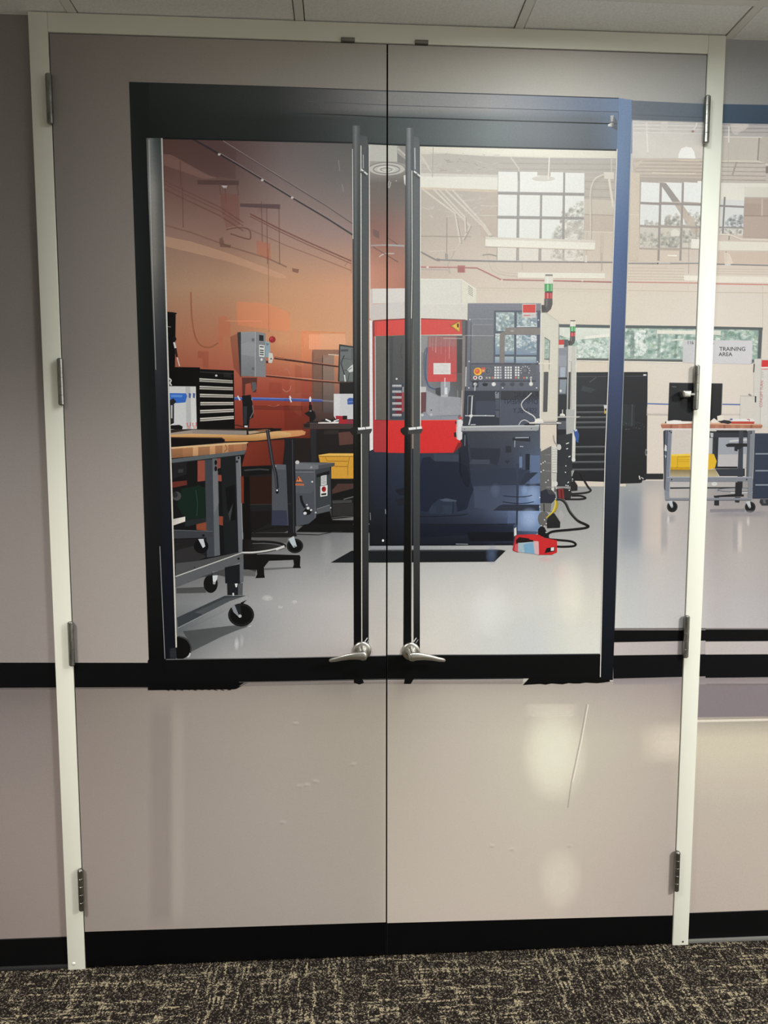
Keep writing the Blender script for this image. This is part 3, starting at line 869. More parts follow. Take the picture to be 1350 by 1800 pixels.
poly([(185, 322), (330, 322), (460, 395), (545, 440), (545, 520), (400, 500), (290, 440), (185, 395)], (62, 44, 44), 0.35)
poly([(330, 322), (485, 330), (548, 380), (546, 440), (460, 400)], (66, 52, 52), 0.35)
poly([(190, 395), (225, 398), (420, 505), (455, 515), (390, 520), (190, 450)], (128, 100, 88), 0.35)
line([(335, 322), (560, 450), (820, 608), (1000, 715), (1125, 795)], 3.4, (46, 41, 42))
line([(470, 392), (560, 445), (820, 603), (1000, 709), (1125, 789)], 1.1, (138, 124, 122), 0.8)
for q in ((465, 398), (678, 525), (826, 612)): ell(*q, 7, 6, (176, 168, 164))
line([(482, 332), (640, 432), (830, 550), (1000, 655), (1125, 740)], 2.6, (74, 64, 64))
line([(484, 330), (642, 430), (832, 548), (1002, 653), (1125, 737)], 0.9, (140, 126, 120), 0.8)
poly([(358, 525), (562, 527), (562, 550), (358, 547)], (70, 52, 50), 0.85)
poly([(475, 552), (505, 553), (500, 566), (488, 564)], (176, 164, 160), 0.9)
for x0_, y0_, y1_ in ((272, 430, 560), (283, 560, 760), (468, 552, 600), (495, 560, 640), (556, 548, 600), (674, 632, 830), (700, 660, 940), (760, 660, 940)):
    line([(x0_, y0_), (x0_ + 4, y1_)], 1.3, (84, 58, 52), 0.85)
poly([(470, 590), (560, 596), (568, 745), (500, 760), (480, 690)], (104, 66, 58), 0.55)
poly([(568, 640), (766, 645), (766, 668), (568, 657)], (74, 58, 58), 0.92)
for k, dy in enumerate((0, 18, 42)):
    line([(188, 525 + dy), (300, 580 + dy), (470, 660 + dy), (585, 735 + dy)], 2.4 if k != 1 else 1.6, (92, 64, 56), 0.75)
line([(618, 692), (760, 765), (900, 830), (1118, 925)], 2.6, (98, 60, 54), 0.85)
line([(618, 704), (760, 778), (900, 843), (1118, 938)], 1.8, (104, 66, 58), 0.8)
line([(618, 770), (800, 850), (960, 910), (1118, 972)], 1.6, (112, 72, 62), 0.7)
line([(188, 745), (330, 785), (520, 855), (700, 910), (800, 955)], 2.6, (104, 74, 62), 0.7)
poly([(188, 800), (330, 830), (520, 890), (780, 990), (800, 1010), (760, 1012), (520, 930), (188, 850)], (176, 142, 114), 0.35)
curve([(500, 770), (560, 760), (612, 770), (620, 810), (600, 815), (520, 790)], 2.2, (92, 62, 54), 0.85)
poly([(465, 815), (482, 805), (490, 840), (525, 845), (520, 860), (470, 855)], (92, 66, 56), 0.8)
poly([(650, 825), (718, 838), (720, 920), (652, 890)], (150, 84, 60), 0.55)
poly([(655, 660), (700, 668), (700, 690), (655, 680)], (104, 70, 62), 0.3)
poly([(825, 960), (860, 966), (855, 985), (828, 978)], (112, 74, 60), 0.9)
line([(1055, 425), (1060, 480)], 1.0, (150, 140, 138), 0.7)
line([(1073, 545), (1078, 580)], 1.0, (150, 140, 138), 0.7)
line([(1085, 950), (1118, 905), (1118, 985)], 1.2, (120, 76, 64), 0.7)
V('i')
# conduits, shadows and reflections lower on the orange wall
line([(925, -450), (930, 260)], 0.9, (116, 74, 58), 0.8)
poly([(655, 0), (925, 20), (1105, 95), (1105, 260), (660, 200)], (188, 116, 78), 0.45)
curve([(268, -80), (275, 120), (300, 280), (350, 370), (430, 388), (500, 350)], 2.8, (128, 76, 54), 0.75)
poly([(500, 130), (565, 125), (600, 180), (600, 290), (540, 300), (540, 560), (510, 560)], (158, 92, 66), 0.55)
line([(565, 165), (870, 168), (870, 200)], 1.5, (196, 138, 104), 0.6)
poly([(325, 420), (420, 425), (415, 560), (370, 560), (365, 480), (325, 478)], (132, 68, 50), 0.55)
poly([(600, 300), (665, 270), (690, 640), (630, 560)], (96, 50, 42), 0.55)
poly([(1205, 250), (1360, 265), (1360, 480), (1210, 520)], (200, 116, 70), 0.35)
line([(975, 478), (1120, 498), (1350, 527)], 4.2, (60, 34, 28))
line([(980, 474), (1120, 494), (1350, 522)], 1.2, (186, 108, 82))
line([(905, 628), (1100, 648), (1350, 666)], 4.2, (72, 36, 28))
line([(905, 622), (1100, 641), (1350, 660)], 1.4, (192, 118, 92))
for pts in ([(1060, 580), (1085, 575), (1110, 620)], [(1045, 740), (1075, 765), (1110, 745), (1112, 715)], [(925, 880), (975, 890), (1015, 875)]):
    curve(pts, 1.3, (176, 118, 98), 0.8)
poly([(800, 880), (1215, 885), (1210, 925), (800, 918)], (96, 40, 30), 0.6)
for x0_, y0_, x1_, y1_ in ((930, 680, 1040, 780), (1150, 540, 1205, 780)):
    poly([(x0_, y0_), (x1_, y0_ + 10), (x1_, y1_), (x0_, y1_)], (118, 52, 40), 0.35)
item('printed_blue_pipe', 'printed blue pipe along the orange wall')
line([(635, 822), (900, 826), (1350, 840)], 5.0, (58, 80, 148))
line([(635, 816), (900, 819), (1350, 832)], 1.4, (112, 130, 188))
for x_ in (672, 772, 1112): line([(x_ - 8, 800), (x_ + 12, 838)], 2.6, (206, 206, 210))

item('printed_back_bench', 'printed dark cabinet, tablet and white box on the back bench')
V('l')
poly([(60, 60), (200, 70), (200, 1100), (60, 1000)], (176, 112, 76), 0.15)
poly([(330, 300), (600, 300), (815, 320), (815, 1180), (330, 1180)], G((330, 320), (128, 92, 74), (330, 1000), (58, 44, 42)))
poly([(325, 330), (345, 330), (345, 1150), (325, 1150)], (110, 66, 54), 0.6)
poly([(455, 365), (590, 365), (590, 1050), (458, 1045)], G((450, 370), (140, 112, 96), (450, 1040), (74, 66, 64)))
poly([(590, 365), (655, 370), (655, 825), (590, 825)], G((600, 370), (196, 128, 88), (600, 820), (128, 84, 74)))
poly([(445, 365), (458, 365), (458, 1045), (447, 1045)], (56, 42, 40), 0.8)
poly([(345, 300), (640, 300), (640, 360), (345, 420)], (140, 96, 74), 0.5)
poly([(290, 120), (720, 112), (720, 302), (290, 300)], (206, 158, 120), 0.5); line([(230, 98), (240, 88), (720, 104)], 3.0, (188, 122, 74), 0.7); line([(215, 80), (215, 480)], 4.0, (186, 116, 70), 0.5)
line([(0, 415), (250, 448), (640, 500)], 3.6, (64, 36, 30)); line([(0, 405), (250, 438), (640, 491)], 1.1, (176, 112, 86)); line([(0, 632), (250, 660), (655, 692)], 3.6, (74, 38, 30)); line([(0, 622), (250, 650), (655, 683)], 1.2, (190, 124, 98)); line([(520, 358), (660, 368)], 1.2, (226, 206, 190))
line([(0, 892), (250, 900), (450, 906)], 4.6, (58, 76, 140)); line([(450, 906), (580, 916)], 2.6, (120, 114, 118)); line([(0, 880), (250, 889), (450, 898)], 1.3, (108, 122, 176)); line([(62, 870), (82, 925)], 2.4, (206, 204, 204))
line([(0, 822), (330, 826)], 1.0, (150, 84, 66), 0.8)
poly([(0, 960), (280, 970), (290, 1240), (0, 1240)], (96, 38, 28), 0.5)
poly([(225, 1180), (300, 1168), (818, 1160), (818, 1245), (225, 1240)], (62, 52, 50)); poly([(230, 1185), (300, 1175), (300, 1225), (230, 1220)], (40, 30, 28)); line([(300, 1172), (818, 1166)], 1.2, (110, 98, 94))
poly([(370, 1245), (818, 1240), (818, 1560), (370, 1560)], (30, 27, 26)); poly([(640, 1285), (818, 1270), (818, 1420), (652, 1436)], (86, 56, 50)); poly([(305, 1245), (378, 1245), (378, 1650), (320, 1650)], (38, 38, 40)); poly([(470, 1260), (640, 1256), (640, 1300), (470, 1305)], (44, 38, 37))
poly([(655, 690), (818, 690), (818, 830), (655, 830)], (28, 27, 26))
poly([(650, 236), (818, 262), (818, 688), (636, 682)], (40, 42, 41)); poly([(664, 258), (818, 280), (818, 682), (652, 676)], (94, 99, 97)); poly([(668, 300), (760, 296), (755, 322), (670, 325)], (58, 62, 62)); line([(710, 370), (670, 460), (715, 610), (722, 685)], 1.8, (40, 42, 42)); line([(712, 600), (722, 680)], 2.2, (206, 206, 200)); line([(700, 405), (800, 418), (800, 290)], 1.0, (56, 58, 58)); poly([(745, 540), (790, 490), (818, 475), (818, 560), (770, 570)], (196, 198, 194)); line([(755, 545), (800, 515)], 1.2, (70, 72, 72)); line([(770, 580), (750, 680)], 1.2, (44, 46, 46)); line([(710, 545), (740, 548)], 1.4, (60, 62, 62))
poly([(585, 825), (818, 825), (818, 1125), (612, 1128), (585, 1090)], (196, 196, 196)); poly([(585, 825), (660, 825), (655, 1090), (585, 1090)], (206, 206, 205)); poly([(745, 890), (770, 872), (818, 876), (818, 950), (748, 952)], (56, 84, 152)); poly([(752, 915), (818, 910), (818, 925), (752, 928)], (96, 122, 180))
poly([(608, 1085), (690, 1088), (690, 1130), (818, 1130), (818, 1182), (648, 1180), (612, 1130)], (160, 38, 46)); poly([(690, 1085), (745, 1085), (745, 1128), (690, 1128)], (32, 24, 24)); poly([(735, 1130), (818, 1130), (818, 1180), (740, 1178)], (128, 48, 60))
poly([(400, 1165), (480, 1158), (640, 1160), (640, 1178), (400, 1178)], (206, 198, 190)); poly([(440, 1130), (560, 1125), (650, 1130), (650, 1162), (440, 1160)], (40, 36, 36)); line([(488, 1128), (550, 1156)], 2.4, (230, 228, 222)); line([(585, 1150), (645, 1132)], 2.0, (220, 218, 214)); line([(560, 1165), (645, 1160)], 2.0, (226, 224, 220))
poly([(290, 960), (325, 955), (330, 1020), (360, 1040), (375, 1105), (330, 1165), (295, 1150), (300, 1105), (255, 1070), (232, 1060), (290, 1030)], (24, 23, 23)); poly([(292, 880), (305, 852), (320, 885), (315, 920), (298, 922)], (224, 222, 222)); line([(305, 920), (305, 960)], 2.4, (30, 28, 28)); ell(310, 1028, 12, 10, (110, 112, 114)); poly([(262, 1160), (400, 1150), (400, 1172), (262, 1172)], (34, 31, 31))
V('i')
# tool chests on the bench
item('printed_tool_chest', 'printed black tool chest with bright drawer pulls')
K = (13, 12, 12)
poly([(62, 85), (140, 95), (134, 555), (62, 560)], K)
poly([(100, 88), (148, 96), (148, 108), (100, 102)], (22, 21, 21))
line([(70, 212), (98, 216)], 1.2, (110, 108, 104))
poly([(62, 555), (345, 558), (345, 1085), (62, 1090)], K)
poly([(345, 572), (632, 585), (640, 1080), (320, 1085)], (15, 14, 14))
line([(345, 596), (470, 604), (630, 612)], 1.6, (46, 44, 43))
poly([(545, 610), (610, 615), (610, 645), (545, 642)], (30, 30, 31))
ell(483, 628, 10, 9, (188, 186, 180))
for y0_, y1_ in ((652, 690), (716, 748), (782, 810), (850, 872), (920, 930), (988, 985)):
    pass
for k, (ya, yb, x0_) in enumerate(((650, 668, 340), (715, 727, 342), (782, 790, 344), (852, 852, 348), (920, 910, 346), (988, 970, 346))):
    h_ = 26
    poly([(x0_, ya), (622 + k * 2, yb), (622 + k * 2, yb + h_), (x0_, ya + h_ + 3)], G((400, ya), (206, 200, 186), (400, ya + h_), (150, 145, 134)))
    poly([(x0_, ya + 11), (622 + k * 2, yb + 9), (622 + k * 2, yb + 14), (x0_, ya + 17)], (70, 67, 62))
line([(128, 340), (150, 470)], 3.6, (38, 30, 28)); line([(126, 345), (138, 395)], 3.6, (202, 198, 192)); line([(152, 475), (172, 548)], 1.8, (196, 186, 176))
ell(128, 318, 18, 18, (20, 18, 18))
item('printed_white_boxes', 'printed white boxes with blue labels on the bench')
poly([(82, 718), (310, 720), (318, 1085), (225, 1112), (92, 1115)], (196, 196, 194))
poly([(222, 720), (262, 722), (272, 1095), (232, 1105)], (176, 176, 174))
poly([(265, 722), (310, 722), (316, 1082), (275, 1088)], (206, 206, 203))
poly([(88, 776), (225, 778), (236, 800), (222, 855), (140, 862), (90, 830)], (50, 98, 178))
poly([(100, 790), (200, 792), (190, 812), (100, 810)], (96, 140, 205), 0.8)
for x_ in (250, 285): poly([(x_, 775), (x_ + 20, 780), (x_ + 15, 820), (x_, 815)], (70, 88, 140))
for x_ in (236, 284):
    line([(x_, 1028), (x_ + 2, 1058), (x_ + 28, 1056), (x_ + 28, 1024)], 1.4, (196, 62, 52)); line([(x_ + 4, 1072), (x_ + 28, 1070)], 1.2, (206, 90, 80))
poly([(88, 835), (120, 820), (145, 850), (125, 870), (125, 1030), (95, 1045)], (34, 34, 36))
poly([(98, 880), (112, 878), (112, 990), (100, 990)], (168, 170, 174))
poly([(92, 1050), (170, 1045), (200, 1060), (190, 1100), (150, 1112), (150, 1085), (95, 1082)], (20, 19, 20))
curve([(82, 650), (100, 668), (92, 690), (104, 712)], 2.4, (188, 186, 182))
item('printed_breaker_box', 'printed grey electrical breaker box on the orange wall')
poly([(662, 262), (700, 258), (700, 640), (685, 632)], (52, 48, 47))
poly([(692, 258), (815, 256), (812, 636), (694, 632)], G((692, 260), (134, 136, 138), (812, 640), (108, 110, 112)))
poly([(815, 255), (900, 270), (902, 642), (812, 636)], (120, 122, 124))
line([(815, 256), (813, 636)], 1.4, (154, 156, 157))
poly([(694, 360), (760, 340), (814, 360), (814, 470), (694, 450)], (142, 143, 144), 0.4)
poly([(846, 282), (884, 288), (884, 336), (846, 332)], (30, 33, 35))
poly([(846, 366), (894, 372), (892, 470), (847, 466)], (214, 214, 210))
for yy_ in (382, 412, 430, 448): line([(852, yy_), (886, yy_ + 4)], 2.2, (70, 70, 70))
poly([(784, 312), (808, 312), (806, 340), (784, 336)], (92, 94, 96)); poly([(784, 558), (808, 558), (806, 585), (784, 580)], (92, 94, 96))
ell(867, 492, 9, 12, (206, 206, 202))
poly([(898, 335), (935, 345), (942, 420), (930, 480), (900, 470)], (132, 150, 158))
poly([(905, 350), (932, 360), (912, 378)], (90, 104, 112))
ell(958, 322, 28, 28, (140, 34, 38)); ell(950, 314, 14, 12, (168, 52, 54))
poly([(928, 435), (960, 438), (966, 480), (955, 522), (925, 518)], (196, 190, 180))
poly([(938, 490), (948, 475), (958, 492)], (60, 62, 62))
poly([(905, 500), (922, 505), (922, 525), (905, 522)], (58, 46, 42))
poly([(700, 645), (830, 645), (822, 770), (790, 770), (775, 690), (730, 700), (725, 800), (705, 800)], (56, 40, 36), 0.85)
poly([(782, 685), (818, 685), (825, 740), (790, 770)], (84, 84, 84))
item('printed_bench_drill', 'printed black tool with a grip standing on the bench')
poly([(700, 800), (775, 790), (790, 860), (798, 980), (765, 1000), (760, 1070), (712, 1070), (706, 880)], (22, 22, 24))
poly([(712, 890), (745, 888), (740, 1040), (716, 1040)], (44, 46, 50))
line([(790, 880), (798, 935), (770, 990)], 1.4, (110, 108, 108)); line([(722, 1058), (748, 1060)], 3.0, (206, 206, 208))
curve([(630, 1048), (670, 1050), (710, 1062)], 1.4, (32, 26, 25))

# wooden bench and its frame
item('printed_workbench', 'printed grey workbench with a butcher block top')
poly([(92, 1085), (300, 1080), (640, 1080), (840, 1075), (955, 1070), (1010, 1085), (1060, 1095), (560, 1182), (92, 1250)], (46, 38, 33))
poly([(95, 1115), (290, 1086), (740, 1095), (746, 1128), (280, 1120), (96, 1140)], (150, 138, 126))
poly([(280, 1088), (740, 1095), (740, 1130), (280, 1122)], (138, 128, 119))
poly([(740, 1096), (752, 1094), (752, 1128), (740, 1130)], (28, 26, 26))
poly([(755, 1100), (930, 1085), (945, 1095), (830, 1112), (760, 1125)], (172, 150, 124))
poly([(800, 1095), (910, 1080), (940, 1092), (860, 1105)], (128, 84, 56))
poly([(640, 1075), (1040, 1075), (1020, 1098), (940, 1095), (930, 1080), (790, 1090), (640, 1078)], (24, 20, 19))
poly([(96, 1128), (280, 1120), (740, 1132), (1000, 1098), (1210, 1090), (1240, 1105), (1232, 1128), (1180, 1140), (820, 1180), (560, 1186), (530, 1160), (96, 1155)], G((560, 1120), (206, 166, 112), (560, 1185), (168, 112, 56)))
poly([(1000, 1098), (1210, 1090), (1242, 1105), (1232, 1130), (1120, 1146), (1110, 1112)], (188, 130, 84), 0.8)
poly([(96, 1152), (530, 1158), (558, 1176), (545, 1190), (100, 1236)], (18, 15, 15))
line([(96, 1152), (530, 1156), (556, 1172)], 1.6, (80, 56, 44))
V('j')
poly([(100, 126), (560, 90), (740, 82), (760, 84), (740, 96), (104, 140)], (206, 172, 128))
xs_ = [104, 200, 285, 330, 428, 475, 535, 585, 632, 700, 742]
cs_ = [(150,104,72),(160,112,76),(196,150,106),(150,106,74),(188,140,96),(150,104,72),(178,132,92),(150,100,68),(160,108,72),(148,100,72)]
for k, c_ in enumerate(cs_):
    xa, xb = xs_[k], xs_[k + 1]
    t_ = lambda x: 140 - (x - 104) * 0.069
    b_ = lambda x: 220 - (x - 104) * 0.098
    poly([(xa, t_(xa)), (xb, t_(xb)), (xb, b_(xb)), (xa, b_(xa))], G((xa, 120), tuple(v * 1.06 for v in c_), (xa, 220), tuple(v * 0.86 for v in c_)))
line([(560, 105), (575, 140), (550, 165)], 1.2, (104, 66, 42))
# dark space under the bench
poly([(104, 245), (720, 165), (700, 1010), (130, 1240)], (20, 19, 20))
poly([(325, 240), (388, 235), (388, 410), (325, 418)], (136, 70, 56))
poly([(110, 420), (235, 408), (235, 445), (112, 470)], (96, 44, 34))
poly([(112, 262), (232, 255), (232, 355), (112, 395)], (30, 30, 31)); poly([(160, 312), (202, 310), (202, 340), (160, 344)], (52, 52, 54))
poly([(315, 770), (420, 750), (420, 835), (315, 825)], (126, 66, 46))
poly([(505, 710), (540, 712), (540, 790), (505, 782)], (126, 62, 46)); poly([(490, 360), (528, 362), (528, 415), (490, 412)], (138, 70, 56))
poly([(480, 222), (520, 218), (520, 300), (490, 310)], (126, 66, 56))
poly([(190, 480), (330, 450), (390, 470), (388, 730), (220, 740), (150, 620)], (20, 34, 28))
line([(310, 490), (325, 600), (318, 710)], 1.2, (38, 66, 52))
ell(148, 540, 38, 38, (66, 66, 66)); ell(135, 530, 22, 24, (38, 38, 38))
poly([(118, 735), (220, 714), (220, 755), (120, 788)], G((118, 735), (186, 180, 170), (220, 755), (216, 210, 198)))
poly([(220, 745), (420, 722), (420, 755), (220, 800)], (34, 38, 38))
# far legs
poly([(386, 232), (450, 228), (470, 1050), (404, 1060)], (58, 62, 66))
poly([(450, 222), (490, 220), (515, 1040), (468, 1050)], (92, 95, 97))
poly([(452, 330), (498, 330), (506, 600), (464, 700)], (112, 114, 115), 0.6)
for yy_ in (256, 308): ell(479, yy_, 11, 22, (18, 18, 19))
poly([(520, 215), (650, 205), (675, 1020), (555, 1030)], (26, 28, 29))
poly([(560, 470), (640, 440), (650, 740), (600, 750), (575, 640)], (17, 17, 18)); poly([(585, 690), (625, 600), (600, 755)], (58, 60, 62))
poly([(648, 205), (685, 200), (712, 1015), (672, 1022)], (104, 107, 110))
line([(685, 205), (710, 1015)], 1.2, (140, 142, 142))
for q in ((673, 216), (659, 248)): ell(*q, 8, 11, (18, 18, 19))
poly([(104, 228), (740, 150), (720, 186), (104, 262)], (84, 90, 92)); line([(104, 262), (722, 188)], 1.0, (40, 42, 43))
poly([(122, 828), (452, 838), (455, 890), (126, 900)], (56, 58, 61)); line([(122, 828), (452, 838)], 1.2, (88, 90, 92)); ell(374, 874, 12, 11, (20, 20, 21))
poly([(128, 905), (400, 900), (400, 1050), (130, 1140)], (30, 29, 29))
poly([(180, 990), (300, 960), (320, 1010), (400, 1055), (300, 1100), (140, 1140), (140, 1010)], (44, 43, 43))
ell(355, 965, 62, 60, (14, 14, 15)); poly([(330, 905), (375, 902), (390, 965), (370, 980)], (186, 190, 192))
item('printed_bench_rail', 'printed lower rail and shelf of the grey workbench')
poly([(140, 1110), (320, 1090), (680, 1015), (712, 1020), (140, 1235)], (74, 74, 74))
poly([(138, 1222), (705, 1018), (715, 1090), (140, 1315)], (88, 89, 90))
line([(138, 1222), (705, 1018)], 1.8, (184, 182, 176))
ell(672, 1070, 10, 10, (16, 16, 16)); ell(298, 1143, 5, 5, (20, 20, 20))

# stool, steel table and its castors
item('printed_stool', 'printed black stool with a chrome foot ring')
poly([(755, 84), (1068, 60), (1045, 275), (700, 288), (722, 200)], G((760, 80), (118, 48, 34), (1040, 270), (92, 36, 26)))
poly([(690, 370), (760, 372), (760, 605), (695, 600)], (100, 42, 30))
poly([(690, 300), (760, 290), (930, 285), (985, 305), (985, 335), (940, 350), (700, 372)], (20, 20, 20)); line([(720, 322), (850, 312), (930, 318)], 2.5, (60, 61, 62))
poly([(712, 372), (765, 372), (790, 960), (715, 960)], (16, 15, 14))
poly([(765, 380), (955, 370), (955, 610), (770, 610)], (42, 24, 18)); poly([(690, 380), (716, 380), (716, 600), (695, 600)], (110, 48, 34))
poly([(770, 640), (945, 660), (945, 760), (780, 850)], (24, 21, 20))
item('printed_steel_table', 'printed dark steel table legs on castors')
poly([(1060, 55), (1150, 48), (1155, 860), (1090, 860), (1075, 500)], (28, 28, 31))
line([(1128, 60), (1140, 860)], 1.6, (56, 57, 61))
poly([(770, 612), (1115, 606), (1118, 662), (770, 668)], (30, 29, 30)); line([(770, 612), (1115, 606)], 1.2, (52, 50, 50))
item('printed_grey_transformer', 'printed grey transformer cabinet with warning labels')
poly([(955, 282), (1075, 275), (1095, 790), (955, 785)], (74, 77, 82))
poly([(955, 660), (1080, 660), (1090, 790), (950, 790)], (44, 46, 66), 0.75)
V('m')
poly([(240, 225), (450, 225), (470, 800), (400, 860), (250, 890)], (72, 75, 81))
poly([(240, 200), (660, 205), (660, 225), (490, 278), (240, 275)], (94, 97, 101))
poly([(0, 222), (135, 225), (135, 280), (0, 275)], (90, 93, 97)); ell(28, 242, 9, 9, (150, 150, 148))
poly([(240, 205), (490, 230), (490, 278), (240, 275)], (106, 108, 112)); poly([(490, 232), (662, 208), (662, 240), (490, 280)], (72, 74, 76))
ell(412, 255, 12, 11, (150, 150, 150)); ell(262, 200, 22, 20, (190, 188, 184))
poly([(442, 280), (610, 250), (632, 320), (630, 810), (470, 830), (455, 740)], (56, 60, 62))
poly([(470, 330), (610, 290), (610, 330), (470, 365)], (26, 27, 28))
line([(448, 282), (455, 800)], 2.0, (92, 94, 98))
poly([(242, 305), (440, 305), (440, 510), (400, 535), (245, 532)], (80, 83, 89)); line([(242, 305), (440, 305)], 1.3, (118, 120, 124))
ell(422, 410, 11, 9, (196, 196, 192))
poly([(240, 412), (276, 342), (325, 412)], (196, 112, 66)); poly([(262, 402), (277, 362), (304, 402)], (214, 140, 92))
line([(240, 412), (276, 342), (325, 412), (240, 412)], 1.0, (64, 36, 26))
poly([(272, 366), (286, 368), (276, 382), (284, 384), (270, 405), (272, 390), (266, 388)], (60, 34, 26))
poly([(242, 430), (335, 432), (332, 452), (242, 450)], (196, 112, 68)); text('380 VOLT', 246, 448, 13, (70, 44, 34))
poly([(516, 348), (578, 336), (578, 442), (516, 452)], (196, 196, 192))
for yy_ in (362, 378, 396, 414, 430): line([(524, yy_), (570, yy_ - 8)], 0.8, (120, 120, 120))
poly([(510, 458), (588, 446), (586, 560), (510, 572)], (216, 214, 208)); ell(548, 490, 24, 30, (150, 36, 36)); ell(540, 484, 8, 12, (96, 22, 24)); poly([(520, 538), (574, 530), (574, 552), (520, 558)], (44, 44, 44))
poly([(470, 700), (610, 655), (620, 720), (470, 760)], (80, 82, 84)); line([(470, 705), (610, 660)], 1.0, (122, 122, 122))
ell(460, 742, 9, 9, (186, 186, 186)); ell(622, 690, 8, 8, (176, 176, 174))
poly([(470, 760), (610, 730), (632, 800), (860, 820), (860, 930), (330, 920), (400, 850), (460, 800)], (16, 15, 15))
curve([(300, 560), (310, 620), (345, 690)], 4.5, (26, 26, 29))
poly([(320, 735), (360, 690), (400, 700), (425, 720), (400, 760), (350, 775)], (20, 20, 22))
for q, r_ in (((365, 658), 8), ((378, 695), 16), ((410, 715), 12), ((345, 750), 18)): ell(*q, r_, r_ * 0.9, (206, 206, 206))
curve([(-60, -150), (-10, 180), (30, 330), (45, 480)], 6.0, (36, 36, 40)); curve([(-62, -150), (-8, 190), (24, 330), (36, 470)], 1.4, (82, 82, 86))
ell(44, 512, 17, 28, (20, 20, 22)); ell(44, 502, 9, 10, (216, 214, 210))
item('printed_yellow_bin', 'printed yellow storage bin behind the door pull')
poly([(490, 122), (600, 104), (866, 104), (866, 376), (630, 376), (628, 250), (664, 240), (664, 205), (505, 200)], (204, 150, 54))
poly([(490, 122), (600, 104), (866, 104), (866, 132), (520, 138)], (222, 176, 84))
line([(500, 136), (866, 136)], 1.2, (128, 84, 26))
line([(565, 145), (582, 186), (806, 190)], 1.2, (150, 102, 30)); line([(824, 145), (806, 245), (806, 340)], 1.2, (158, 110, 36)); line([(664, 245), (800, 247)], 1.2, (140, 94, 28))
item('printed_storage_shelf', 'printed dark shelves below the yellow bin')
poly([(620, 376), (866, 380), (866, 835), (632, 830)], (26, 25, 25))
poly([(700, 432), (866, 430), (866, 480), (640, 540), (636, 500)], (72, 50, 44)); poly([(636, 545), (866, 490), (866, 570), (640, 605)], (20, 20, 20))
poly([(640, 612), (850, 605), (850, 635), (640, 645)], (62, 62, 62)); line([(760, 600), (866, 572)], 2.0, (92, 92, 90)); poly([(640, 650), (866, 640), (866, 775), (640, 780)], (44, 43, 42))
line([(632, 800), (760, 785), (866, 788)], 1.4, (76, 76, 74)); poly([(640, 815), (866, 792), (866, 824), (640, 822)], (116, 114, 110))

# ---- lower left of the glass: castors, stool base, mats
V('j')
item('printed_steel_table', 'printed dark steel table legs on castors')
poly([(780, 850), (1160, 852), (1166, 880), (1090, 890), (780, 890)], (30, 28, 28))
curve([(800, 848), (900, 822), (1000, 806), (1090, 802)], 2.4, (26, 24, 23))
poly([(780, 890), (1090, 890), (1080, 935), (780, 925)], (88, 86, 84))
ell(1150, 962, 70, 62, (17, 17, 17)); ring(1150, 962, 62, 54, 1.2, (44, 44, 44)); poly([(1095, 905), (1140, 878), (1166, 965), (1140, 978), (1110, 935)], (176, 186, 188)); ell(1148, 966, 9, 8, (120, 126, 128))
poly([(1225, 815), (1290, 770), (1350, 770), (1350, 822)], (17, 16, 16))
line([(1165, 862), (1350, 868)], 1.4, (54, 54, 54))
item('printed_stool', 'printed black stool with a chrome foot ring')
poly([(712, 1020), (830, 1010), (820, 1180), (715, 1150)], (18, 17, 16))
poly([(705, 905), (790, 912), (880, 922), (1000, 934), (1060, 962), (990, 994), (900, 1012), (705, 1030)], G((705, 960), (20, 19, 18), (1060, 962), (52, 52, 51)))
curve([(775, 930), (880, 926), (1000, 936), (1066, 962), (1010, 990)], 4.0, (24, 23, 23)); curve([(790, 942), (900, 940), (1000, 950), (1040, 964)], 1.3, (90, 90, 90))
curve([(705, 1022), (800, 1020), (900, 1008), (990, 990), (1062, 965)], 4.2, (196, 194, 188))
curve([(705, 1028), (800, 1027), (900, 1015), (990, 997)], 1.6, (70, 70, 70))
poly([(715, 1040), (900, 1032), (1190, 1040), (1198, 1060), (1180, 1078), (930, 1088), (890, 1140), (820, 1165), (715, 1160)], (20, 19, 19))
poly([(820, 1120), (885, 1115), (890, 1205), (895, 1232), (815, 1235), (830, 1200)], (19, 18, 18)); poly([(1135, 1070), (1196, 1060), (1192, 1130), (1202, 1150), (1130, 1150), (1142, 1120)], (19, 18, 18))
poly([(890, 1150), (1130, 1140), (1130, 1152), (890, 1168)], (84, 84, 83), 0.8)
poly([(715, 1160), (820, 1165), (815, 1220), (715, 1215)], (74, 73, 72), 0.7)
V('k')
item('printed_bench_rail', 'printed lower rail and shelf of the grey workbench')
poly([(145, 355), (380, 345), (400, 395), (145, 400)], (56, 55, 54), 0.8)
ell(436, 318, 60, 78, (18, 18, 18)); poly([(450, 215), (502, 208), (490, 280), (468, 318), (455, 300)], (200, 202, 202)); ell(466, 312, 12, 12, (150, 152, 152))
poly([(330, 268), (560, 190), (560, 260), (500, 245), (502, 208), (450, 215), (440, 250)], (52, 51, 51), 0.8)
poly([(555, 180), (690, 150), (690, 315), (560, 315)], (24, 26, 28)); poly([(682, 150), (714, 100), (714, 300), (684, 315)], (92, 95, 98))
poly([(575, 315), (690, 315), (690, 415), (578, 415)], (28, 29, 31)); poly([(668, 318), (708, 312), (706, 415), (668, 415)], (78, 80, 82))
poly([(640, 318), (664, 316), (658, 348), (648, 348)], (216, 214, 208)); poly([(620, 396), (634, 396), (634, 428), (622, 428)], (200, 200, 196))
poly([(150, 605), (555, 420), (620, 420), (755, 418), (750, 448), (160, 700)], (56, 60, 62))
poly([(300, 560), (560, 440), (700, 425), (640, 470), (400, 590)], (84, 87, 88), 0.6)
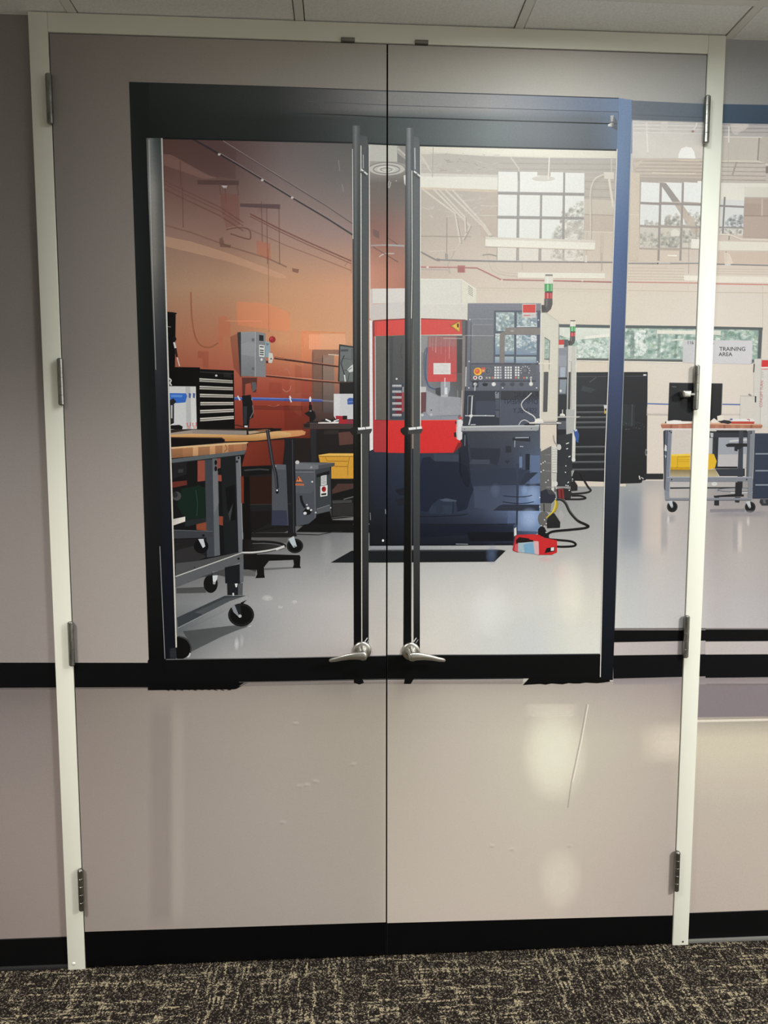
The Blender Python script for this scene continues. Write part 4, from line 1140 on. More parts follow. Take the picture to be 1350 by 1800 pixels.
poly([(160, 694), (600, 470), (752, 418), (752, 450), (162, 740)], G((160, 700), (92, 96, 97), (700, 440), (150, 150, 148)))
line([(160, 692), (600, 468), (752, 416)], 1.4, (136, 137, 136))
poly([(690, 478), (742, 455), (706, 492), (690, 490)], (16, 16, 16))
poly([(200, 720), (620, 672), (790, 668), (640, 720), (520, 770), (260, 900), (270, 840)], (62, 64, 64), 0.8)
ell(694, 582, 110, 98, (14, 14, 14)); ring(694, 582, 98, 86, 1.3, (40, 40, 40)); poly([(612, 515), (640, 498), (690, 575), (672, 598), (630, 560)], (130, 134, 136)); poly([(640, 500), (686, 485), (698, 590), (680, 600)], (32, 35, 36)); ell(684, 592, 14, 14, (170, 172, 172))
poly([(740, 678), (790, 668), (768, 684)], (190, 190, 186))
ell(178, 860, 92, 96, (12, 12, 12)); curve([(160, 762), (230, 790), (268, 850), (262, 910)], 2.2, (58, 58, 58)); curve([(262, 905), (256, 925), (240, 942)], 2.4, (196, 196, 192))
V('_')
item('printed_floor_mat', 'printed black rubber mats on the workshop floor')
poly([(581, 989), (618, 968), (680, 967), (880, 966.5), (889, 968), (869, 987.5), (680, 989)], (26, 28, 30))
poly([(650, 966), (880, 966), (878, 969), (650, 969)], (60, 64, 66), 0.7)
poly([(520, 935), (535, 922), (690, 922), (690, 937)], (20, 20, 20))
line([(522, 939), (560, 940), (585, 935), (602, 934)], 1.2, (40, 39, 38))

# ---- wall and ceiling of the workshop behind the right-hand glass
item('printed_pale_wall', 'printed pale workshop wall and ceiling behind the glass')
pw = table([640, 680, 740, 800, 860, 960, 1085, 1120, 1250, 1400], [205, 260, 300, 340, 400, 450, 500, 540, 600, 700, 850],
  [[(150,148,140),(160,158,150),(190,188,176),(196,194,182),(192,188,178),(188,184,174),(180,176,168),(170,168,162),(150,148,146),(140,138,136)],
   [(170,168,158),(176,174,164),(214,208,190),(196,190,174),(180,174,164),(176,170,160),(172,166,156),(200,195,186),(190,184,176),(176,170,162)],
   [(120,116,110),(124,120,114),(198,192,174),(180,172,160),(172,164,152),(168,160,150),(168,160,148),(205,198,186),(196,190,180),(180,172,164)],
   [(110,104,100),(128,122,116),(176,166,150),(172,162,148),(176,164,150),(180,168,154),(186,172,156),(190,180,166),(182,172,160),(180,170,160)],
   [(140,116,104),(150,132,120),(178,166,150),(184,170,154),(186,172,156),(200,186,168),(204,188,168),(200,186,168),(200,186,170),(190,176,162)],
   [(156,112,94),(160,132,116),(190,174,156),(198,182,164),(206,190,170),(208,192,172),(210,194,174),(210,194,176),(208,194,178),(200,186,172)],
   [(160,100,78),(160,110,92),(196,176,158),(206,186,168),(214,198,178),(218,204,184),(220,206,186),(220,206,186),(216,204,188),(212,200,184)],
   [(150,90,72),(150,90,72),(200,186,166),(210,196,176),(216,202,182),(222,210,186),(222,210,188),(222,210,190),(218,208,192),(214,204,188)],
   [(140,80,60),(140,80,60),(200,190,170),(210,200,180),(218,208,188),(220,208,186),(220,206,184),(222,212,194),(220,210,194),(216,206,190)],
   [(130,70,50),(130,70,50),(200,190,170),(210,200,180),(216,206,188),(216,204,184),(216,202,182),(218,206,188),(216,206,192),(212,202,188)],
   [(130,70,50),(130,70,50),(200,190,170),(208,198,180),(210,200,182),(210,198,180),(212,200,182),(214,202,186),(212,202,188),(208,198,184)]])
poly([(738, 254), (1100, 262), (1100, 855), (722, 855)], pw, cell=(24, 20))
poly([(1082, 208), (1250, 213), (1250, 845), (1082, 845)], pw, cell=(24, 20))
poly([(1240, 213), (1700, 213), (1700, 842), (1240, 842)], pw, cell=(24, 20))
# strip of glass between the two door pulls
V('p')
sg = table([648, 680, 714], [254, 290, 306, 320, 360, 400, 440, 475, 500, 520],
  [[(165,162,153),(170,168,158),(165,163,154)], [(165,162,153),(170,168,158),(165,163,154)], [(140,136,128),(140,136,128),(136,133,127)], [(118,111,105),(116,110,105),(114,110,105)], [(124,111,104),(124,112,105),(128,118,112)],
   [(140,106,97),(143,112,103),(152,122,112)], [(168,126,110),(160,120,106),(158,126,114)], [(194,142,122),(186,134,114),(176,128,112)], [(198,144,122),(188,134,112),(178,126,108)], [(198,142,120),(188,132,110),(176,122,104)]], True)
poly([(380, 440), (960, 450), (960, 2640), (400, 2640)], sg, cell=(16, 14))
item('printed_ceiling_diffuser', 'printed round ceiling air diffuser between the door pulls')
poly([(400, 440), (800, 448), (805, 690), (400, 680)], (176, 174, 162))
poly([(805, 450), (925, 455), (925, 620)], (120, 116, 110)); line([(810, 500), (920, 600)], 3, (176, 172, 164)); line([(815, 560), (920, 655)], 2, (160, 156, 148))
poly([(805, 560), (925, 660), (925, 730), (805, 700)], (100, 98, 94))
ell(655, 790, 262, 96, (178, 175, 164)); ring(655, 790, 258, 90, 1.6, (104, 102, 98), 180, 360)
ring(650, 800, 190, 62, 2.0, (112, 110, 104)); ring(648, 800, 120, 40, 1.6, (206, 204, 192)); ring(645, 805, 80, 26, 1.5, (122, 120, 114)); ell(640, 815, 50, 16, (190, 188, 176))
curve([(690, 960), (672, 1040), (690, 1060), (712, 980)], 1.2, (200, 196, 186), 0.8); poly([(895, 890), (925, 880), (925, 1040), (905, 1000)], (214, 212, 200)); ell(790, 965, 6, 8, (206, 204, 196))
for a_, b_ in (((455, 1660), (540, 1720)), ((470, 1730), (545, 1790))): line([a_, b_], 2.2, (104, 76, 68))
V('a')
line([(1215, 848), (1290, 846)], 2.4, (150, 140, 136)); curve([(1255, 905), (1280, 890), (1330, 888)], 2.0, (180, 166, 156)); line([(1225, 855), (1350, 930)], 1.6, (92, 66, 58)); poly([(1225, 765), (1256, 780), (1256, 815), (1228, 800)], (92, 66, 60))
line([(1290, 805), (1350, 845)], 1.8, (96, 66, 58)); line([(1300, 846), (1380, 850)], 3.2, (150, 148, 146))
glow(1300, 1090, 22, 40, (214, 138, 84), 0.35)

V('b')
item('printed_roof_steel', 'printed roof deck, beams and conduits behind the glass')
poly([(190, 345), (1296, 370), (1296, 412), (900, 410), (560, 400), (330, 385), (190, 372)], (214, 208, 188))
poly([(330, 385), (560, 402), (900, 412), (1296, 414), (1296, 500), (190, 500), (190, 390)], (164, 158, 148), 0.8)
for k in range(5): line([(620, 425 + k * 16), (1296, 432 + k * 15)], 1.3, (146, 138, 128) if k % 2 else (184, 176, 164), 0.7)
rg = random.Random(3)
for k in range(46):
    x_, y_ = rg.uniform(205, 610), rg.uniform(385, 500)
    line([(x_, y_), (x_ + rg.uniform(-50, 50), y_ + rg.uniform(-14, 14))], rg.uniform(0.5, 1.1), rg.choice(((214, 210, 198), (128, 122, 114), (196, 190, 178))), 0.7)
for k in range(5): line([(700, 408), (745, 470), (748, 510)], 2.2, (196, 190, 176)) if k == 0 else None
poly([(1118, 500), (1290, 505), (1285, 650), (1115, 640)], (172, 164, 152), 0.8)
for k in range(6): line([(1120, 520 + k * 22), (1285, 526 + k * 22)], 1.6, (150, 140, 130) if k % 2 else (188, 178, 166), 0.7)
poly([(1112, 645), (1282, 652), (1280, 735), (1112, 730)], (196, 184, 166)); poly([(1112, 730), (1280, 735), (1278, 830), (1112, 826)], (190, 174, 156)); line([(1112, 730), (1280, 735)], 1.4, (150, 138, 124)); line([(1112, 826), (1278, 830)], 1.3, (226, 214, 194))
poly([(520, 600), (628, 600), (620, 870), (530, 860)], (176, 162, 146), 0.6); line([(530, 680), (624, 682)], 1.3, (206, 196, 178)); line([(525, 735), (624, 737)], 1.3, (206, 196, 178))
poly([(190, 496), (628, 508), (628, 590), (190, 576)], (228, 226, 208)); poly([(190, 496), (628, 506), (628, 520), (190, 514)], (206, 202, 188))
poly([(190, 576), (628, 590), (628, 606), (190, 590)], (206, 188, 160), 0.7)
for pts in ([(200, 585), (385, 725), (415, 890)], [(262, 585), (470, 795), (430, 870)], [(330, 590), (545, 800), (580, 850)], [(368, 590), (555, 795), (590, 850)], [(290, 586), (440, 745), (445, 830)]):
    line([(p_[0] + 7, p_[1] + 5) for p_ in pts], 2.0, (142, 130, 116)); line(pts, 3.4, (208, 198, 180))
line([(415, 890), (385, 930), (240, 940)], 2.2, (198, 188, 172)); line([(385, 935), (345, 1015), (360, 1065)], 2.0, (176, 166, 154))
line([(190, 852), (475, 856)], 1.6, (156, 142, 128)); line([(340, 745), (338, 960)], 1.2, (146, 132, 120))
poly([(190, 380), (250, 470), (190, 430)], (190, 184, 170)); line([(195, 400), (250, 490)], 2.5, (206, 200, 184)); line([(262, 350), (258, 520)], 1.0, (150, 144, 134))
for k in range(22):
    x_, y_ = rg.uniform(210, 500), rg.uniform(620, 760)
    line([(x_, y_), (x_ + rg.uniform(-40, 40), y_ + rg.uniform(-18, 18))], 0.9, (214, 206, 192), 0.6)
for k in range(14):
    x_, y_ = rg.uniform(480, 620), rg.uniform(600, 760)
    line([(x_, y_), (x_ + rg.uniform(-60, 20), y_ + rg.uniform(0, 18))], 0.8, (214, 206, 192), 0.5)
curve([(1225, 505), (1175, 530), (1150, 600), (1150, 760), (1148, 870)], 2.2, (206, 196, 178)); curve([(1230, 512), (1182, 540), (1158, 610), (1158, 760), (1156, 870)], 0.9, (150, 138, 124))
poly([(1225, 490), (1282, 492), (1282, 530), (1228, 528)], (214, 206, 188)); line([(1255, 530), (1278, 690)], 4, (218, 210, 192)); line([(1268, 415), (1268, 490)], 2, (190, 182, 168))
for x_, y0_, y1_ in ((1132, 828, 980), (1222, 832, 1045), (1212, 832, 1000)): line([(x_, y0_), (x_ - 6, y1_)], 1.3, (190, 176, 158))
curve([(560, 880), (572, 980), (600, 1050), (680, 1075), (780, 1080)], 2.0, (196, 182, 162)); curve([(600, 960), (612, 1020), (650, 1055), (760, 1066)], 1.6, (200, 186, 168)); line([(765, 1000), (765, 1045)], 1.0, (176, 164, 150))
item('printed_mullion_window', 'printed tall gridded window with tree tops')
poly([(628, 486), (1116, 494), (1112, 996), (620, 996)], (154, 148, 142))
xw = [(630, 738), (752, 870), (878, 996), (1008, 1116)]
rows_ = [(488, 602), (618, 738), (754, 872), (890, 996)]
for r_, (ya, yb) in enumerate(rows_):
    for c_, (xa, xb) in enumerate(xw):
        if r_ == 0 and c_ in (1, 2): continue
        sk = -r_ * 1.5
        poly([(xa + sk, ya + c_ * 2), (xb + sk, ya + c_ * 2 + 2), (xb + sk - 1, yb + c_ * 2), (xa + sk - 1, yb + c_ * 2 - 2)], (234, 236, 226) if r_ < 3 else (226, 220, 204))
poly([(752, 488), (996, 492), (996, 606), (752, 602)], (236, 238, 228))
poly([(630, 505), (740, 508), (738, 602), (628, 600)], (238, 238, 226))
poly([(850, 488), (925, 490), (925, 512), (850, 510)], (176, 166, 152)); ell(885, 528, 66, 15, (208, 202, 188)); line([(920, 360), (912, 530)], 2.2, (232, 226, 208)); line([(928, 410), (918, 520)], 1.0, (160, 150, 138))
TREE = ((190, 190, 178), (168, 170, 158), (200, 196, 184), (150, 152, 142), (178, 176, 164))
foliage(985, 655, 1112, 750, 120, TREE, 8, 20, 11, lambda x, y: (x - 985) * 0.75 + (y - 690) > 50 or y > 715)
foliage(925, 756, 1112, 872, 190, TREE, 9, 22, 12, lambda x, y: x + (y - 760) * 0.55 > 985)
foliage(925, 895, 1110, 992, 130, ((206, 200, 186), (190, 184, 170), (214, 208, 194), (178, 174, 160)), 8, 20, 13)
poly([(1000, 775), (1112, 770), (1112, 872), (1000, 872)], (206, 198, 182), 0.45)
for x_ in (742, 872, 1000): line([(x_, 606), (x_ - 4, 872)], 4.0, (140, 136, 132))
line([(742, 486), (744, 540)], 3.0, (140, 136, 132)); line([(1002, 495), (1000, 608)], 3.0, (140, 136, 132))
line([(628, 608), (1116, 616)], 3.4, (136, 132, 128)); line([(624, 745), (1114, 750)], 3.2, (140, 136, 132))
for x_ in (736, 862): line([(x_, 920), (x_ - 2, 992)], 3.2, (164, 154, 144))
item('printed_strip_light', 'printed white fluorescent strip lights')
poly([(555, 856), (1178, 876), (1174, 930), (556, 910)], (236, 232, 214)); poly([(555, 856), (1178, 876), (1176, 890), (555, 870)], (214, 206, 188)); line([(556, 911), (1174, 931)], 1.2, (196, 180, 158))
poly([(740, 1058), (1232, 1062), (1232, 1092), (740, 1088)], (236, 230, 210)); line([(740, 1089), (1232, 1093)], 1.2, (206, 188, 164))
item('printed_sprinkler_pipes', 'printed grey and red pipes along the pale wall')
line([(190, 940), (275, 985), (400, 990), (700, 995), (1275, 1000)], 2.6, (126, 122, 118)); line([(275, 981), (700, 991), (1275, 996)], 0.9, (186, 180, 170))
poly([(330, 950), (345, 955), (345, 985), (330, 985)], (146, 138, 130)); poly([(280, 978), (300, 980), (300, 994), (280, 992)], (128, 122, 118)); poly([(1120, 960), (1130, 960), (1130, 1000), (1118, 1000)], (224, 218, 204))
line([(190, 1026), (400, 1028), (510, 1032), (560, 1056), (645, 1098), (880, 1102), (1275, 1112)], 2.8, (164, 104, 97)); line([(190, 1022), (510, 1028), (645, 1094), (1275, 1108)], 0.9, (206, 164, 152))
poly([(400, 1018), (442, 1018), (442, 1058), (400, 1058)], (160, 92, 88)); line([(404, 1022), (438, 1022), (438, 1054)], 1.0, (190, 118, 112))
for x_ in (230, 650, 1104): ell(x_, 1028 if x_ < 500 else 1103, 7, 6, (224, 212, 196))
line([(190, 1040), (340, 1042), (355, 1060)], 1.6, (176, 164, 152)); curve([(540, 960), (580, 955), (620, 965)], 1.8, (146, 138, 130))
V('s')
line([(605, 172), (980, 176), (1330, 182)], 1.4, (196, 182, 160)); line([(605, 184), (980, 188), (1330, 194)], 0.9, (206, 192, 170))

# ---- the pale ceiling and window behind the side glass (and on over the wall)
V('c')
item('printed_sidelight_ceiling', 'printed ceiling, lamp and window behind the side glass')
poly([(200, 205), (812, 215), (812, 520), (200, 520)], (204, 199, 188), 0.6)
for k, y_ in enumerate((225, 240, 256, 270, 286, 304)): line([(210, y_), (812, y_ + 10)], 1.6, ((176, 172, 166), (206, 202, 194))[k % 2], 0.85)
poly([(440, 212), (500, 213), (500, 300), (440, 300)], (196, 192, 184), 0.8); line([(320, 220), (330, 470)], 2.5, (220, 216, 204), 0.7)
curve([(745, 222), (738, 250), (715, 285)], 2.0, (226, 222, 212)); ell(712, 294, 12, 10, (150, 118, 104))
poly([(588, 520), (592, 480), (615, 440), (655, 424), (700, 432), (725, 470), (734, 525)], (244, 244, 236)); poly([(570, 532), (790, 536), (760, 550), (600, 548)], (240, 226, 200))
poly([(200, 520), (790, 530), (790, 700), (210, 690)], (178, 164, 148), 0.7)
for k in range(9): line([(230, 545 + k * 15), (795, 552 + k * 15)], 1.5, ((152, 140, 126), (196, 184, 166))[k % 2], 0.75)
poly([(200, 560), (290, 540), (230, 605)], (196, 184, 168), 0.8); line([(365, 645), (520, 650), (740, 652)], 1.8, (216, 204, 184))
poly([(262, 680), (790, 695), (770, 1295), (258, 1290)], (170, 158, 146))
SK = (236, 238, 232)
for xa, xb in ((275, 435), (452, 620), (638, 788)): poly([(xa, 724), (xb, 732), (xb - 3, 900), (xa - 4, 890)], SK)
for xa, xb in ((268, 430), (446, 612), (632, 785)): poly([(xa, 912), (xb, 920), (xb - 4, 1095), (xa - 4, 1085)], (230, 232, 226))
for xa, xb in ((264, 424), (440, 606), (626, 778)): poly([(xa, 1104), (xb, 1112), (xb - 4, 1285), (xa - 4, 1278)], (206, 200, 184))
for xa, xb in ((262, 420), (436, 604)): poly([(xa, 1296), (xb, 1300), (xb - 2, 1395), (xa - 2, 1392)], (212, 196, 176))
poly([(752, 715), (795, 716), (792, 740), (752, 738)], (240, 238, 228))
poly([(415, 712), (485, 732), (640, 935), (760, 1110), (770, 1190), (720, 1165), (560, 920)], (186, 172, 156))
poly([(430, 730), (485, 732), (598, 888), (538, 890)], (146, 140, 134))
for x0_, y0_, x1_, y1_, n_, sd in ((470, 960, 612, 1095, 70, 21), (640, 930, 790, 1100, 55, 22), (264, 1110, 424, 1280, 50, 23), (440, 1112, 606, 1280, 80, 24), (626, 1115, 770, 1240, 50, 25), (300, 1040, 430, 1090, 16, 26)):
    foliage(x0_, y0_, x1_, y1_, int(n_ * 1.8), ((158, 158, 148), (178, 176, 162), (140, 142, 134), (192, 188, 174)), 10, 28, sd, (lambda x, y, a=y0_, h=y1_ - y0_: (y - a) > h * 0.15 + abs(math.sin(x * .05)) * h * 0.3))
poly([(525, 1140), (560, 1120), (600, 1145), (595, 1185), (530, 1185)], (226, 222, 206)); poly([(495, 1340), (580, 1342), (575, 1354), (500, 1350)], (240, 234, 218)); poly([(495, 1450), (560, 1452), (550, 1460), (500, 1458)], (236, 230, 214))
poly([(600, 985), (660, 1000), (720, 1020), (735, 1100), (690, 1105), (640, 1040)], (196, 182, 164), 0.9)
line([(440, 735), (420, 1390)], 3.6, (146, 138, 132)); line([(628, 735), (606, 1390)], 3.4, (150, 142, 134)); line([(268, 902), (790, 916)], 3.6, (146, 138, 132)); line([(264, 1096), (780, 1108)], 3.2, (160, 150, 140)); line([(260, 1286), (610, 1298)], 2.2, (176, 162, 148))
poly([(185, 640), (262, 650), (255, 1395), (170, 1390)], (206, 190, 168)); line([(180, 1000), (258, 1003)], 1.6, (226, 214, 194))
line([(680, 1180), (676, 1500)], 1.0, (170, 156, 142)); line([(740, 1100), (742, 1210)], 1.0, (150, 138, 126))
poly([(700, 1205), (790, 1210), (770, 1290), (698, 1286)], (236, 232, 216)); poly([(635, 1515), (775, 1518), (770, 1560), (635, 1556)], (238, 232, 214))
line([(165, 1412), (400, 1415), (760, 1412)], 2.2, (142, 138, 136)); line([(400, 1411), (520, 1413)], 3.0, (176, 174, 172)); ell(414, 1412, 8, 7, (60, 60, 60)); line([(165, 1406), (760, 1406)], 0.8, (206, 198, 184))
for y_ in (1450, 1475, 1500, 1525, 1545): line([(160, y_), (640, y_ + 6)], 1.1, (202, 186, 162), 0.9)
line([(160, 1570), (760, 1578)], 2.6, (190, 130, 118)); line([(160, 1566), (760, 1574)], 0.9, (222, 180, 166))
# continuation on the wall right of the frame
for k, y_ in enumerate((235, 250, 268, 284, 300, 318)): line([(960, y_), (1700, y_ + 6)], 1.6, ((150, 146, 142), (186, 182, 174))[k % 2], 0.85)
poly([(1030, 228), (1185, 232), (1180, 260), (1100, 310), (1090, 330), (1040, 300)], (196, 190, 180), 0.6)
poly([(965, 345), (1300, 345), (1280, 545), (960, 545)], (190, 182, 170)); poly([(1280, 340), (1700, 340), (1700, 590), (1340, 572), (1262, 545)], (182, 174, 162)); line([(1275, 345), (1262, 540)], 2.4, (140, 132, 124)); line([(960, 545), (1262, 548), (1345, 575), (1700, 690)], 2.0, (214, 206, 188))
line([(970, 340), (1300, 345)], 2.0, (210, 204, 192)); line([(1018, 240), (1010, 700), (990, 765)], 1.2, (176, 168, 156)); line([(1018, 250), (1016, 390)], 2.0, (226, 222, 210))
for k in range(9): line([(955, 560 + k * 18), (1330, 566 + k * 18)], 1.7, ((150, 138, 126), (190, 178, 162))[k % 2], 0.8)
line([(1085, 552), (1045, 670)], 3.0, (156, 146, 134)); poly([(1330, 590), (1350, 590), (1350, 650), (1330, 650)], (120, 112, 106))
poly([(950, 730), (1700, 738), (1700, 855), (1150, 850), (1145, 920), (945, 915)], (226, 224, 208)); poly([(1150, 765), (1700, 772), (1700, 850), (1150, 850)], (214, 210, 194))
poly([(945, 870), (1145, 880), (1140, 1175), (935, 1165)], (214, 216, 210)); foliage(985, 1000, 1140, 1110, 110, ((140, 146, 146), (120, 126, 128), (166, 170, 166)), 9, 24, 31, lambda x, y: (x - 985) * 0.8 + (y - 1000) > 70); foliage(935, 1120, 1140, 1170, 70, ((160, 154, 142), (140, 138, 130), (200, 194, 180)), 9, 22, 32)
line([(982, 850), (965, 1165)], 3.2, (128, 124, 122)); line([(940, 925), (1145, 935)], 3.2, (134, 130, 128)); line([(936, 1108), (1140, 1112)], 2.6, (140, 134, 128))
poly([(1150, 860), (1700, 866), (1700, 1210), (1135, 1195)], (176, 158, 144)); poly([(1150, 905), (1290, 910), (1285, 1010), (1145, 1008)], (166, 148, 134)); poly([(1300, 870), (1700, 870), (1700, 1010), (1300, 1010)], (170, 152, 138)); line([(1145, 1010), (1700, 1016)], 1.6, (140, 126, 116)); line([(1300, 866), (1298, 1010)], 2.0, (196, 180, 164))
line([(935, 1165), (1030, 1172), (1130, 1212), (1350, 1215), (1700, 1215)], 2.4, (222, 212, 194)); line([(1020, 1178), (1018, 1215)], 1.2, (120, 112, 104))
poly([(930, 1225), (1700, 1240), (1700, 1310), (925, 1300)], (226, 220, 202)); poly([(925, 1312), (1700, 1318), (1700, 1420), (920, 1415)], (204, 184, 164)); line([(995, 1310), (990, 1400)], 1.4, (128, 118, 108)); poly([(975, 1320), (1020, 1325), (1060, 1420), (985, 1430)], (220, 210, 192), 0.7)
line([(915, 1420), (1700, 1438)], 2.4, (128, 124, 120)); poly([(982, 1412), (1035, 1418), (1030, 1432), (984, 1430)], (206, 204, 196))
for y_ in (1460, 1480, 1500): line([(910, y_), (1700, y_ + 10)], 1.1, (204, 188, 166), 0.9)
poly([(908, 1520), (1700, 1530), (1700, 1580), (906, 1572)], (230, 222, 204))
V('q')
line([(1040, 165), (1345, 170), (1900, 178)], 2.0, (196, 120, 106)); line([(515, 205), (935, 212)], 1.6, (202, 186, 162)); line([(1040, 216), (1900, 224)], 1.6, (196, 180, 158)); line([(876, 150), (876, 210)], 0.8, (206, 194, 174)); line([(1318, 168), (1318, 430)], 1.0, (196, 184, 166))
line([(362, -20), (362, 95)], 0.9, (176, 164, 150))

# ---- strip window with trees
V('q')
item('printed_strip_window', 'printed long low window with green trees')
poly([(108, 408), (1318, 424), (1308, 620), (1250, 640), (842, 624), (215, 616), (108, 600)], (120, 128, 124))
poly([(112, 424), (1290, 440), (1285, 618), (115, 606)], G((112, 500), (176, 194, 180), (1290, 500), (132, 156, 146)))
GR = ((150, 176, 158), (120, 150, 132), (196, 208, 194), (96, 126, 112), (222, 228, 218), (168, 190, 160), (134, 160, 150), (206, 216, 200))
foliage(112, 430, 1290, 608, 900, GR, 9, 26, 41, a=0.85); scatter(215, 440, 1290, 606, 420, GR, 3, 8, 44, a=0.55)
for x_, w_ in ((545, 9), (700, 5), (250, 5), (800, 4), (1090, 5)): line([(x_ + 6, 442), (x_, 606)], w_, (112, 128, 122), 0.6)
foliage(555, 440, 625, 595, 60, ((230, 234, 226),), 8, 20, 42)
foliage(215, 500, 420, 606, 150, ((228, 234, 226), (206, 216, 206), (170, 190, 176)), 7, 18, 43)
poly([(112, 424), (420, 430), (420, 480), (200, 500), (112, 470)], (226, 228, 214), 0.85)
poly([(260, 478), (420, 458), (420, 476), (262, 494)], (236, 234, 218))
poly([(690, 440), (920, 443), (920, 465), (690, 462)], (228, 224, 208)); poly([(1025, 442), (1070, 443), (1068, 470), (1025, 468)], (214, 214, 200)); line([(780, 500), (850, 494)], 2.6, (214, 218, 204))
line([(108, 412), (420, 418), (930, 424), (1318, 432)], 4.6, (74, 82, 82)); line([(1306, 428), (1296, 624)], 5.0, (74, 80, 80)); line([(215, 612), (842, 622)], 3.4, (84, 88, 86)); line([(215, 622), (842, 632)], 2.0, (230, 222, 204))
line([(1252, 622), (1300, 622)], 3.0, (84, 88, 86))

# ---- black cabinets and shelves along the back wall
item('printed_black_cabinet', 'printed tall black cabinet and dark drawers along the back wall')
poly([(95, 690), (636, 688), (630, 1320), (520, 1345), (95, 1330)], (24, 25, 28))
poly([(470, 690), (636, 688), (624, 1330), (450, 1350)], (26, 27, 30)); line([(480, 714), (632, 712)], 1.4, (50, 54, 58)); poly([(610, 702), (628, 702), (628, 710), (610, 710)], (220, 220, 220))
poly([(490, 880), (560, 880), (560, 1010), (485, 1010)], (48, 52, 54), 0.7); line([(545, 880), (540, 1010)], 2, (70, 72, 72), 0.6)
rg = random.Random(5)
for k in range(24): ell(rg.uniform(480, 620), rg.uniform(985, 1030), rg.uniform(1.5, 3.5), rg.uniform(1.5, 3), (96, 98, 98), 0.8, 6)
poly([(215, 695), (395, 694), (388, 880), (215, 885)], (34, 37, 40)); line([(215, 716), (395, 714)], 1.3, (58, 62, 64)); line([(330, 720), (290, 750)], 1.2, (72, 76, 78)); poly([(250, 770), (330, 790), (300, 810), (240, 800)], (48, 52, 54))
for y_ in (890, 930, 960, 990, 1020, 1135, 1180, 1225, 1270): line([(100, y_), (390, y_ - 2)], 2.6, (64, 66, 68)); line([(100, y_ - 5), (390, y_ - 7)], 0.9, (108, 110, 110))
poly([(375, 885), (398, 885), (396, 905), (378, 905)], (206, 206, 202)); poly([(378, 905), (392, 905), (392, 935), (378, 935)], (186, 160, 60)); poly([(382, 905), (392, 905), (392, 918), (382, 918)], (24, 24, 24))
line([(392, 900), (385, 1330)], 1.4, (120, 122, 124))
ell(627, 1165, 7, 20, (120, 120, 118)); ell(627, 1165, 3, 12, (40, 40, 40))
V('r')
poly([(500, 125), (640, 125), (640, 165), (500, 165)], (32, 34, 36)); poly([(465, 130), (498, 122), (498, 150), (508, 158), (490, 190), (470, 185), (462, 160)], (66, 68, 70)); ell(484, 160, 14, 26, (22, 22, 23)); line([(478, 130), (494, 140)], 2.0, (206, 206, 204))
poly([(345, 0), (515, 0), (515, 128), (480, 190), (345, 194)], (26, 27, 29)); ell(482, 158, 15, 28, (24, 24, 25)); line([(476, 140), (482, 165)], 2.2, (196, 196, 194)); line([(490, 150), (506, 162)], 1.4, (196, 196, 194))
V('q')
item('printed_blue_pipe', 'printed blue pipe along the pale wall')
line([(632, 876), (760, 880)], 2.4, (86, 108, 156)); line([(1078, 880), (1186, 882)], 2.4, (86, 108, 156))
poly([(632, 890), (760, 892), (756, 935), (630, 932)], (206, 196, 186), 0.6); poly([(630, 934), (758, 936), (757, 948), (630, 946)], (176, 166, 158), 0.8); poly([(1076, 936), (1186, 936), (1186, 948), (1076, 946)], (186, 176, 168), 0.7)
item('printed_monitor', 'printed black monitor on the far bench')
poly([(764, 752), (1080, 757), (1070, 985), (755, 978)], (24, 25, 28)); line([(764, 753), (1080, 758)], 1.4, (56, 58, 60)); line([(780, 775), (805, 777)], 1.2, (90, 90, 90))
poly([(790, 830), (842, 832), (838, 885), (788, 884)], (42, 44, 42), 0.8); poly([(1004, 760), (1024, 760), (1018, 972), (1000, 972)], (18, 18, 19))
poly([(1076, 760), (1081, 760), (1072, 975), (1068, 972)], (70, 72, 72))
item('printed_training_sign', 'printed hanging sign reading TRAINING AREA')
poly([(850, 498), (1250, 502), (1258, 512), (1252, 632), (1244, 642), (850, 634), (842, 625), (844, 508)], G((844, 560), (196, 196, 194), (1255, 560), (206, 202, 204)))
text('116', 868, 524, 20, (62, 62, 64), sx=0.92, bold=0.012); text('G', 1008, 526, 20, (62, 62, 64), sx=0.92, bold=0.012)
text('TRAINING', 1060, 563, 23, (50, 52, 56), sx=1.0, bold=0.014); text('AREA', 1056, 594, 22, (50, 52, 56), sx=1.04, bold=0.014)
item('printed_grey_machine', 'printed pale machine tool at the right edge')
poly([(1268, 610), (1900, 596), (1900, 1060), (1262, 1005), (1266, 640)], (204, 200, 190)); poly([(1310, 604), (1900, 600), (1900, 1050), (1300, 1010)], (208, 205, 196)); line([(1268, 640), (1264, 690)], 2.4, (96, 96, 94)); line([(1310, 612), (1302, 1000)], 1.0, (176, 172, 164))
poly([(1312, 618), (1900, 610), (1900, 655), (1310, 660)], (206, 38, 40)); line([(1312, 672), (1400, 670)], 2.0, (214, 130, 124)); line([(1308, 662), (1400, 660)], 2.0, (232, 222, 214))
text('CONCEPT TURN', 1314, 898, 17, (176, 62, 56), ex=(0.045, -1), ey=(-1, -0.045), sx=0.845)
for k in range(3): line([(1312, 690 + k * 14), (1322, 690 + k * 14)], 1.4, (170, 168, 162))
poly([(1186, 830), (1275, 832), (1268, 985), (1182, 975)], (206, 200, 188)); line([(1186, 830), (1275, 832)], 1.0, (160, 156, 148)); line([(1234, 820), (1250, 828)], 2.4, (130, 128, 124)); poly([(1270, 832), (1280, 832), (1278, 870), (1270, 868)], (54, 56, 58))
item('printed_far_bench', 'printed rolling bench with a butcher block top and yellow bin')
V('o')
poly([(355, 205), (380, 190), (390, 780), (362, 750)], (44, 50, 58))
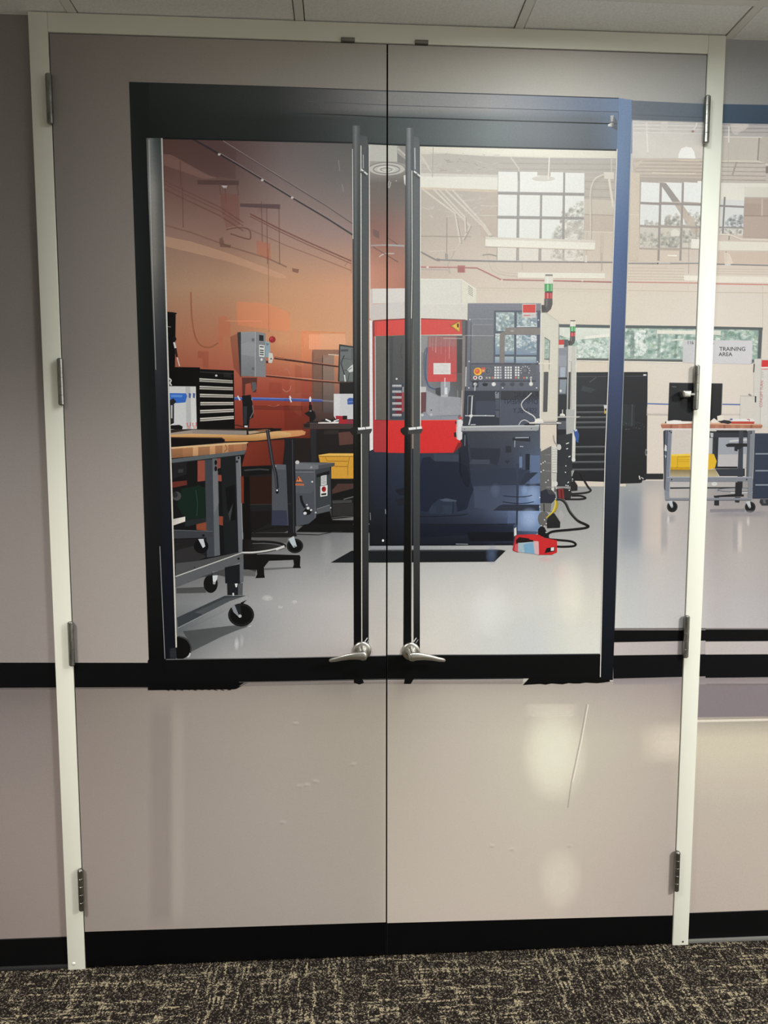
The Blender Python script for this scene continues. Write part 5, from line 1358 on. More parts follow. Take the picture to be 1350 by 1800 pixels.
poly([(440, 195), (625, 195), (620, 430), (430, 430)], (202, 192, 180)); poly([(795, 205), (1160, 205), (1160, 560), (790, 560)], (40, 44, 50)); poly([(880, 265), (1150, 265), (1150, 560), (870, 560)], (168, 168, 170)); poly([(880, 265), (1150, 270), (1140, 420), (880, 425)], (150, 154, 160)); poly([(880, 430), (1150, 425), (1150, 545), (870, 548)], (182, 178, 176)); line([(985, 300), (1150, 285)], 3.0, (196, 194, 192))
poly([(800, 220), (830, 222), (828, 262), (805, 262)], (176, 178, 180)); line([(860, 205), (1150, 206)], 5, (24, 25, 28)); poly([(790, 268), (825, 268), (820, 420), (785, 420)], (176, 176, 178))
poly([(835, 268), (880, 266), (868, 545), (850, 430)], (34, 36, 40))
poly([(1075, 200), (1115, 200), (1108, 750), (1055, 750)], (52, 56, 64)); poly([(945, 335), (975, 320), (1170, 320), (1175, 352), (960, 355)], (26, 27, 30)); poly([(1030, 355), (1110, 350), (1090, 375), (1060, 380), (1060, 395), (1030, 392)], (30, 32, 36))
poly([(425, 425), (610, 418), (608, 572), (420, 570)], (216, 172, 34)); poly([(770, 420), (835, 422), (862, 490), (845, 555), (768, 572)], (214, 170, 36)); poly([(425, 425), (610, 418), (610, 436), (425, 440)], (232, 196, 70)); line([(490, 450), (610, 446)], 1.2, (176, 132, 24)); line([(490, 448), (488, 555)], 1.2, (182, 138, 26)); line([(492, 476), (606, 474)], 1.0, (190, 146, 28)); line([(492, 494), (606, 494)], 1.0, (190, 146, 28)); poly([(425, 545), (608, 545), (608, 572), (425, 570)], (176, 130, 28), 0.7)
poly([(420, 570), (620, 572), (620, 640), (420, 640)], G((420, 570), (120, 104, 62), (420, 640), (176, 162, 128))); poly([(760, 572), (845, 565), (885, 635), (760, 640)], G((760, 570), (150, 132, 84), (760, 640), (186, 172, 136))); poly([(845, 562), (1130, 560), (1130, 632), (890, 632)], (46, 50, 58)); line([(860, 550), (1060, 550)], 3.4, (24, 26, 28))
line([(420, 745), (610, 742)], 2.8, (40, 42, 46)); line([(760, 742), (1050, 742)], 2.8, (40, 42, 46))
poly([(420, 690), (1060, 690), (1060, 735), (420, 738)], (184, 180, 174), 0.6); ell(840, 705, 28, 18, (206, 206, 200), 0.8)
ring(1060, 768, 190, 18, 3.0, (150, 152, 154)); ring(1060, 762, 188, 18, 1.0, (60, 62, 66)); ring(1060, 770, 188, 18, 1.2, (216, 216, 214), 40, 110)
poly([(830, 818), (1050, 800), (1120, 806), (1120, 826), (840, 832)], (26, 27, 30)); poly([(1040, 690), (1105, 690), (1100, 805), (1035, 805)], (30, 31, 35)); poly([(840, 832), (885, 832), (885, 912), (838, 910)], (34, 35, 38)); poly([(1035, 830), (1090, 830), (1075, 885), (1035, 880)], (40, 42, 46)); poly([(800, 945), (1130, 940), (1130, 968), (800, 975)], (112, 112, 116), 0.7)
poly([(380, 195), (440, 190), (412, 780), (364, 770)], (116, 122, 132)); line([(438, 195), (415, 640)], 1.3, (150, 156, 164)); poly([(385, 195), (402, 195), (375, 760), (364, 760)], (70, 76, 86))
poly([(372, 330), (388, 345), (388, 395), (365, 390)], (206, 206, 204)); poly([(368, 430), (384, 440), (378, 462)], (196, 196, 196))
poly([(366, 775), (412, 775), (415, 860), (372, 850)], (126, 132, 140)); poly([(1180, 195), (1225, 195), (1192, 860), (1155, 860)], (122, 126, 132)); poly([(1155, 200), (1182, 198), (1165, 640), (1140, 640)], (84, 88, 94))
poly([(390, 640), (625, 640), (620, 685), (388, 685)], (124, 128, 134)); poly([(760, 640), (1195, 640), (1192, 680), (760, 682)], (122, 126, 132)); line([(390, 641), (625, 641)], 1.2, (166, 170, 174)); line([(760, 641), (1195, 641)], 1.2, (160, 164, 170))
for q in ((434, 664), (1146, 664), (416, 205), (430, 218), (1190, 210), (1188, 224)): ell(*q, 7, 7, (30, 30, 32))
poly([(375, 838), (1185, 838), (1185, 858), (375, 860)], (128, 132, 138)); line([(375, 860), (1185, 859)], 1.0, (84, 86, 90))
for cx_, cy_ in ((440, 922), (1180, 926)):
    ell(cx_, cy_, 51, 53, (22, 22, 23)); ring(cx_, cy_, 44, 46, 0.9, (52, 52, 52)); poly([(cx_ - 42, cy_ - 50), (cx_ - 2, cy_ - 60), (cx_ + 8, cy_ + 2), (cx_ - 8, cy_ + 12)], (188, 192, 194)); ell(cx_ - 4, cy_ + 2, 9, 9, (140, 144, 146))
poly([(330, 145), (350, 130), (640, 122), (640, 190), (355, 190), (338, 170)], (166, 104, 80)); poly([(780, 120), (1285, 138), (1298, 152), (1285, 180), (780, 190)], (164, 106, 82))
poly([(335, 130), (640, 118), (640, 132), (345, 142)], (214, 166, 132)); poly([(780, 122), (1290, 140), (1290, 148), (780, 140)], (210, 164, 132)); poly([(345, 178), (640, 178), (640, 194), (360, 194)], (214, 206, 200)); poly([(780, 178), (1285, 178), (1250, 196), (780, 196)], (206, 200, 196))
for x_, w_ in ((420, 20), (500, 30), (575, 14), (850, 30), (925, 20), (1000, 36), (1080, 46), (1180, 20)): poly([(x_, 144), (x_ + w_, 144), (x_ + w_, 178), (x_, 178)], (186, 128, 98) if w_ % 20 else (140, 84, 62), 0.8)
poly([(388, 110), (460, 100), (520, 104), (548, 118), (600, 112), (625, 130), (470, 138), (380, 134)], (230, 224, 214)); ell(378, 122, 6, 10, (40, 40, 40)); poly([(800, 110), (835, 82), (862, 100), (890, 125), (810, 128)], (226, 214, 200)); poly([(865, 62), (905, 52), (930, 60), (930, 105), (870, 108)], (224, 214, 196))
poly([(890, 110), (930, 98), (985, 105), (1010, 125), (970, 138), (930, 130), (900, 128)], (34, 34, 36)); poly([(1000, 112), (1222, 114), (1215, 136), (1000, 134)], (184, 62, 50)); poly([(1010, 88), (1205, 86), (1220, 112), (1000, 112)], (222, 220, 214)); ell(1000, 92, 14, 8, (84, 110, 160)); line([(1150, 92), (1172, 94), (1170, 108)], 1.4, (180, 60, 50))
item('printed_blue_cabinet', 'printed dark blue tool cabinet at the right edge')
poly([(1225, 224), (2000, 224), (2000, 845), (1200, 845)], (42, 50, 66)); line([(1232, 228), (2000, 228)], 1.4, (72, 80, 94))
for y_ in (420, 580, 715): line([(1228, y_), (2000, y_ - 2)], 2.4, (130, 136, 146))
poly([(1275, 850), (2000, 845), (2000, 905), (1290, 912), (1268, 880)], (44, 46, 50)); poly([(1300, 855), (1325, 855), (1330, 890), (1305, 890)], (90, 92, 96))
V('r')
item('printed_workshop_floor', 'printed grey polished workshop floor')
for x0_, x1_, y0_, y1_, c_, a_ in ((335, 500, 195, 680, (128, 134, 140), 0.4), (485, 640, 195, 680, (208, 194, 178), 0.45), (615, 675, 320, 680, (132, 134, 138), 0.45), (930, 1400, 372, 425, (136, 134, 137), 0.6), (1105, 1152, 400, 670, (150, 150, 152), 0.55), (1138, 1178, 440, 670, (216, 208, 196), 0.55)):
    band(x0_, y0_, x1_, y1_, c_, a_, (x1_ - x0_) * 0.25, (y1_ - y0_) * 0.22, 6)
glow(695, 430, 40, 40, (140, 142, 146), 0.6); glow(672, 440, 10, 40, (220, 218, 210), 0.6, 12, 3); glow(1215, 450, 12, 40, (220, 218, 210), 0.6, 12, 3)

# ---- the red and white milling machine
V('h')
item('printed_machine_base', 'printed dark blue lower body of the milling machine with reflections')
mb = table([640, 690, 740, 800, 850, 900, 950], [760, 800, 840, 870, 900, 930, 965],
  [[(44,47,54),(44,47,54),(46,50,62),(48,52,60),(50,54,62),(56,60,68),(66,72,82)],
   [(42,46,56),(42,48,60),(44,50,66),(46,50,62),(44,50,62),(52,58,72),(72,84,104)],
   [(36,39,48),(36,42,56),(36,44,64),(36,42,58),(38,44,58),(44,52,68),(74,92,124)],
   [(32,34,42),(32,38,52),(36,44,64),(38,44,62),(52,60,78),(78,92,118),(104,128,164)],
   [(28,30,36),(28,32,42),(34,40,56),(40,46,62),(54,62,80),(84,98,126),(130,158,196)],
   [(24,25,30),(24,27,34),(28,32,42),(30,34,46),(34,38,52),(50,58,78),(92,112,146)],
   [(20,21,24),(20,22,27),(22,25,32),(24,27,36),(25,28,38),(30,34,46),(34,40,56)]])
poly([(40, 120), (1310, 120), (1305, 740), (1100, 840), (40, 840)], mb, cell=(18, 12))
poly([(1305, -120), (1305, 140), (690, 150), (690, -60)], mb, cell=(18, 12))
D1 = (30, 35, 47)
poly([(430, 190), (490, 180), (520, 215), (690, 220), (760, 250), (810, 430), (790, 480), (760, 570), (690, 590), (680, 500), (560, 490), (500, 540), (470, 590), (420, 580), (405, 300)], D1, 0.85)
poly([(515, 160), (700, 165), (700, 215), (520, 210)], (58, 66, 78), 0.8)
poly([(785, 115), (1010, 120), (1005, 190), (985, 245), (940, 230), (930, 200), (790, 200)], (36, 40, 50)); poly([(800, 200), (930, 205), (930, 235), (780, 235)], (64, 70, 82), 0.7); poly([(1040, 205), (1085, 210), (1060, 235)], (36, 40, 50))
poly([(780, 270), (1130, 265), (1290, 300), (1150, 392), (800, 395)], (46, 52, 66), 0.85); poly([(810, 400), (1125, 395), (1125, 580), (960, 580), (820, 560)], (66, 74, 92), 0.7); glow(975, 430, 40, 60, (96, 108, 134), 0.4)
poly([(1150, 180), (1172, 180), (1172, 260), (1150, 262)], (96, 116, 146)); poly([(1196, 160), (1228, 160), (1225, 280), (1196, 280)], (28, 32, 42)); poly([(1100, 40), (1232, 30), (1232, 70), (1100, 60)], (34, 37, 44)); line([(1120, 40), (1222, 38)], 2.0, (140, 148, 160)); line([(1155, 104), (1180, 106)], 1.8, (150, 156, 166)); line([(1118, 60), (1116, 110)], 1.2, (160, 170, 180)); poly([(1048, 100), (1090, 102), (1090, 150), (1048, 150)], (36, 39, 48))
poly([(1230, 170), (1305, 172), (1305, 370), (1230, 380)], (92, 110, 142), 0.7); poly([(1200, 300), (1290, 296), (1180, 392), (1150, 390)], (38, 44, 58)); line([(1185, 390), (1305, 388)], 3.6, (40, 46, 60))
poly([(1128, 230), (1148, 230), (1142, 690), (1126, 690)], (46, 54, 70)); poly([(1148, 400), (1305, 402), (1305, 535), (1146, 540)], (104, 124, 156), 0.5); glow(1250, 460, 60, 90, (160, 182, 208), 0.5); glow(1190, 430, 30, 50, (150, 176, 210), 0.5)
curve([(1030, 470), (1120, 478), (1200, 476), (1245, 466)], 1.4, (24, 30, 44)); curve([(1025, 515), (1120, 526), (1200, 525), (1258, 514)], 1.4, (24, 30, 44))
poly([(955, 580), (1000, 545), (1030, 534), (1300, 536), (1300, 582)], (38, 44, 56)); poly([(1140, 585), (1302, 585), (1302, 735), (1138, 730)], (128, 150, 182), 0.6); glow(1225, 640, 80, 90, (176, 196, 218), 0.5); poly([(1065, 580), (1125, 580), (1122, 690), (1062, 690)], (92, 108, 138), 0.45)
poly([(560, 500), (610, 488), (690, 505), (680, 515), (590, 512)], (66, 76, 90)); line([(662, 512), (658, 600)], 1.8, (28, 32, 40)); poly([(500, 545), (655, 540), (652, 605), (480, 600)], (48, 58, 72), 0.7); ell(560, 570, 26, 34, (38, 46, 58))
poly([(225, 425), (295, 412), (295, 470), (260, 465)], (26, 29, 36)); poly([(235, 495), (295, 485), (295, 540), (250, 545)], (28, 31, 38))
curve([(400, 625), (560, 622), (700, 615), (770, 605)], 1.4, (22, 25, 32)); line([(400, 682), (800, 683), (1120, 680)], 1.6, (22, 24, 31)); poly([(400, 690), (1110, 685), (1100, 735), (780, 740), (760, 760), (400, 780)], (27, 30, 40), 0.7); poly([(760, 740), (1110, 738), (1105, 805), (780, 805)], (18, 20, 26))
poly([(42, 690), (130, 688), (150, 835), (80, 838), (70, 760), (42, 760)], (22, 24, 28)); ell(140, 802, 8, 9, (226, 226, 222)); line([(45, 595), (48, 650)], 1.2, (120, 122, 120)); line([(158, 570), (160, 605)], 1.2, (150, 152, 150))
line([(42, 838), (500, 836), (1100, 828)], 1.6, (12, 12, 15)); poly([(40, 842), (1100, 838), (1085, 850), (1050, 868), (40, 866)], G((40, 850), (140, 142, 146), (1050, 850), (182, 182, 178))); line([(680, 828), (770, 829)], 1.2, (150, 152, 156))
poly([(700, 150), (705, 300), (745, 390), (775, 400), (790, 330), (770, 100), (760, 0), (700, 20)], (28, 31, 39), 0.7); curve([(712, 160), (715, 290), (740, 370), (768, 402)], 1.6, (16, 18, 24)); line([(748, 20), (746, 100)], 1.2, (120, 124, 128))
glow(945, 905, 50, 90, (96, 112, 140), 0.5)
V('d')
item('printed_milling_machine', 'printed red and white milling machine with glass doors')
poly([(525, 55), (905, 58), (1045, 150), (1042, 280), (963, 285), (530, 290)], (216, 214, 200)); poly([(905, 58), (1045, 150), (1042, 280), (905, 280)], (222, 218, 196)); line([(905, 60), (905, 280)], 1.0, (196, 194, 182)); line([(525, 56), (905, 59), (1045, 152)], 1.0, (240, 238, 224))
for k in range(5): line([(968, 118 + k * 18), (1012, 152 + k * 16)], 1.0, (140, 136, 124))
poly([(80, 145), (380, 142), (378, 275), (80, 285)], (212, 206, 196)); poly([(58, 150), (80, 145), (80, 290), (378, 272), (380, 425), (200, 428), (60, 440)], (196, 186, 178)); poly([(200, 278), (378, 272), (378, 420), (200, 428)], (202, 196, 188))
poly([(520, 285), (962, 285), (958, 435), (520, 420)], (212, 208, 196)); poly([(520, 282), (962, 284), (962, 292), (520, 290)], (222, 218, 206))
poly([(85, 450), (200, 432), (380, 428), (380, 575), (110, 585), (85, 590)], (206, 60, 54)); poly([(85, 450), (120, 444), (118, 585), (85, 590)], (168, 62, 58), 0.7); poly([(520, 425), (945, 440), (945, 570), (520, 575)], (206, 62, 56)); line([(85, 446), (380, 426)], 1.6, (96, 40, 40)); line([(520, 424), (945, 438)], 1.6, (110, 52, 50)); poly([(905, 440), (960, 440), (955, 580), (912, 580)], (84, 80, 82))
poly([(800, 490), (890, 450), (888, 550)], (230, 180, 60)); line([(800, 490), (890, 450), (888, 550), (800, 490)], 1.0, (70, 50, 24)); line([(814, 490), (882, 460), (881, 538), (814, 490)], 0.7, (90, 64, 30)); poly([(862, 474), (880, 470), (880, 505), (866, 508)], (60, 46, 24))
poly([(50, 440), (80, 445), (88, 1640), (52, 1655)], (226, 222, 218)); poly([(76, 450), (96, 450), (104, 1655), (84, 1650)], (128, 44, 46)); line([(90, 590), (96, 1370)], 1.2, (190, 70, 66))
# window of the machine
win = G((105, 580), (78, 78, 76), (105, 1365), (92, 93, 95))
poly([(100, 588), (380, 578), (380, 1372), (105, 1365)], win)
poly([(105, 590), (205, 586), (205, 1365), (108, 1365)], (92, 88, 82)); line([(103, 590), (106, 1365)], 1.6, (170, 168, 164)); line([(214, 588), (214, 1365)], 0.9, (150, 148, 146))
poly([(225, 590), (370, 585), (370, 1360), (245, 1365), (240, 900)], (66, 67, 67)); poly([(240, 590), (270, 590), (262, 1360), (240, 1360)], (56, 58, 60)); curve([(355, 660), (340, 740), (358, 800)], 1.4, (54, 56, 56))
poly([(262, 1030), (372, 1030), (372, 1365), (262, 1365)], (58, 64, 74))
for k, y_ in enumerate((1040, 1094, 1148, 1204, 1258, 1312)):
    poly([(262, y_), (348, y_), (348, y_ + 22), (262, y_ + 22)], G((262, y_), (196, 194, 192), (262, y_ + 22), (130, 128, 128)))
    if 1 <= k <= 4: poly([(294, y_ + 24), (352, y_ + 24), (352, y_ + 52), (294, y_ + 52)], (104, 34, 42))
poly([(350, 1110), (368, 1110), (368, 1290), (350, 1290)], (168, 60, 64)); line([(362, 1060), (362, 1110)], 1.4, (190, 190, 190)); ell(303, 985, 10, 9, (190, 192, 194))
wn_ = table([735, 760, 790, 812], [588, 640, 690, 740], [[(128,128,128),(122,122,122),(92,90,88),(78,76,74)], [(112,113,115),(96,97,100),(72,71,70),(66,65,64)], [(110,112,116),(120,121,124),(96,97,100),(80,80,80)], [(122,124,128),(134,136,140),(116,117,120),(96,97,98)]])
poly([(520, 580), (915, 582), (908, 1365), (515, 1368)], wn_, cell=(14, 16))
poly([(525, 590), (585, 590), (585, 690), (575, 760), (555, 740), (525, 735)], (132, 132, 132)); curve([(585, 690), (560, 760), (560, 900), (575, 1000)], 3.0, (92, 94, 98)); curve([(590, 700), (575, 800), (572, 950), (600, 1050), (660, 1080), (705, 1075)], 2.6, (66, 82, 112))
poly([(594, 590), (862, 590), (860, 1012), (590, 1012)], G((594, 590), (150, 78, 76), (594, 760), (200, 66, 66)))
for x_, y1_, c_ in ((615, 690, (190, 150, 146)), (640, 720, (176, 120, 116)), (670, 740, (206, 160, 154)), (720, 760, (186, 110, 106)), (760, 900, (196, 96, 92)), (795, 800, (206, 140, 134)), (830, 740, (150, 96, 96))): line([(x_, 592), (x_ - 4, y1_)], 1.5, c_, 0.6)
poly([(596, 590), (860, 592), (860, 680), (596, 690)], (128, 110, 108), 0.45)
poly([(645, 838), (805, 838), (805, 943), (645, 943)], (216, 212, 204)); poly([(655, 850), (740, 850), (740, 930), (655, 925)], (190, 188, 184), 0.6); poly([(720, 855), (780, 855), (780, 915), (720, 915)], (196, 194, 190), 0.8)
poly([(865, 612), (915, 612), (908, 930), (865, 940)], (58, 56, 55)); line([(735, 608), (960, 612)], 1.0, (190, 190, 188), 0.7); line([(808, 930), (940, 940)], 1.2, (110, 78, 76))
poly([(715, 1012), (800, 1012), (800, 1080), (780, 1140), (780, 1160), (715, 1155), (712, 1060)], (146, 150, 156)); poly([(748, 1065), (775, 1065), (775, 1130), (748, 1130)], (214, 216, 216)); poly([(665, 1070), (712, 1065), (712, 1140), (690, 1140), (665, 1120)], (62, 60, 62)); poly([(715, 1135), (780, 1135), (778, 1158), (718, 1156)], (176, 178, 178)); poly([(732, 1160), (778, 1160), (770, 1200), (782, 1225), (775, 1240), (742, 1240), (738, 1215), (745, 1195)], (54, 54, 54)); poly([(750, 1240), (768, 1240), (764, 1280), (756, 1280)], (72, 72, 72)); line([(752, 975), (752, 1060)], 1.6, (210, 206, 204))
poly([(515, 1060), (578, 1058), (576, 1108), (515, 1112)], (186, 186, 184)); poly([(515, 1112), (578, 1108), (576, 1290), (520, 1310)], (98, 62, 66)); line([(576, 1110), (574, 1280)], 1.0, (70, 62, 64))
poly([(580, 1090), (700, 1150), (810, 1150), (900, 1160), (905, 1320), (600, 1330), (575, 1290)], (156, 158, 162), 0.8); line([(700, 1150), (698, 1340)], 1.0, (130, 132, 136)); line([(870, 1090), (875, 1330)], 0.9, (140, 140, 142))
poly([(515, 1320), (560, 1290), (590, 1320), (700, 1335), (870, 1325), (880, 1365), (515, 1368)], (134, 138, 146)); ell(542, 1322, 13, 12, (190, 190, 190)); ell(623, 1318, 13, 12, (180, 180, 180)); ell(625, 1276, 6, 6, (40, 42, 44))
poly([(915, 580), (945, 580), (940, 1380), (908, 1370)], (120, 112, 108)); poly([(945, 440), (965, 440), (950, 1100), (940, 1400), (930, 1400)], (66, 66, 70)); line([(912, 1090), (905, 1340)], 1.2, (190, 180, 174))
poly([(85, 1368), (380, 1372), (380, 1672), (95, 1665)], (190, 46, 46)); poly([(100, 1370), (200, 1372), (200, 1668), (100, 1660)], (168, 52, 54)); poly([(215, 1372), (380, 1372), (380, 1675), (215, 1672)], (206, 46, 44))
poly([(510, 1370), (900, 1368), (895, 1610), (830, 1672), (510, 1676)], (208, 42, 40)); poly([(874, 1580), (910, 1575), (905, 1612), (830, 1672)], (120, 30, 32)); line([(510, 1370), (860, 1368)], 1.0, (226, 96, 88))
poly([(880, 1342), (905, 1335), (910, 1365), (885, 1368)], (206, 60, 58))
poly([(862, 1368), (900, 1362), (916, 1376), (912, 1545), (890, 1558), (862, 1545), (858, 1480)], (216, 214, 212)); poly([(862, 1368), (876, 1366), (874, 1550), (862, 1540)], (190, 190, 190)); poly([(834, 1485), (858, 1480), (860, 1528), (838, 1525)], (36, 32, 34)); ell(854, 1392, 7, 14, (60, 24, 26))
V('e')
item('printed_control_panel', 'printed grey control panel with keypads and knobs')
poly([(150, 155), (1005, 155), (995, 1180), (130, 1180), (148, 340)], G((150, 160), (112, 116, 124), (150, 1180), (82, 86, 96)))
line([(150, 156), (1005, 158)], 1.0, (140, 144, 150)); poly([(150, 340), (165, 340), (150, 1130), (132, 1130)], (96, 100, 108)); line([(128, 900), (122, 1130)], 2.0, (186, 186, 184)); line([(1000, 300), (990, 960)], 1.0, (176, 178, 178))
poly([(185, 400), (440, 400), (445, 850), (180, 850)], (104, 107, 113)); line([(185, 375), (182, 850)], 1.4, (66, 69, 76)); line([(210, 405), (440, 405)], 1.0, (140, 143, 147)); line([(205, 410), (200, 820)], 0.9, (130, 133, 138)); line([(160, 340), (450, 338)], 0.9, (140, 143, 147)); poly([(200, 550), (440, 545), (445, 830), (195, 830)], (106, 107, 109)); line([(120, 532), (560, 536)], 1.4, (160, 160, 158), 0.8)
poly([(455, 240), (1000, 240), (985, 850), (450, 850)], (70, 76, 88))
for xa, xb, ya, yb in ((478, 692, 260, 482), (722, 960, 262, 430), (470, 522, 520, 755), (580, 690, 525, 755), (716, 955, 525, 760), (466, 520, 782, 852), (578, 688, 780, 850), (712, 950, 782, 860)):
    poly([(xa, ya), (xb, ya), (xb, yb), (xa, yb)], G((xa, ya), (158, 174, 176), (xa, yb), (112, 132, 152)))
SC = ((190, 202, 196), (150, 168, 160), (120, 140, 142), (176, 192, 188), (104, 124, 136), (214, 222, 214), (134, 152, 148))
foliage(478, 260, 692, 482, 170, SC, 12, 36, 51, a=0.9); foliage(722, 262, 960, 430, 110, SC, 12, 36, 52, a=0.9); foliage(470, 520, 522, 660, 40, SC, 10, 26, 53, a=0.9); foliage(580, 525, 690, 720, 110, SC, 11, 30, 54, a=0.9); foliage(716, 525, 955, 700, 140, ((120, 142, 152), (140, 160, 166), (104, 126, 140), (196, 206, 204)), 12, 34, 55, a=0.9)
foliage(890, 530, 955, 610, 30, ((226, 230, 224),), 8, 20, 56); foliage(716, 535, 780, 650, 30, ((216, 222, 218),), 8, 18, 57)
line([(720, 430), (960, 426)], 1.6, (206, 212, 208)); ell(900, 380, 12, 12, (230, 232, 228)); line([(880, 730), (950, 726)], 1.4, (176, 190, 196)); poly([(856, 880), (900, 866), (948, 872), (945, 890), (860, 892)], (216, 216, 208)); line([(470, 520), (545, 520)], 3.0, (196, 200, 198)); scatter(770, 870, 830, 905, 10, ((196, 200, 198),), 5, 10, 58)
poly([(585, 440), (1000, 440), (1000, 525), (585, 520)], (120, 112, 106)); poly([(525, 505), (585, 480), (575, 880), (522, 880)], (118, 110, 104)); ell(668, 480, 22, 12, (150, 146, 140))
poly([(176, 858), (990, 858), (985, 870), (176, 870)], (56, 58, 66)); poly([(178, 870), (950, 872), (950, 1065), (180, 1065)], (82, 85, 93)); line([(180, 1066), (945, 1066)], 1.6, (52, 54, 62)); line([(178, 870), (180, 1065)], 1.2, (62, 64, 72))
poly([(788, 168), (945, 168), (942, 265), (790, 265)], (206, 52, 46)); line([(788, 168), (945, 168), (942, 322), (790, 322), (788, 168)], 1.2, (222, 206, 200)); poly([(790, 265), (942, 265), (940, 322), (790, 322)], (206, 200, 196)); line([(800, 298), (880, 298)], 2.2, (196, 110, 96)); line([(885, 296), (932, 296)], 1.4, (176, 174, 172))
ell(265, 955, 48, 46, (236, 176, 50)); ell(258, 952, 31, 31, (206, 84, 44)); ell(252, 946, 14, 13, (224, 116, 74)); poly([(305, 910), (350, 905), (365, 965), (310, 965)], (198, 78, 68)); poly([(312, 935), (345, 930), (345, 955), (316, 958)], (226, 160, 70))
ell(385, 950, 40, 42, (62, 64, 70)); ring(385, 950, 34, 36, 0.9, (120, 122, 126)); ell(388, 948, 20, 22, (86, 88, 94))
for a_ in range(0, 360, 30):
    if a_ not in (60, 90, 120): line([(820 + 44 * math.cos(math.radians(a_)), 945 + 44 * math.sin(math.radians(a_))), (820 + 60 * math.cos(math.radians(a_)), 945 + 58 * math.sin(math.radians(a_)))], 1.1, (210, 210, 208))
ell(822, 948, 36, 36, (74, 75, 80)); ell(816, 942, 22, 22, (96, 97, 102))
for bx, nc in ((460, 3), (580, 3), (700, 2)):
    for r_ in range(5):
        for c_ in range(nc):
            cc = (220, 220, 216) if not (bx == 700 and r_ == 4) else ((196, 110, 100) if c_ == 0 else (150, 180, 160))
            x_, y_ = bx + c_ * 31, 897 + r_ * 30
            rect(x_, y_, x_ + 21, y_ + 21, cc)
for x_, cc in ((358, (176, 150, 140)), (392, (150, 180, 150)), (428, (200, 90, 80)), (795, (200, 90, 80)), (828, (160, 186, 160)), (456, (206, 200, 196))): rect(x_, 1018, x_ + 21, 1038, cc)
for x_, cc in ((234, (150, 50, 50)), (296, (70, 74, 84))): ell(x_, 1027, 24, 23, (222, 218, 214)); ell(x_, 1027, 13, 13, cc)
rect(905, 975, 955, 1015, (70, 73, 80)); line([(910, 985), (950, 985), (950, 1008), (910, 1008), (910, 985)], 0.7, (120, 122, 126)); poly([(868, 1030), (890, 1010), (905, 1030)], (200, 200, 196))
rect(200, 1072, 272, 1138, (44, 46, 52)); ell(236, 1104, 24, 22, (150, 152, 152)); ell(228, 1098, 10, 9, (220, 220, 218)); line([(234, 1120), (228, 1192)], 2.0, (180, 182, 182))
for x_ in (348, 562, 668, 776): ell(x_, 1105, 27, 23, (58, 60, 67))
poly([(315, 1098), (385, 1092), (375, 1125), (330, 1125)], (30, 31, 35)); ell(452, 1103, 24, 23, (222, 220, 214)); ell(888, 1100, 22, 24, (222, 220, 212)); line([(888, 1080), (886, 1035)], 1.8, (210, 208, 200))
for q in ((172, 346), (976, 352), (163, 836), (965, 840), (160, 1146), (556, 1146), (954, 1146)): ell(*q, 8, 8, (210, 210, 206))
line([(536, 870), (530, 1180)], 1.0, (70, 72, 80))
item('printed_machine_table', 'printed steel tray and cables under the control panel')
poly([(110, 1180), (985, 1180), (985, 1640), (90, 1620)], (44, 47, 56)); poly([(240, 1300), (470, 1300), (470, 1470), (240, 1470)], (54, 60, 74)); poly([(530, 1290), (985, 1280), (985, 1580), (530, 1580)], (66, 72, 86)); poly([(530, 1180), (985, 1180), (985, 1280), (530, 1285)], (44, 46, 52)); poly([(110, 1470), (520, 1470), (520, 1570), (160, 1580)], (40, 44, 54))
for tx, y_, b_ in ((975, 1255, 'RAULIC'), (975, 1335, 'OMPONENT'), (960, 1440, 'SSEMBLY')): text(b_, tx, y_, 58, (34, 37, 46), 0.9, ex=(-1, 0), ey=(0, -1), sx=0.88 if len(b_) > 6 else 1.0)
poly([(465, 1200), (515, 1195), (515, 1270), (470, 1270)], (112, 116, 124)); ell(485, 1203, 12, 10, (24, 24, 26)); ell(478, 1198, 5, 5, (220, 220, 218)); poly([(470, 1415), (515, 1412), (515, 1495), (480, 1490)], (76, 80, 90)); poly([(472, 1280), (520, 1280), (520, 1400), (472, 1400)], (78, 86, 98), 0.6)
line([(155, 1240), (215, 1238)], 1.2, (150, 150, 150)); line([(200, 1245), (188, 1470), (160, 1580)], 2.4, (186, 188, 188)); line([(150, 1240), (145, 1460)], 1.0, (120, 122, 124)); line([(115, 1472), (350, 1472), (460, 1474)], 2.0, (176, 178, 178)); poly([(168, 1460), (205, 1460), (200, 1490), (165, 1488)], (214, 214, 212)); ell(355, 1470, 8, 6, (220, 220, 218)); line([(180, 1578), (240, 1576)], 1.6, (176, 178, 178)); line([(530, 1180), (524, 1600)], 1.0, (84, 88, 98))
poly([(75, 1595), (985, 1580), (978, 1640), (940, 1652), (72, 1655)], (150, 152, 153)); poly([(75, 1595), (985, 1580), (984, 1596), (78, 1612)], (190, 192, 190)); line([(72, 1656), (940, 1653)], 1.6, (70, 72, 76)); ell(110, 1630, 6, 6, (60, 60, 62)); ell(892, 1622, 6, 6, (60, 60, 62))
curve([(895, 1205), (850, 1250), (795, 1300), (775, 1350), (810, 1410), (880, 1450), (930, 1490), (940, 1540)], 1.7, (196, 194, 190)); curve([(745, 1580), (770, 1540), (815, 1522), (868, 1550)], 1.6, (190, 190, 186)); poly([(800, 1572), (860, 1560), (945, 1570), (930, 1585), (810, 1585)], (26, 27, 30))
V('f')
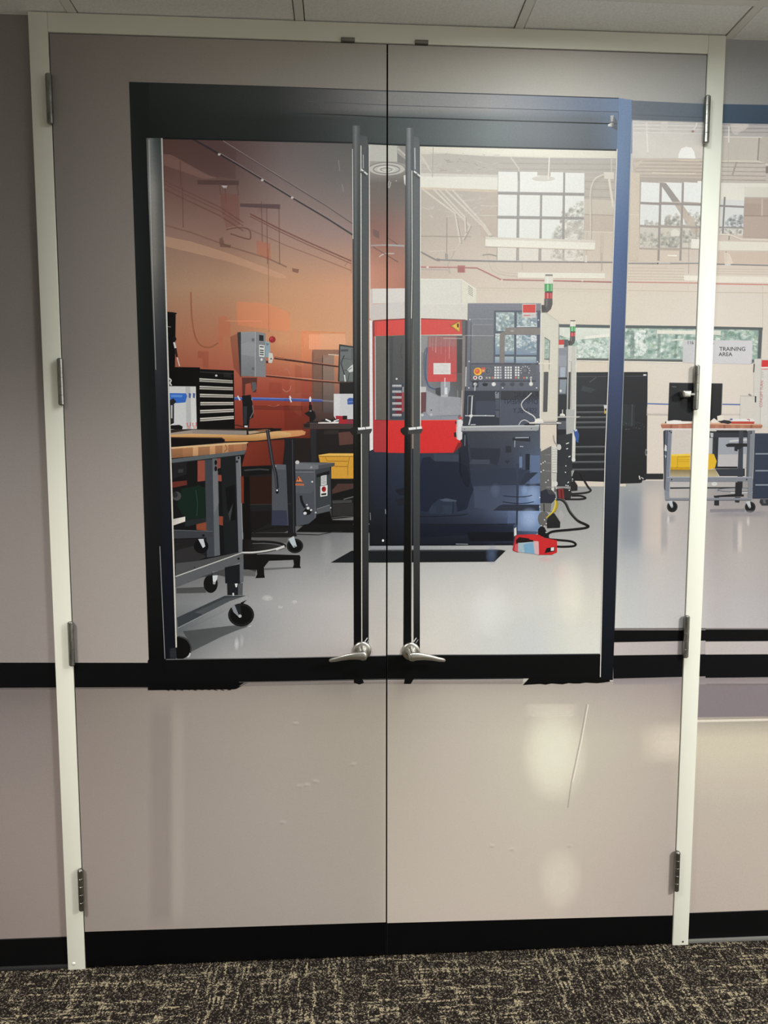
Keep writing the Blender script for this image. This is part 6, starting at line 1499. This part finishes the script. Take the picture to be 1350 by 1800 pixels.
# ---- swing guards, signal lamps and cables right of the panel
item('printed_second_machine', 'printed second machine with side guards and cables')
poly([(345, 850), (455, 845), (440, 1900), (335, 1900)], (72, 76, 82)); poly([(345, 940), (450, 930), (440, 1290), (340, 1290)], (126, 130, 136)); poly([(345, 1030), (440, 1030), (436, 1160), (345, 1160)], (140, 146, 152)); poly([(365, 1170), (425, 1170), (420, 1285), (365, 1285)], (160, 170, 182)); poly([(335, 1292), (445, 1290), (445, 1310), (335, 1310)], (40, 42, 46)); poly([(360, 1315), (440, 1315), (425, 1480), (355, 1478)], (126, 136, 144)); ell(368, 1448, 14, 16, (222, 220, 210)); poly([(330, 1490), (440, 1488), (440, 1800), (320, 1800)], (34, 36, 40))
poly([(345, 852), (410, 850), (408, 905), (345, 908)], (196, 52, 46)); poly([(345, 908), (408, 906), (406, 948), (345, 946)], (206, 200, 192))
poly([(455, 920), (555, 920), (550, 1080), (548, 1800), (438, 1800), (448, 1400)], (196, 194, 182)); poly([(455, 920), (500, 920), (490, 1230), (455, 1230)], (206, 204, 192)); poly([(462, 1228), (488, 1225), (480, 1665), (452, 1665)], (58, 58, 58)); line([(470, 1100), (495, 1110), (490, 1660)], 1.2, (140, 140, 132)); line([(552, 925), (545, 1790)], 1.2, (226, 224, 212))
poly([(140, 530), (205, 535), (345, 640), (340, 1000), (330, 1800), (130, 1800), (140, 900)], (208, 202, 184)); poly([(140, 530), (345, 640), (345, 700), (330, 1200), (240, 1200), (240, 860), (180, 820), (140, 700)], (214, 209, 190)); line([(140, 530), (205, 535), (345, 640), (330, 1800)], 1.0, (176, 172, 158)); line([(138, 540), (128, 1780)], 1.6, (226, 224, 214))
poly([(180, 820), (240, 860), (235, 1080), (175, 1080)], (150, 168, 152)); foliage(180, 860, 236, 1070, 70, ((176, 192, 178), (128, 150, 136), (200, 210, 196)), 9, 24, 61); line([(180, 820), (240, 858), (230, 1200)], 1.3, (100, 102, 98)); line([(175, 1078), (236, 1078)], 2.2, (90, 94, 92)); poly([(168, 1080), (232, 1090), (228, 1225), (168, 1225)], (214, 206, 184)); poly([(170, 1228), (226, 1225), (212, 1695), (160, 1695)], (70, 70, 70)); line([(170, 1230), (160, 1695)], 1.2, (150, 148, 140)); line([(110, 1128), (270, 1128)], 2.6, (224, 216, 196))
item('printed_signal_lamp', 'printed signal lamps with green and red segments')
for ox, oy, k_ in ((180, 85, 1.0), (478, 622, 0.66)):
    X_ = lambda x: ox + (x - 180) * k_
    Y_ = lambda y: oy + (y - 85) * k_
    W_ = 95
    pl = lambda pts, c, a=1.0: poly([(X_(x), Y_(y)) for x, y in pts], c, a)
    pl([(190, 82), (275, 82), (278, 102), (188, 102)], (120, 118, 110) if k_ == 1 else (66, 68, 66)); pl([(183, 102), (282, 102), (280, 192), (180, 192)], (228, 224, 206)); pl([(205, 110), (225, 110), (225, 190), (205, 190)], (240, 238, 224))
    pl([(180, 192), (278, 192), (276, 282), (180, 282)], (62, 150, 82)); pl([(210, 200), (228, 200), (228, 276), (210, 276)], (150, 214, 158)); pl([(255, 200), (266, 200), (266, 276), (255, 276)], (120, 190, 132)); pl([(185, 282), (276, 282), (276, 298), (185, 298)], (56, 60, 58))
    pl([(182, 298), (275, 298), (272, 368), (182, 368)], (176, 44, 52)); pl([(210, 302), (226, 302), (226, 364), (210, 364)], (220, 120, 120)); pl([(250, 302), (262, 302), (262, 364), (250, 364)], (206, 92, 94))
    pl([(180, 368), (272, 368), (274, 430), (255, 490), (215, 525), (150, 532), (145, 442), (178, 440)], (70, 68, 68)); pl([(195, 372), (215, 372), (215, 440), (195, 470)], (98, 96, 95)); pl([(150, 455), (185, 452), (200, 500), (155, 520)], (54, 53, 54))
V('g')
item('printed_cables', 'printed cables, pedal cords and fittings beside the machine')
poly([(130, 495), (262, 425), (262, 780), (330, 960), (125, 970)], (92, 92, 90)); poly([(260, 430), (330, 440), (325, 950), (260, 820)], (190, 188, 178)); poly([(335, 300), (510, 275), (500, 900), (320, 900)], (40, 42, 45)); poly([(510, 110), (548, 105), (538, 600), (500, 600)], (206, 204, 192)); poly([(432, 0), (545, 0), (535, 240), (505, 280), (435, 300)], (170, 170, 164)); line([(540, 0), (530, 240)], 1.4, (214, 212, 200))
for k in range(16): line([(270, 440 + k * 19), (326, 446 + k * 19)], 2.0, (226, 224, 210)); line([(270, 449 + k * 19), (326, 455 + k * 19)], 0.8, (120, 118, 110))
for k in range(11): line([(512, 300 + k * 18), (540, 304 + k * 18)], 1.4, (222, 220, 208))
poly([(330, 305), (400, 300), (500, 275), (500, 660), (330, 660)], (36, 38, 41)); 
for y_ in (530, 625, 720): line([(190, y_), (262, y_)], 2.0, (120, 120, 118), 0.8)
poly([(520, 240), (560, 232), (586, 290), (575, 390), (555, 380), (530, 300)], (44, 76, 140)); poly([(528, 235), (560, 230), (562, 250), (535, 258)], (190, 200, 214))
curve([(285, 300), (300, 380), (340, 420), (360, 440)], 1.6, (150, 148, 142)); ell(350, 440, 26, 34, (196, 194, 186)); ell(310, 868, 24, 30, (214, 212, 202)); ell(520, 588, 22, 24, (216, 214, 206)); poly([(262, 830), (300, 850), (290, 960), (262, 960)], (206, 204, 192)); poly([(495, 715), (530, 710), (505, 780), (495, 785)], (150, 150, 146))
poly([(130, 960), (200, 930), (270, 945), (310, 1000), (310, 1050), (260, 1100), (130, 1095)], (36, 38, 50)); poly([(200, 930), (270, 945), (305, 1000), (230, 990)], (60, 60, 62)); poly([(130, 1095), (262, 1098), (250, 1200), (130, 1180)], (104, 103, 99)); line([(172, 1100), (175, 1200)], 2.0, (44, 44, 44))
ell(170, 1280, 68, 90, (96, 95, 92)); poly([(260, 1190), (300, 1220), (365, 1320), (362, 1385), (210, 1390), (205, 1300)], (32, 32, 34)); ell(370, 1240, 30, 50, (170, 166, 160), 0.8)
for c_, o_ in (((206, 182, 48), 0), ((186, 160, 40), 14), ((222, 204, 90), -10), ((150, 130, 36), 24)): curve([(305 + o_ * 0.5, 1060), (312 + o_, 1110), (290 + o_, 1180), (255 + o_ * 0.4, 1220), (200 + o_ * 0.2, 1272)], 1.5, c_)
poly([(318, 930), (400, 920), (480, 930), (505, 990), (480, 1050), (330, 1050)], (38, 34, 36)); poly([(340, 930), (400, 925), (412, 1045), (345, 1050)], (128, 38, 40)); poly([(365, 940), (385, 938), (392, 1040), (372, 1042)], (84, 26, 28)); line([(200, 910), (560, 905)], 1.4, (150, 148, 146), 0.8)
poly([(480, 850), (530, 830), (568, 890), (565, 950), (490, 955)], (30, 30, 31))
curve([(545, 720), (600, 745), (640, 820), (690, 905), (722, 948), (660, 975), (500, 988)], 3.2, (28, 27, 27)); curve([(500, 1010), (600, 1010), (662, 1035), (600, 1050), (420, 1050)], 3.2, (26, 25, 25))
curve([(318, 1050), (380, 1055), (430, 1100), (480, 1200), (570, 1300), (660, 1345), (695, 1370), (640, 1390), (480, 1408), (300, 1425), (230, 1450), (215, 1490)], 4.2, (26, 25, 25)); curve([(320, 1046), (382, 1050), (436, 1098), (486, 1198), (576, 1298)], 1.0, (90, 88, 86))
curve([(230, 1520), (350, 1530), (490, 1545), (545, 1575), (520, 1600), (400, 1608), (300, 1604)], 4.0, (28, 27, 27)); poly([(105, 1400), (140, 1365), (180, 1380), (240, 1510), (180, 1500), (105, 1470)], (24, 24, 26))
for q in ((140, 637), (163, 622), (186, 606), (140, 730), (168, 712), (222, 828), (196, 852), (124, 1030), (124, 1140), (180, 1292), (200, 1336), (180, 1364), (142, 1360), (198, 1440), (430, 660), (425, 735), (508, 815), (432, 888), (455, 892), (470, 945), (310, 1045)): ell(*q, 7, 7, (222, 222, 216))
for a_, b_ in (((432, 402), (466, 388)), ((435, 462), (455, 455)), ((460, 555), (484, 545)), ((450, 860), (466, 845))): line([a_, b_], 1.6, (220, 220, 214))
poly([(0, 150), (60, 145), (75, 110), (110, 102), (150, 112), (165, 140), (320, 145), (380, 155), (370, 166), (320, 166), (0, 164)], (216, 212, 202)); poly([(60, 148), (75, 112), (110, 104), (150, 114), (165, 142)], (232, 228, 214)); line([(168, 150), (320, 152)], 1.2, (60, 60, 60)); line([(0, 166), (370, 167)], 1.0, (120, 118, 112)); curve([(-10, 40), (40, 68), (72, 100)], 2.0, (204, 202, 196))
poly([(320, 85), (360, 78), (600, 80), (580, 92), (330, 95)], (196, 194, 184)); poly([(358, 72), (365, 50), (395, 44), (420, 60), (420, 76)], (226, 222, 208)); line([(392, 0), (390, 46)], 1.4, (206, 204, 196))
item('printed_foot_pedal', 'printed red foot pedal box on the floor')
V('h')
poly([(1112, 712), (1128, 704), (1130, 760), (1112, 770)], (214, 214, 206)); poly([(1100, 870), (1120, 770), (1150, 758), (1190, 765), (1170, 880), (1140, 890), (1108, 880)], (176, 46, 50)); poly([(1130, 760), (1250, 755), (1300, 760), (1330, 780), (1430, 800), (1430, 890), (1390, 908), (1290, 908), (1255, 790), (1150, 780)], (196, 42, 44)); poly([(1125, 800), (1150, 776), (1250, 790), (1260, 815), (1250, 820), (1130, 830)], (36, 22, 24))
poly([(1140, 820), (1260, 810), (1285, 905), (1140, 885)], (160, 180, 188)); poly([(1180, 830), (1250, 815), (1262, 900), (1190, 892)], (120, 164, 190)); poly([(1256, 808), (1292, 806), (1300, 906), (1276, 904)], (226, 196, 196)); poly([(1120, 830), (1142, 822), (1140, 886), (1112, 878)], (196, 90, 94))
V('g')
poly([(0, 1465), (165, 1490), (170, 1515), (300, 1530), (300, 1610), (205, 1620), (170, 1695), (110, 1705), (105, 1545), (0, 1520)], (200, 44, 46)); poly([(205, 1622), (298, 1608), (298, 1660), (180, 1680)], (28, 26, 27)); poly([(254, 1618), (292, 1612), (290, 1652), (254, 1656)], (222, 220, 216)); poly([(50, 1540), (110, 1545), (115, 1700), (70, 1690)], (214, 170, 172))
glow(200, 1760, 120, 40, (206, 150, 146), 0.4)
V('t')
item('printed_workshop_floor', 'printed grey polished workshop floor')
glow(1020, 600, 60, 60, (206, 180, 172), 0.35); glow(650, 800, 120, 160, (210, 212, 208), 0.35); glow(1060, 700, 90, 200, (222, 218, 200), 0.4)

# ---- printed aluminium door frames, drawn over what lies behind the glass
V('_')
item('printed_door_frame', 'printed black aluminium frame of the glass double door')
hd1 = table([226, 320, 480, 560, 620, 680, 720, 860, 960, 1040, 1112], [140, 172, 195, 206, 240, 275],
  [[(27,29,27),(33,35,33),(46,48,47),(72,72,71),(98,98,96),(122,122,119),(130,130,127),(148,149,148),(130,136,144),(118,128,144),(120,138,163)],
   [(27,29,27),(33,35,33),(48,50,49),(74,74,73),(100,100,98),(124,124,121),(131,131,128),(152,152,151),(132,138,146),(117,128,144),(120,138,163)],
   [(25,27,25),(31,33,31),(46,48,47),(74,74,73),(100,100,98),(126,126,123),(132,132,129),(156,156,155),(133,139,146),(116,127,143),(120,138,163)],
   [(23,26,24),(29,33,30),(40,43,41),(56,59,58),(70,74,73),(80,86,84),(88,95,94),(120,127,127),(118,124,127),(108,115,119),(118,136,162)],
   [(20,22,21),(28,32,29),(38,42,40),(54,58,56),(70,75,74),(79,86,84),(88,96,94),(120,127,127),(117,123,126),(106,112,116),(118,136,162)],
   [(18,20,19),(26,30,28),(35,39,37),(50,54,53),(64,69,68),(74,80,79),(82,89,88),(110,117,117),(108,114,117),(98,104,108),(116,134,160)]], True)
raw([(227, 144), (480, 151.5), (680, 159), (1088, 172.5), (1112, 176), (1111, 270), (1083, 265), (738, 257), (620, 252), (283, 243), (256, 243), (232, 300)], hd1, cell=(22, 8))
line([(680, 160), (480, 152.5)], 1.4, E((48, 50, 49))); line([(540, 178.5), (600, 181), (680, 185), (1088, 197)], 1.0, E((80, 82, 84)), 0.9)
line([(500, 199), (600, 202), (680, 206), (1084, 218)], 2.2, E((52, 55, 55))); line([(283, 243), (450, 247), (620, 251), (680, 254), (738, 256), (1083, 264)], 3.0, X(G((283, 243), (18, 20, 19), (900, 262), (70, 75, 75)))); line([(660, 159.5), (860, 165.5), (1088, 173)], 1.8, E((66, 70, 74)))
line([(258, 178), (258.5, 190)], 1.4, (84, 86, 84))
# left stile
poly([(227, 150), (256, 243), (258, 300), (291, 1158), (262, 1170), (240, 500)], G((240, 150), (22, 24, 22), (262, 1165), (8, 8, 9)))
poly([(227, 146), (262, 146), (262, 260), (270, 500), (292, 1160), (262, 1160)], G((240, 150), (24, 27, 25), (262, 1165), (8, 8, 9)))
st = table([256, 262, 266, 272, 280, 290, 312], [240, 330, 450, 600, 800, 1000, 1160], [[(40,42,41),(108,108,106),(86,89,88),(60,66,66),(50,56,56),(56,60,60),(56,60,60)], [(60,60,60),(120,120,117),(128,127,122),(112,111,106),(82,84,82),(70,72,70),(70,72,70)], [(30,30,30),(60,60,58),(104,102,96),(112,109,102),(86,86,82),(70,70,68),(70,70,68)], [(10,10,10),(20,20,20),(40,40,42),(50,51,54),(48,50,53),(40,42,44),(40,42,44)], [(10,10,11)]*2 + [(14,15,18),(20,22,27),(24,26,31),(24,26,31),(24,26,31)], [(8,8,9)]*3 + [(12,13,16),(16,18,24),(18,20,27),(18,20,27)], [(8,8,9)]*4 + [(14,15,20),(16,18,24),(16,18,24)]])
poly([(257, 243), (284, 243), (311, 1140), (309, 1158), (291, 1160)], st, cell=(4, 30))
line([(284.5, 243), (292, 520), (300, 800), (310, 1138)], 2.6, (196, 190, 176)); line([(262, 246), (268, 480), (274, 650)], 1.6, (150, 150, 146), 0.7); line([(281, 960), (290, 1158)], 1.2, (150, 150, 150), 0.8)
poly([(299, 1140), (309, 1138), (311, 1157), (299, 1157)], (40, 42, 46))
# bottom rails
poly([(262, 1160), (290, 1158), (480, 1156), (680, 1152), (1056, 1150), (1058, 1192), (680, 1193), (440, 1198), (415, 1211), (260, 1212)], (10, 10, 11))
poly([(260, 1160), (292, 1158), (292, 1212), (260, 1213)], (9, 9, 10)); poly([(262, 1198), (430, 1198), (412, 1211.5), (260, 1213), (266, 1204)], (7, 7, 8))
line([(292, 1159), (480, 1156.5), (680, 1152.5)], 1.4, (112, 110, 108)); line([(681, 1151.5), (880, 1151), (1054, 1149.5)], 1.6, (70, 72, 74)); line([(420, 1199), (560, 1196.5), (679, 1194)], 1.4, (70, 68, 68)); line([(681, 1194), (800, 1193.5), (920, 1192.5)], 1.4, (64, 64, 66))
poly([(430, 1199), (679, 1195), (679, 1201), (420, 1206)], (118, 110, 104), 0.7); poly([(681, 1195), (920, 1194), (918, 1202), (681, 1202)], (136, 126, 120), 0.8)
rg = random.Random(9)
ft = [(919, 1204)] + [(919 + k * 10, 1203.5 - k * 0.25 + rg.uniform(-1.2, 1.2)) for k in range(1, 15)] + [(1072, 1198), (1070, 1190), (930, 1192)]
poly(ft, (8, 8, 9)); line([(1058, 1192), (1072, 1194)], 2.5, (120, 120, 120), 0.7)
for k in range(12): line([(268 + k * 12, 1212 + rg.uniform(-.6, .6)), (274 + k * 12, 1212.6 + rg.uniform(-.6, 1.2))], 1.2, (8, 8, 9))
# post right of the glass doors and head of the side window
ps = table([1054, 1066, 1084, 1100, 1112], [175, 304, 380, 455, 545, 675, 805, 945, 1065, 1195],
  [[(120,139,164)]*5, [(122,142,170),(122,142,170),(121,141,170),(116,136,164),(110,128,152)], [(106,126,160)]*3 + [(100,120,152),(96,114,144)], [(92,112,150)]*3 + [(86,105,142),(80,98,132)], [(85,101,136)]*3 + [(79,95,129),(74,89,120)], [(66,77,106)]*3 + [(60,71,98),(57,68,92)], [(49,56,70)]*5, [(28,32,40)]*5, [(21,26,35)]*5, [(13,15,19)]*5], True)
poly([(1087, 172.5), (1111, 176), (1110, 222), (1102, 470), (1091, 800), (1077, 1195), (1056, 1195), (1064, 800), (1077, 480), (1085, 232)], ps, cell=(8, 24))
line([(1084.5, 262), (1076.5, 480), (1063.5, 800), (1055, 1190)], 1.5, (214, 210, 198)); line([(1110.5, 214), (1102, 480), (1091, 800), (1082, 1060)], 1.2, (150, 152, 150), 0.8); line([(1087, 196), (1086.5, 212)], 1.2, (50, 60, 84))
item('printed_sidelight_head', 'printed dark head bar of the side window')
poly([(1110, 177), (1260, 184), (1260, 216), (1110, 211)], X(G((1110, 190), (112, 118, 124), (1250, 205), (94, 104, 112)))); line([(1110, 202), (1260, 208)], 1.2, (50, 60, 68), 0.8); line([(1110, 211.5), (1260, 216)], 1.2, (150, 150, 146), 0.8)
poly([(1262, 183), (1800, 192), (1800, 226), (1262, 216.5)], X(G((1262, 183), (70, 85, 99), (1350, 220), (54, 68, 84))))
item('printed_door_closer', 'printed chrome pin at the head of the glass door')
V('b')
poly([(1262, 172), (1280, 170), (1286, 200), (1280, 235), (1262, 235), (1264, 200)], (150, 150, 146)); poly([(1262, 205), (1284, 205), (1284, 214), (1262, 214)], (70, 72, 74)); poly([(1248, 222), (1264, 215), (1264, 232), (1250, 234)], (206, 206, 200)); poly([(1280, 175), (1300, 200), (1302, 255), (1270, 240)], (40, 44, 48), 0.8)
# ---- the printed tubular door pulls
V('_')
item('printed_door_pull', 'printed black tubular door pulls with chrome mounts')
def tube(xl0, xr0, y0, xl1, xr1, y1, top, bot, hi):
    f = table([min(xl0, xl1) - 1, xl0 + 2, (xl0 + xr0) / 2 - 1, (xl0 + xr0) / 2 + 2, max(xr0, xr1) + 1], [y0, 600, 850, y1],
              [[top, tuple(v * 1.1 for v in top), hi, tuple(v * 1.15 for v in top), tuple(v * .8 for v in top)],
               [bot, bot, tuple(a * .45 + b * .55 for a, b in zip(hi, bot)), bot, tuple(v * .85 for v in bot)],
               [(13, 13, 12)] * 5, [(9, 9, 10)] * 5])
    poly([(xl0, y0), (xr0, y0), (xr1, y1), (xl1, y1)], f, cell=(2.5, 40))
poly([(633, 238), (645, 240), (648, 260), (648, 1140), (636, 1140)], G((640, 240), (48, 52, 53), (640, 800), (14, 14, 14)))
poly([(726, 240), (736, 242), (738, 260), (738, 1140), (727, 1140)], G((730, 240), (54, 60, 62), (730, 800), (15, 15, 14)))
tube(619.5, 633, 221, 622, 635, 1148, (52, 57, 57), (22, 22, 22), (92, 97, 98)); tube(713.5, 727, 225, 709, 723, 1148, (50, 55, 57), (24, 24, 23), (118, 124, 130))
line([(634.5, 256), (634.8, 560), (636, 1128)], 1.6, (200, 196, 184)); line([(724, 300), (724.5, 470), (723, 560)], 1.4, (206, 206, 196)); line([(723, 560), (722.8, 1120)], 0.9, (90, 90, 86)); line([(649, 256), (650, 480), (650.5, 560)], 1.4, (212, 208, 194)); line([(739, 258), (739, 480), (739, 760)], 1.5, (214, 210, 196)); line([(619.5, 262), (620.5, 420)], 1.2, (196, 196, 188))
line([(638.5, 272), (638.5, 296)], 1.6, (150, 154, 156)); line([(729, 260), (729.5, 298)], 2.4, (150, 160, 166))
for x_, y_ in ((634, 297), (727.5, 301)): line([(x_, y_), (x_ + 12, y_ + 10)], 2.6, (226, 226, 220)); line([(x_ + 4, y_ + 6), (x_ + 6, y_ + 4)], 2.0, (60, 62, 64)); line([(x_, y_ + 5), (x_ + 10, y_ + 13)], 3.0, (36, 38, 40))
for x0_, y_ in ((616, 754), (705, 754)):
    poly([(x0_ - 1, y_), (x0_ + 6, y_ - 4), (x0_ + 12, y_ - 4), (x0_ + 12, y_ + 11), (x0_ + 4, y_ + 11), (x0_ - 1, y_ + 5)], (28, 28, 27))
    poly([(x0_ + 12, y_ - 3), (x0_ + 36, y_ - 4), (x0_ + 38, y_ + 2), (x0_ + 35, y_ + 8), (x0_ + 12, y_ + 9)], (58, 58, 56)); poly([(x0_ + 13, y_ - 2), (x0_ + 36, y_ - 4.5), (x0_ + 37, y_ - 0.5), (x0_ + 14, y_ + 2)], (232, 230, 226)); line([(x0_ + 26, y_ - 4), (x0_ + 27.5, y_ + 2)], 1.2, (60, 60, 60))
for x_ in (641, 727): line([(x_, 1128), (x_ + 5, 1121)], 1.8, (190, 190, 184)); line([(x_ + 4, 1130), (x_ + 8, 1124)], 1.2, (150, 150, 146))
poly([(622, 1190), (636, 1192), (640, 1200), (632, 1203), (622, 1200)], (12, 12, 12)); poly([(712, 1190), (728, 1192), (722, 1202), (710, 1202)], (12, 12, 12))
build_print()
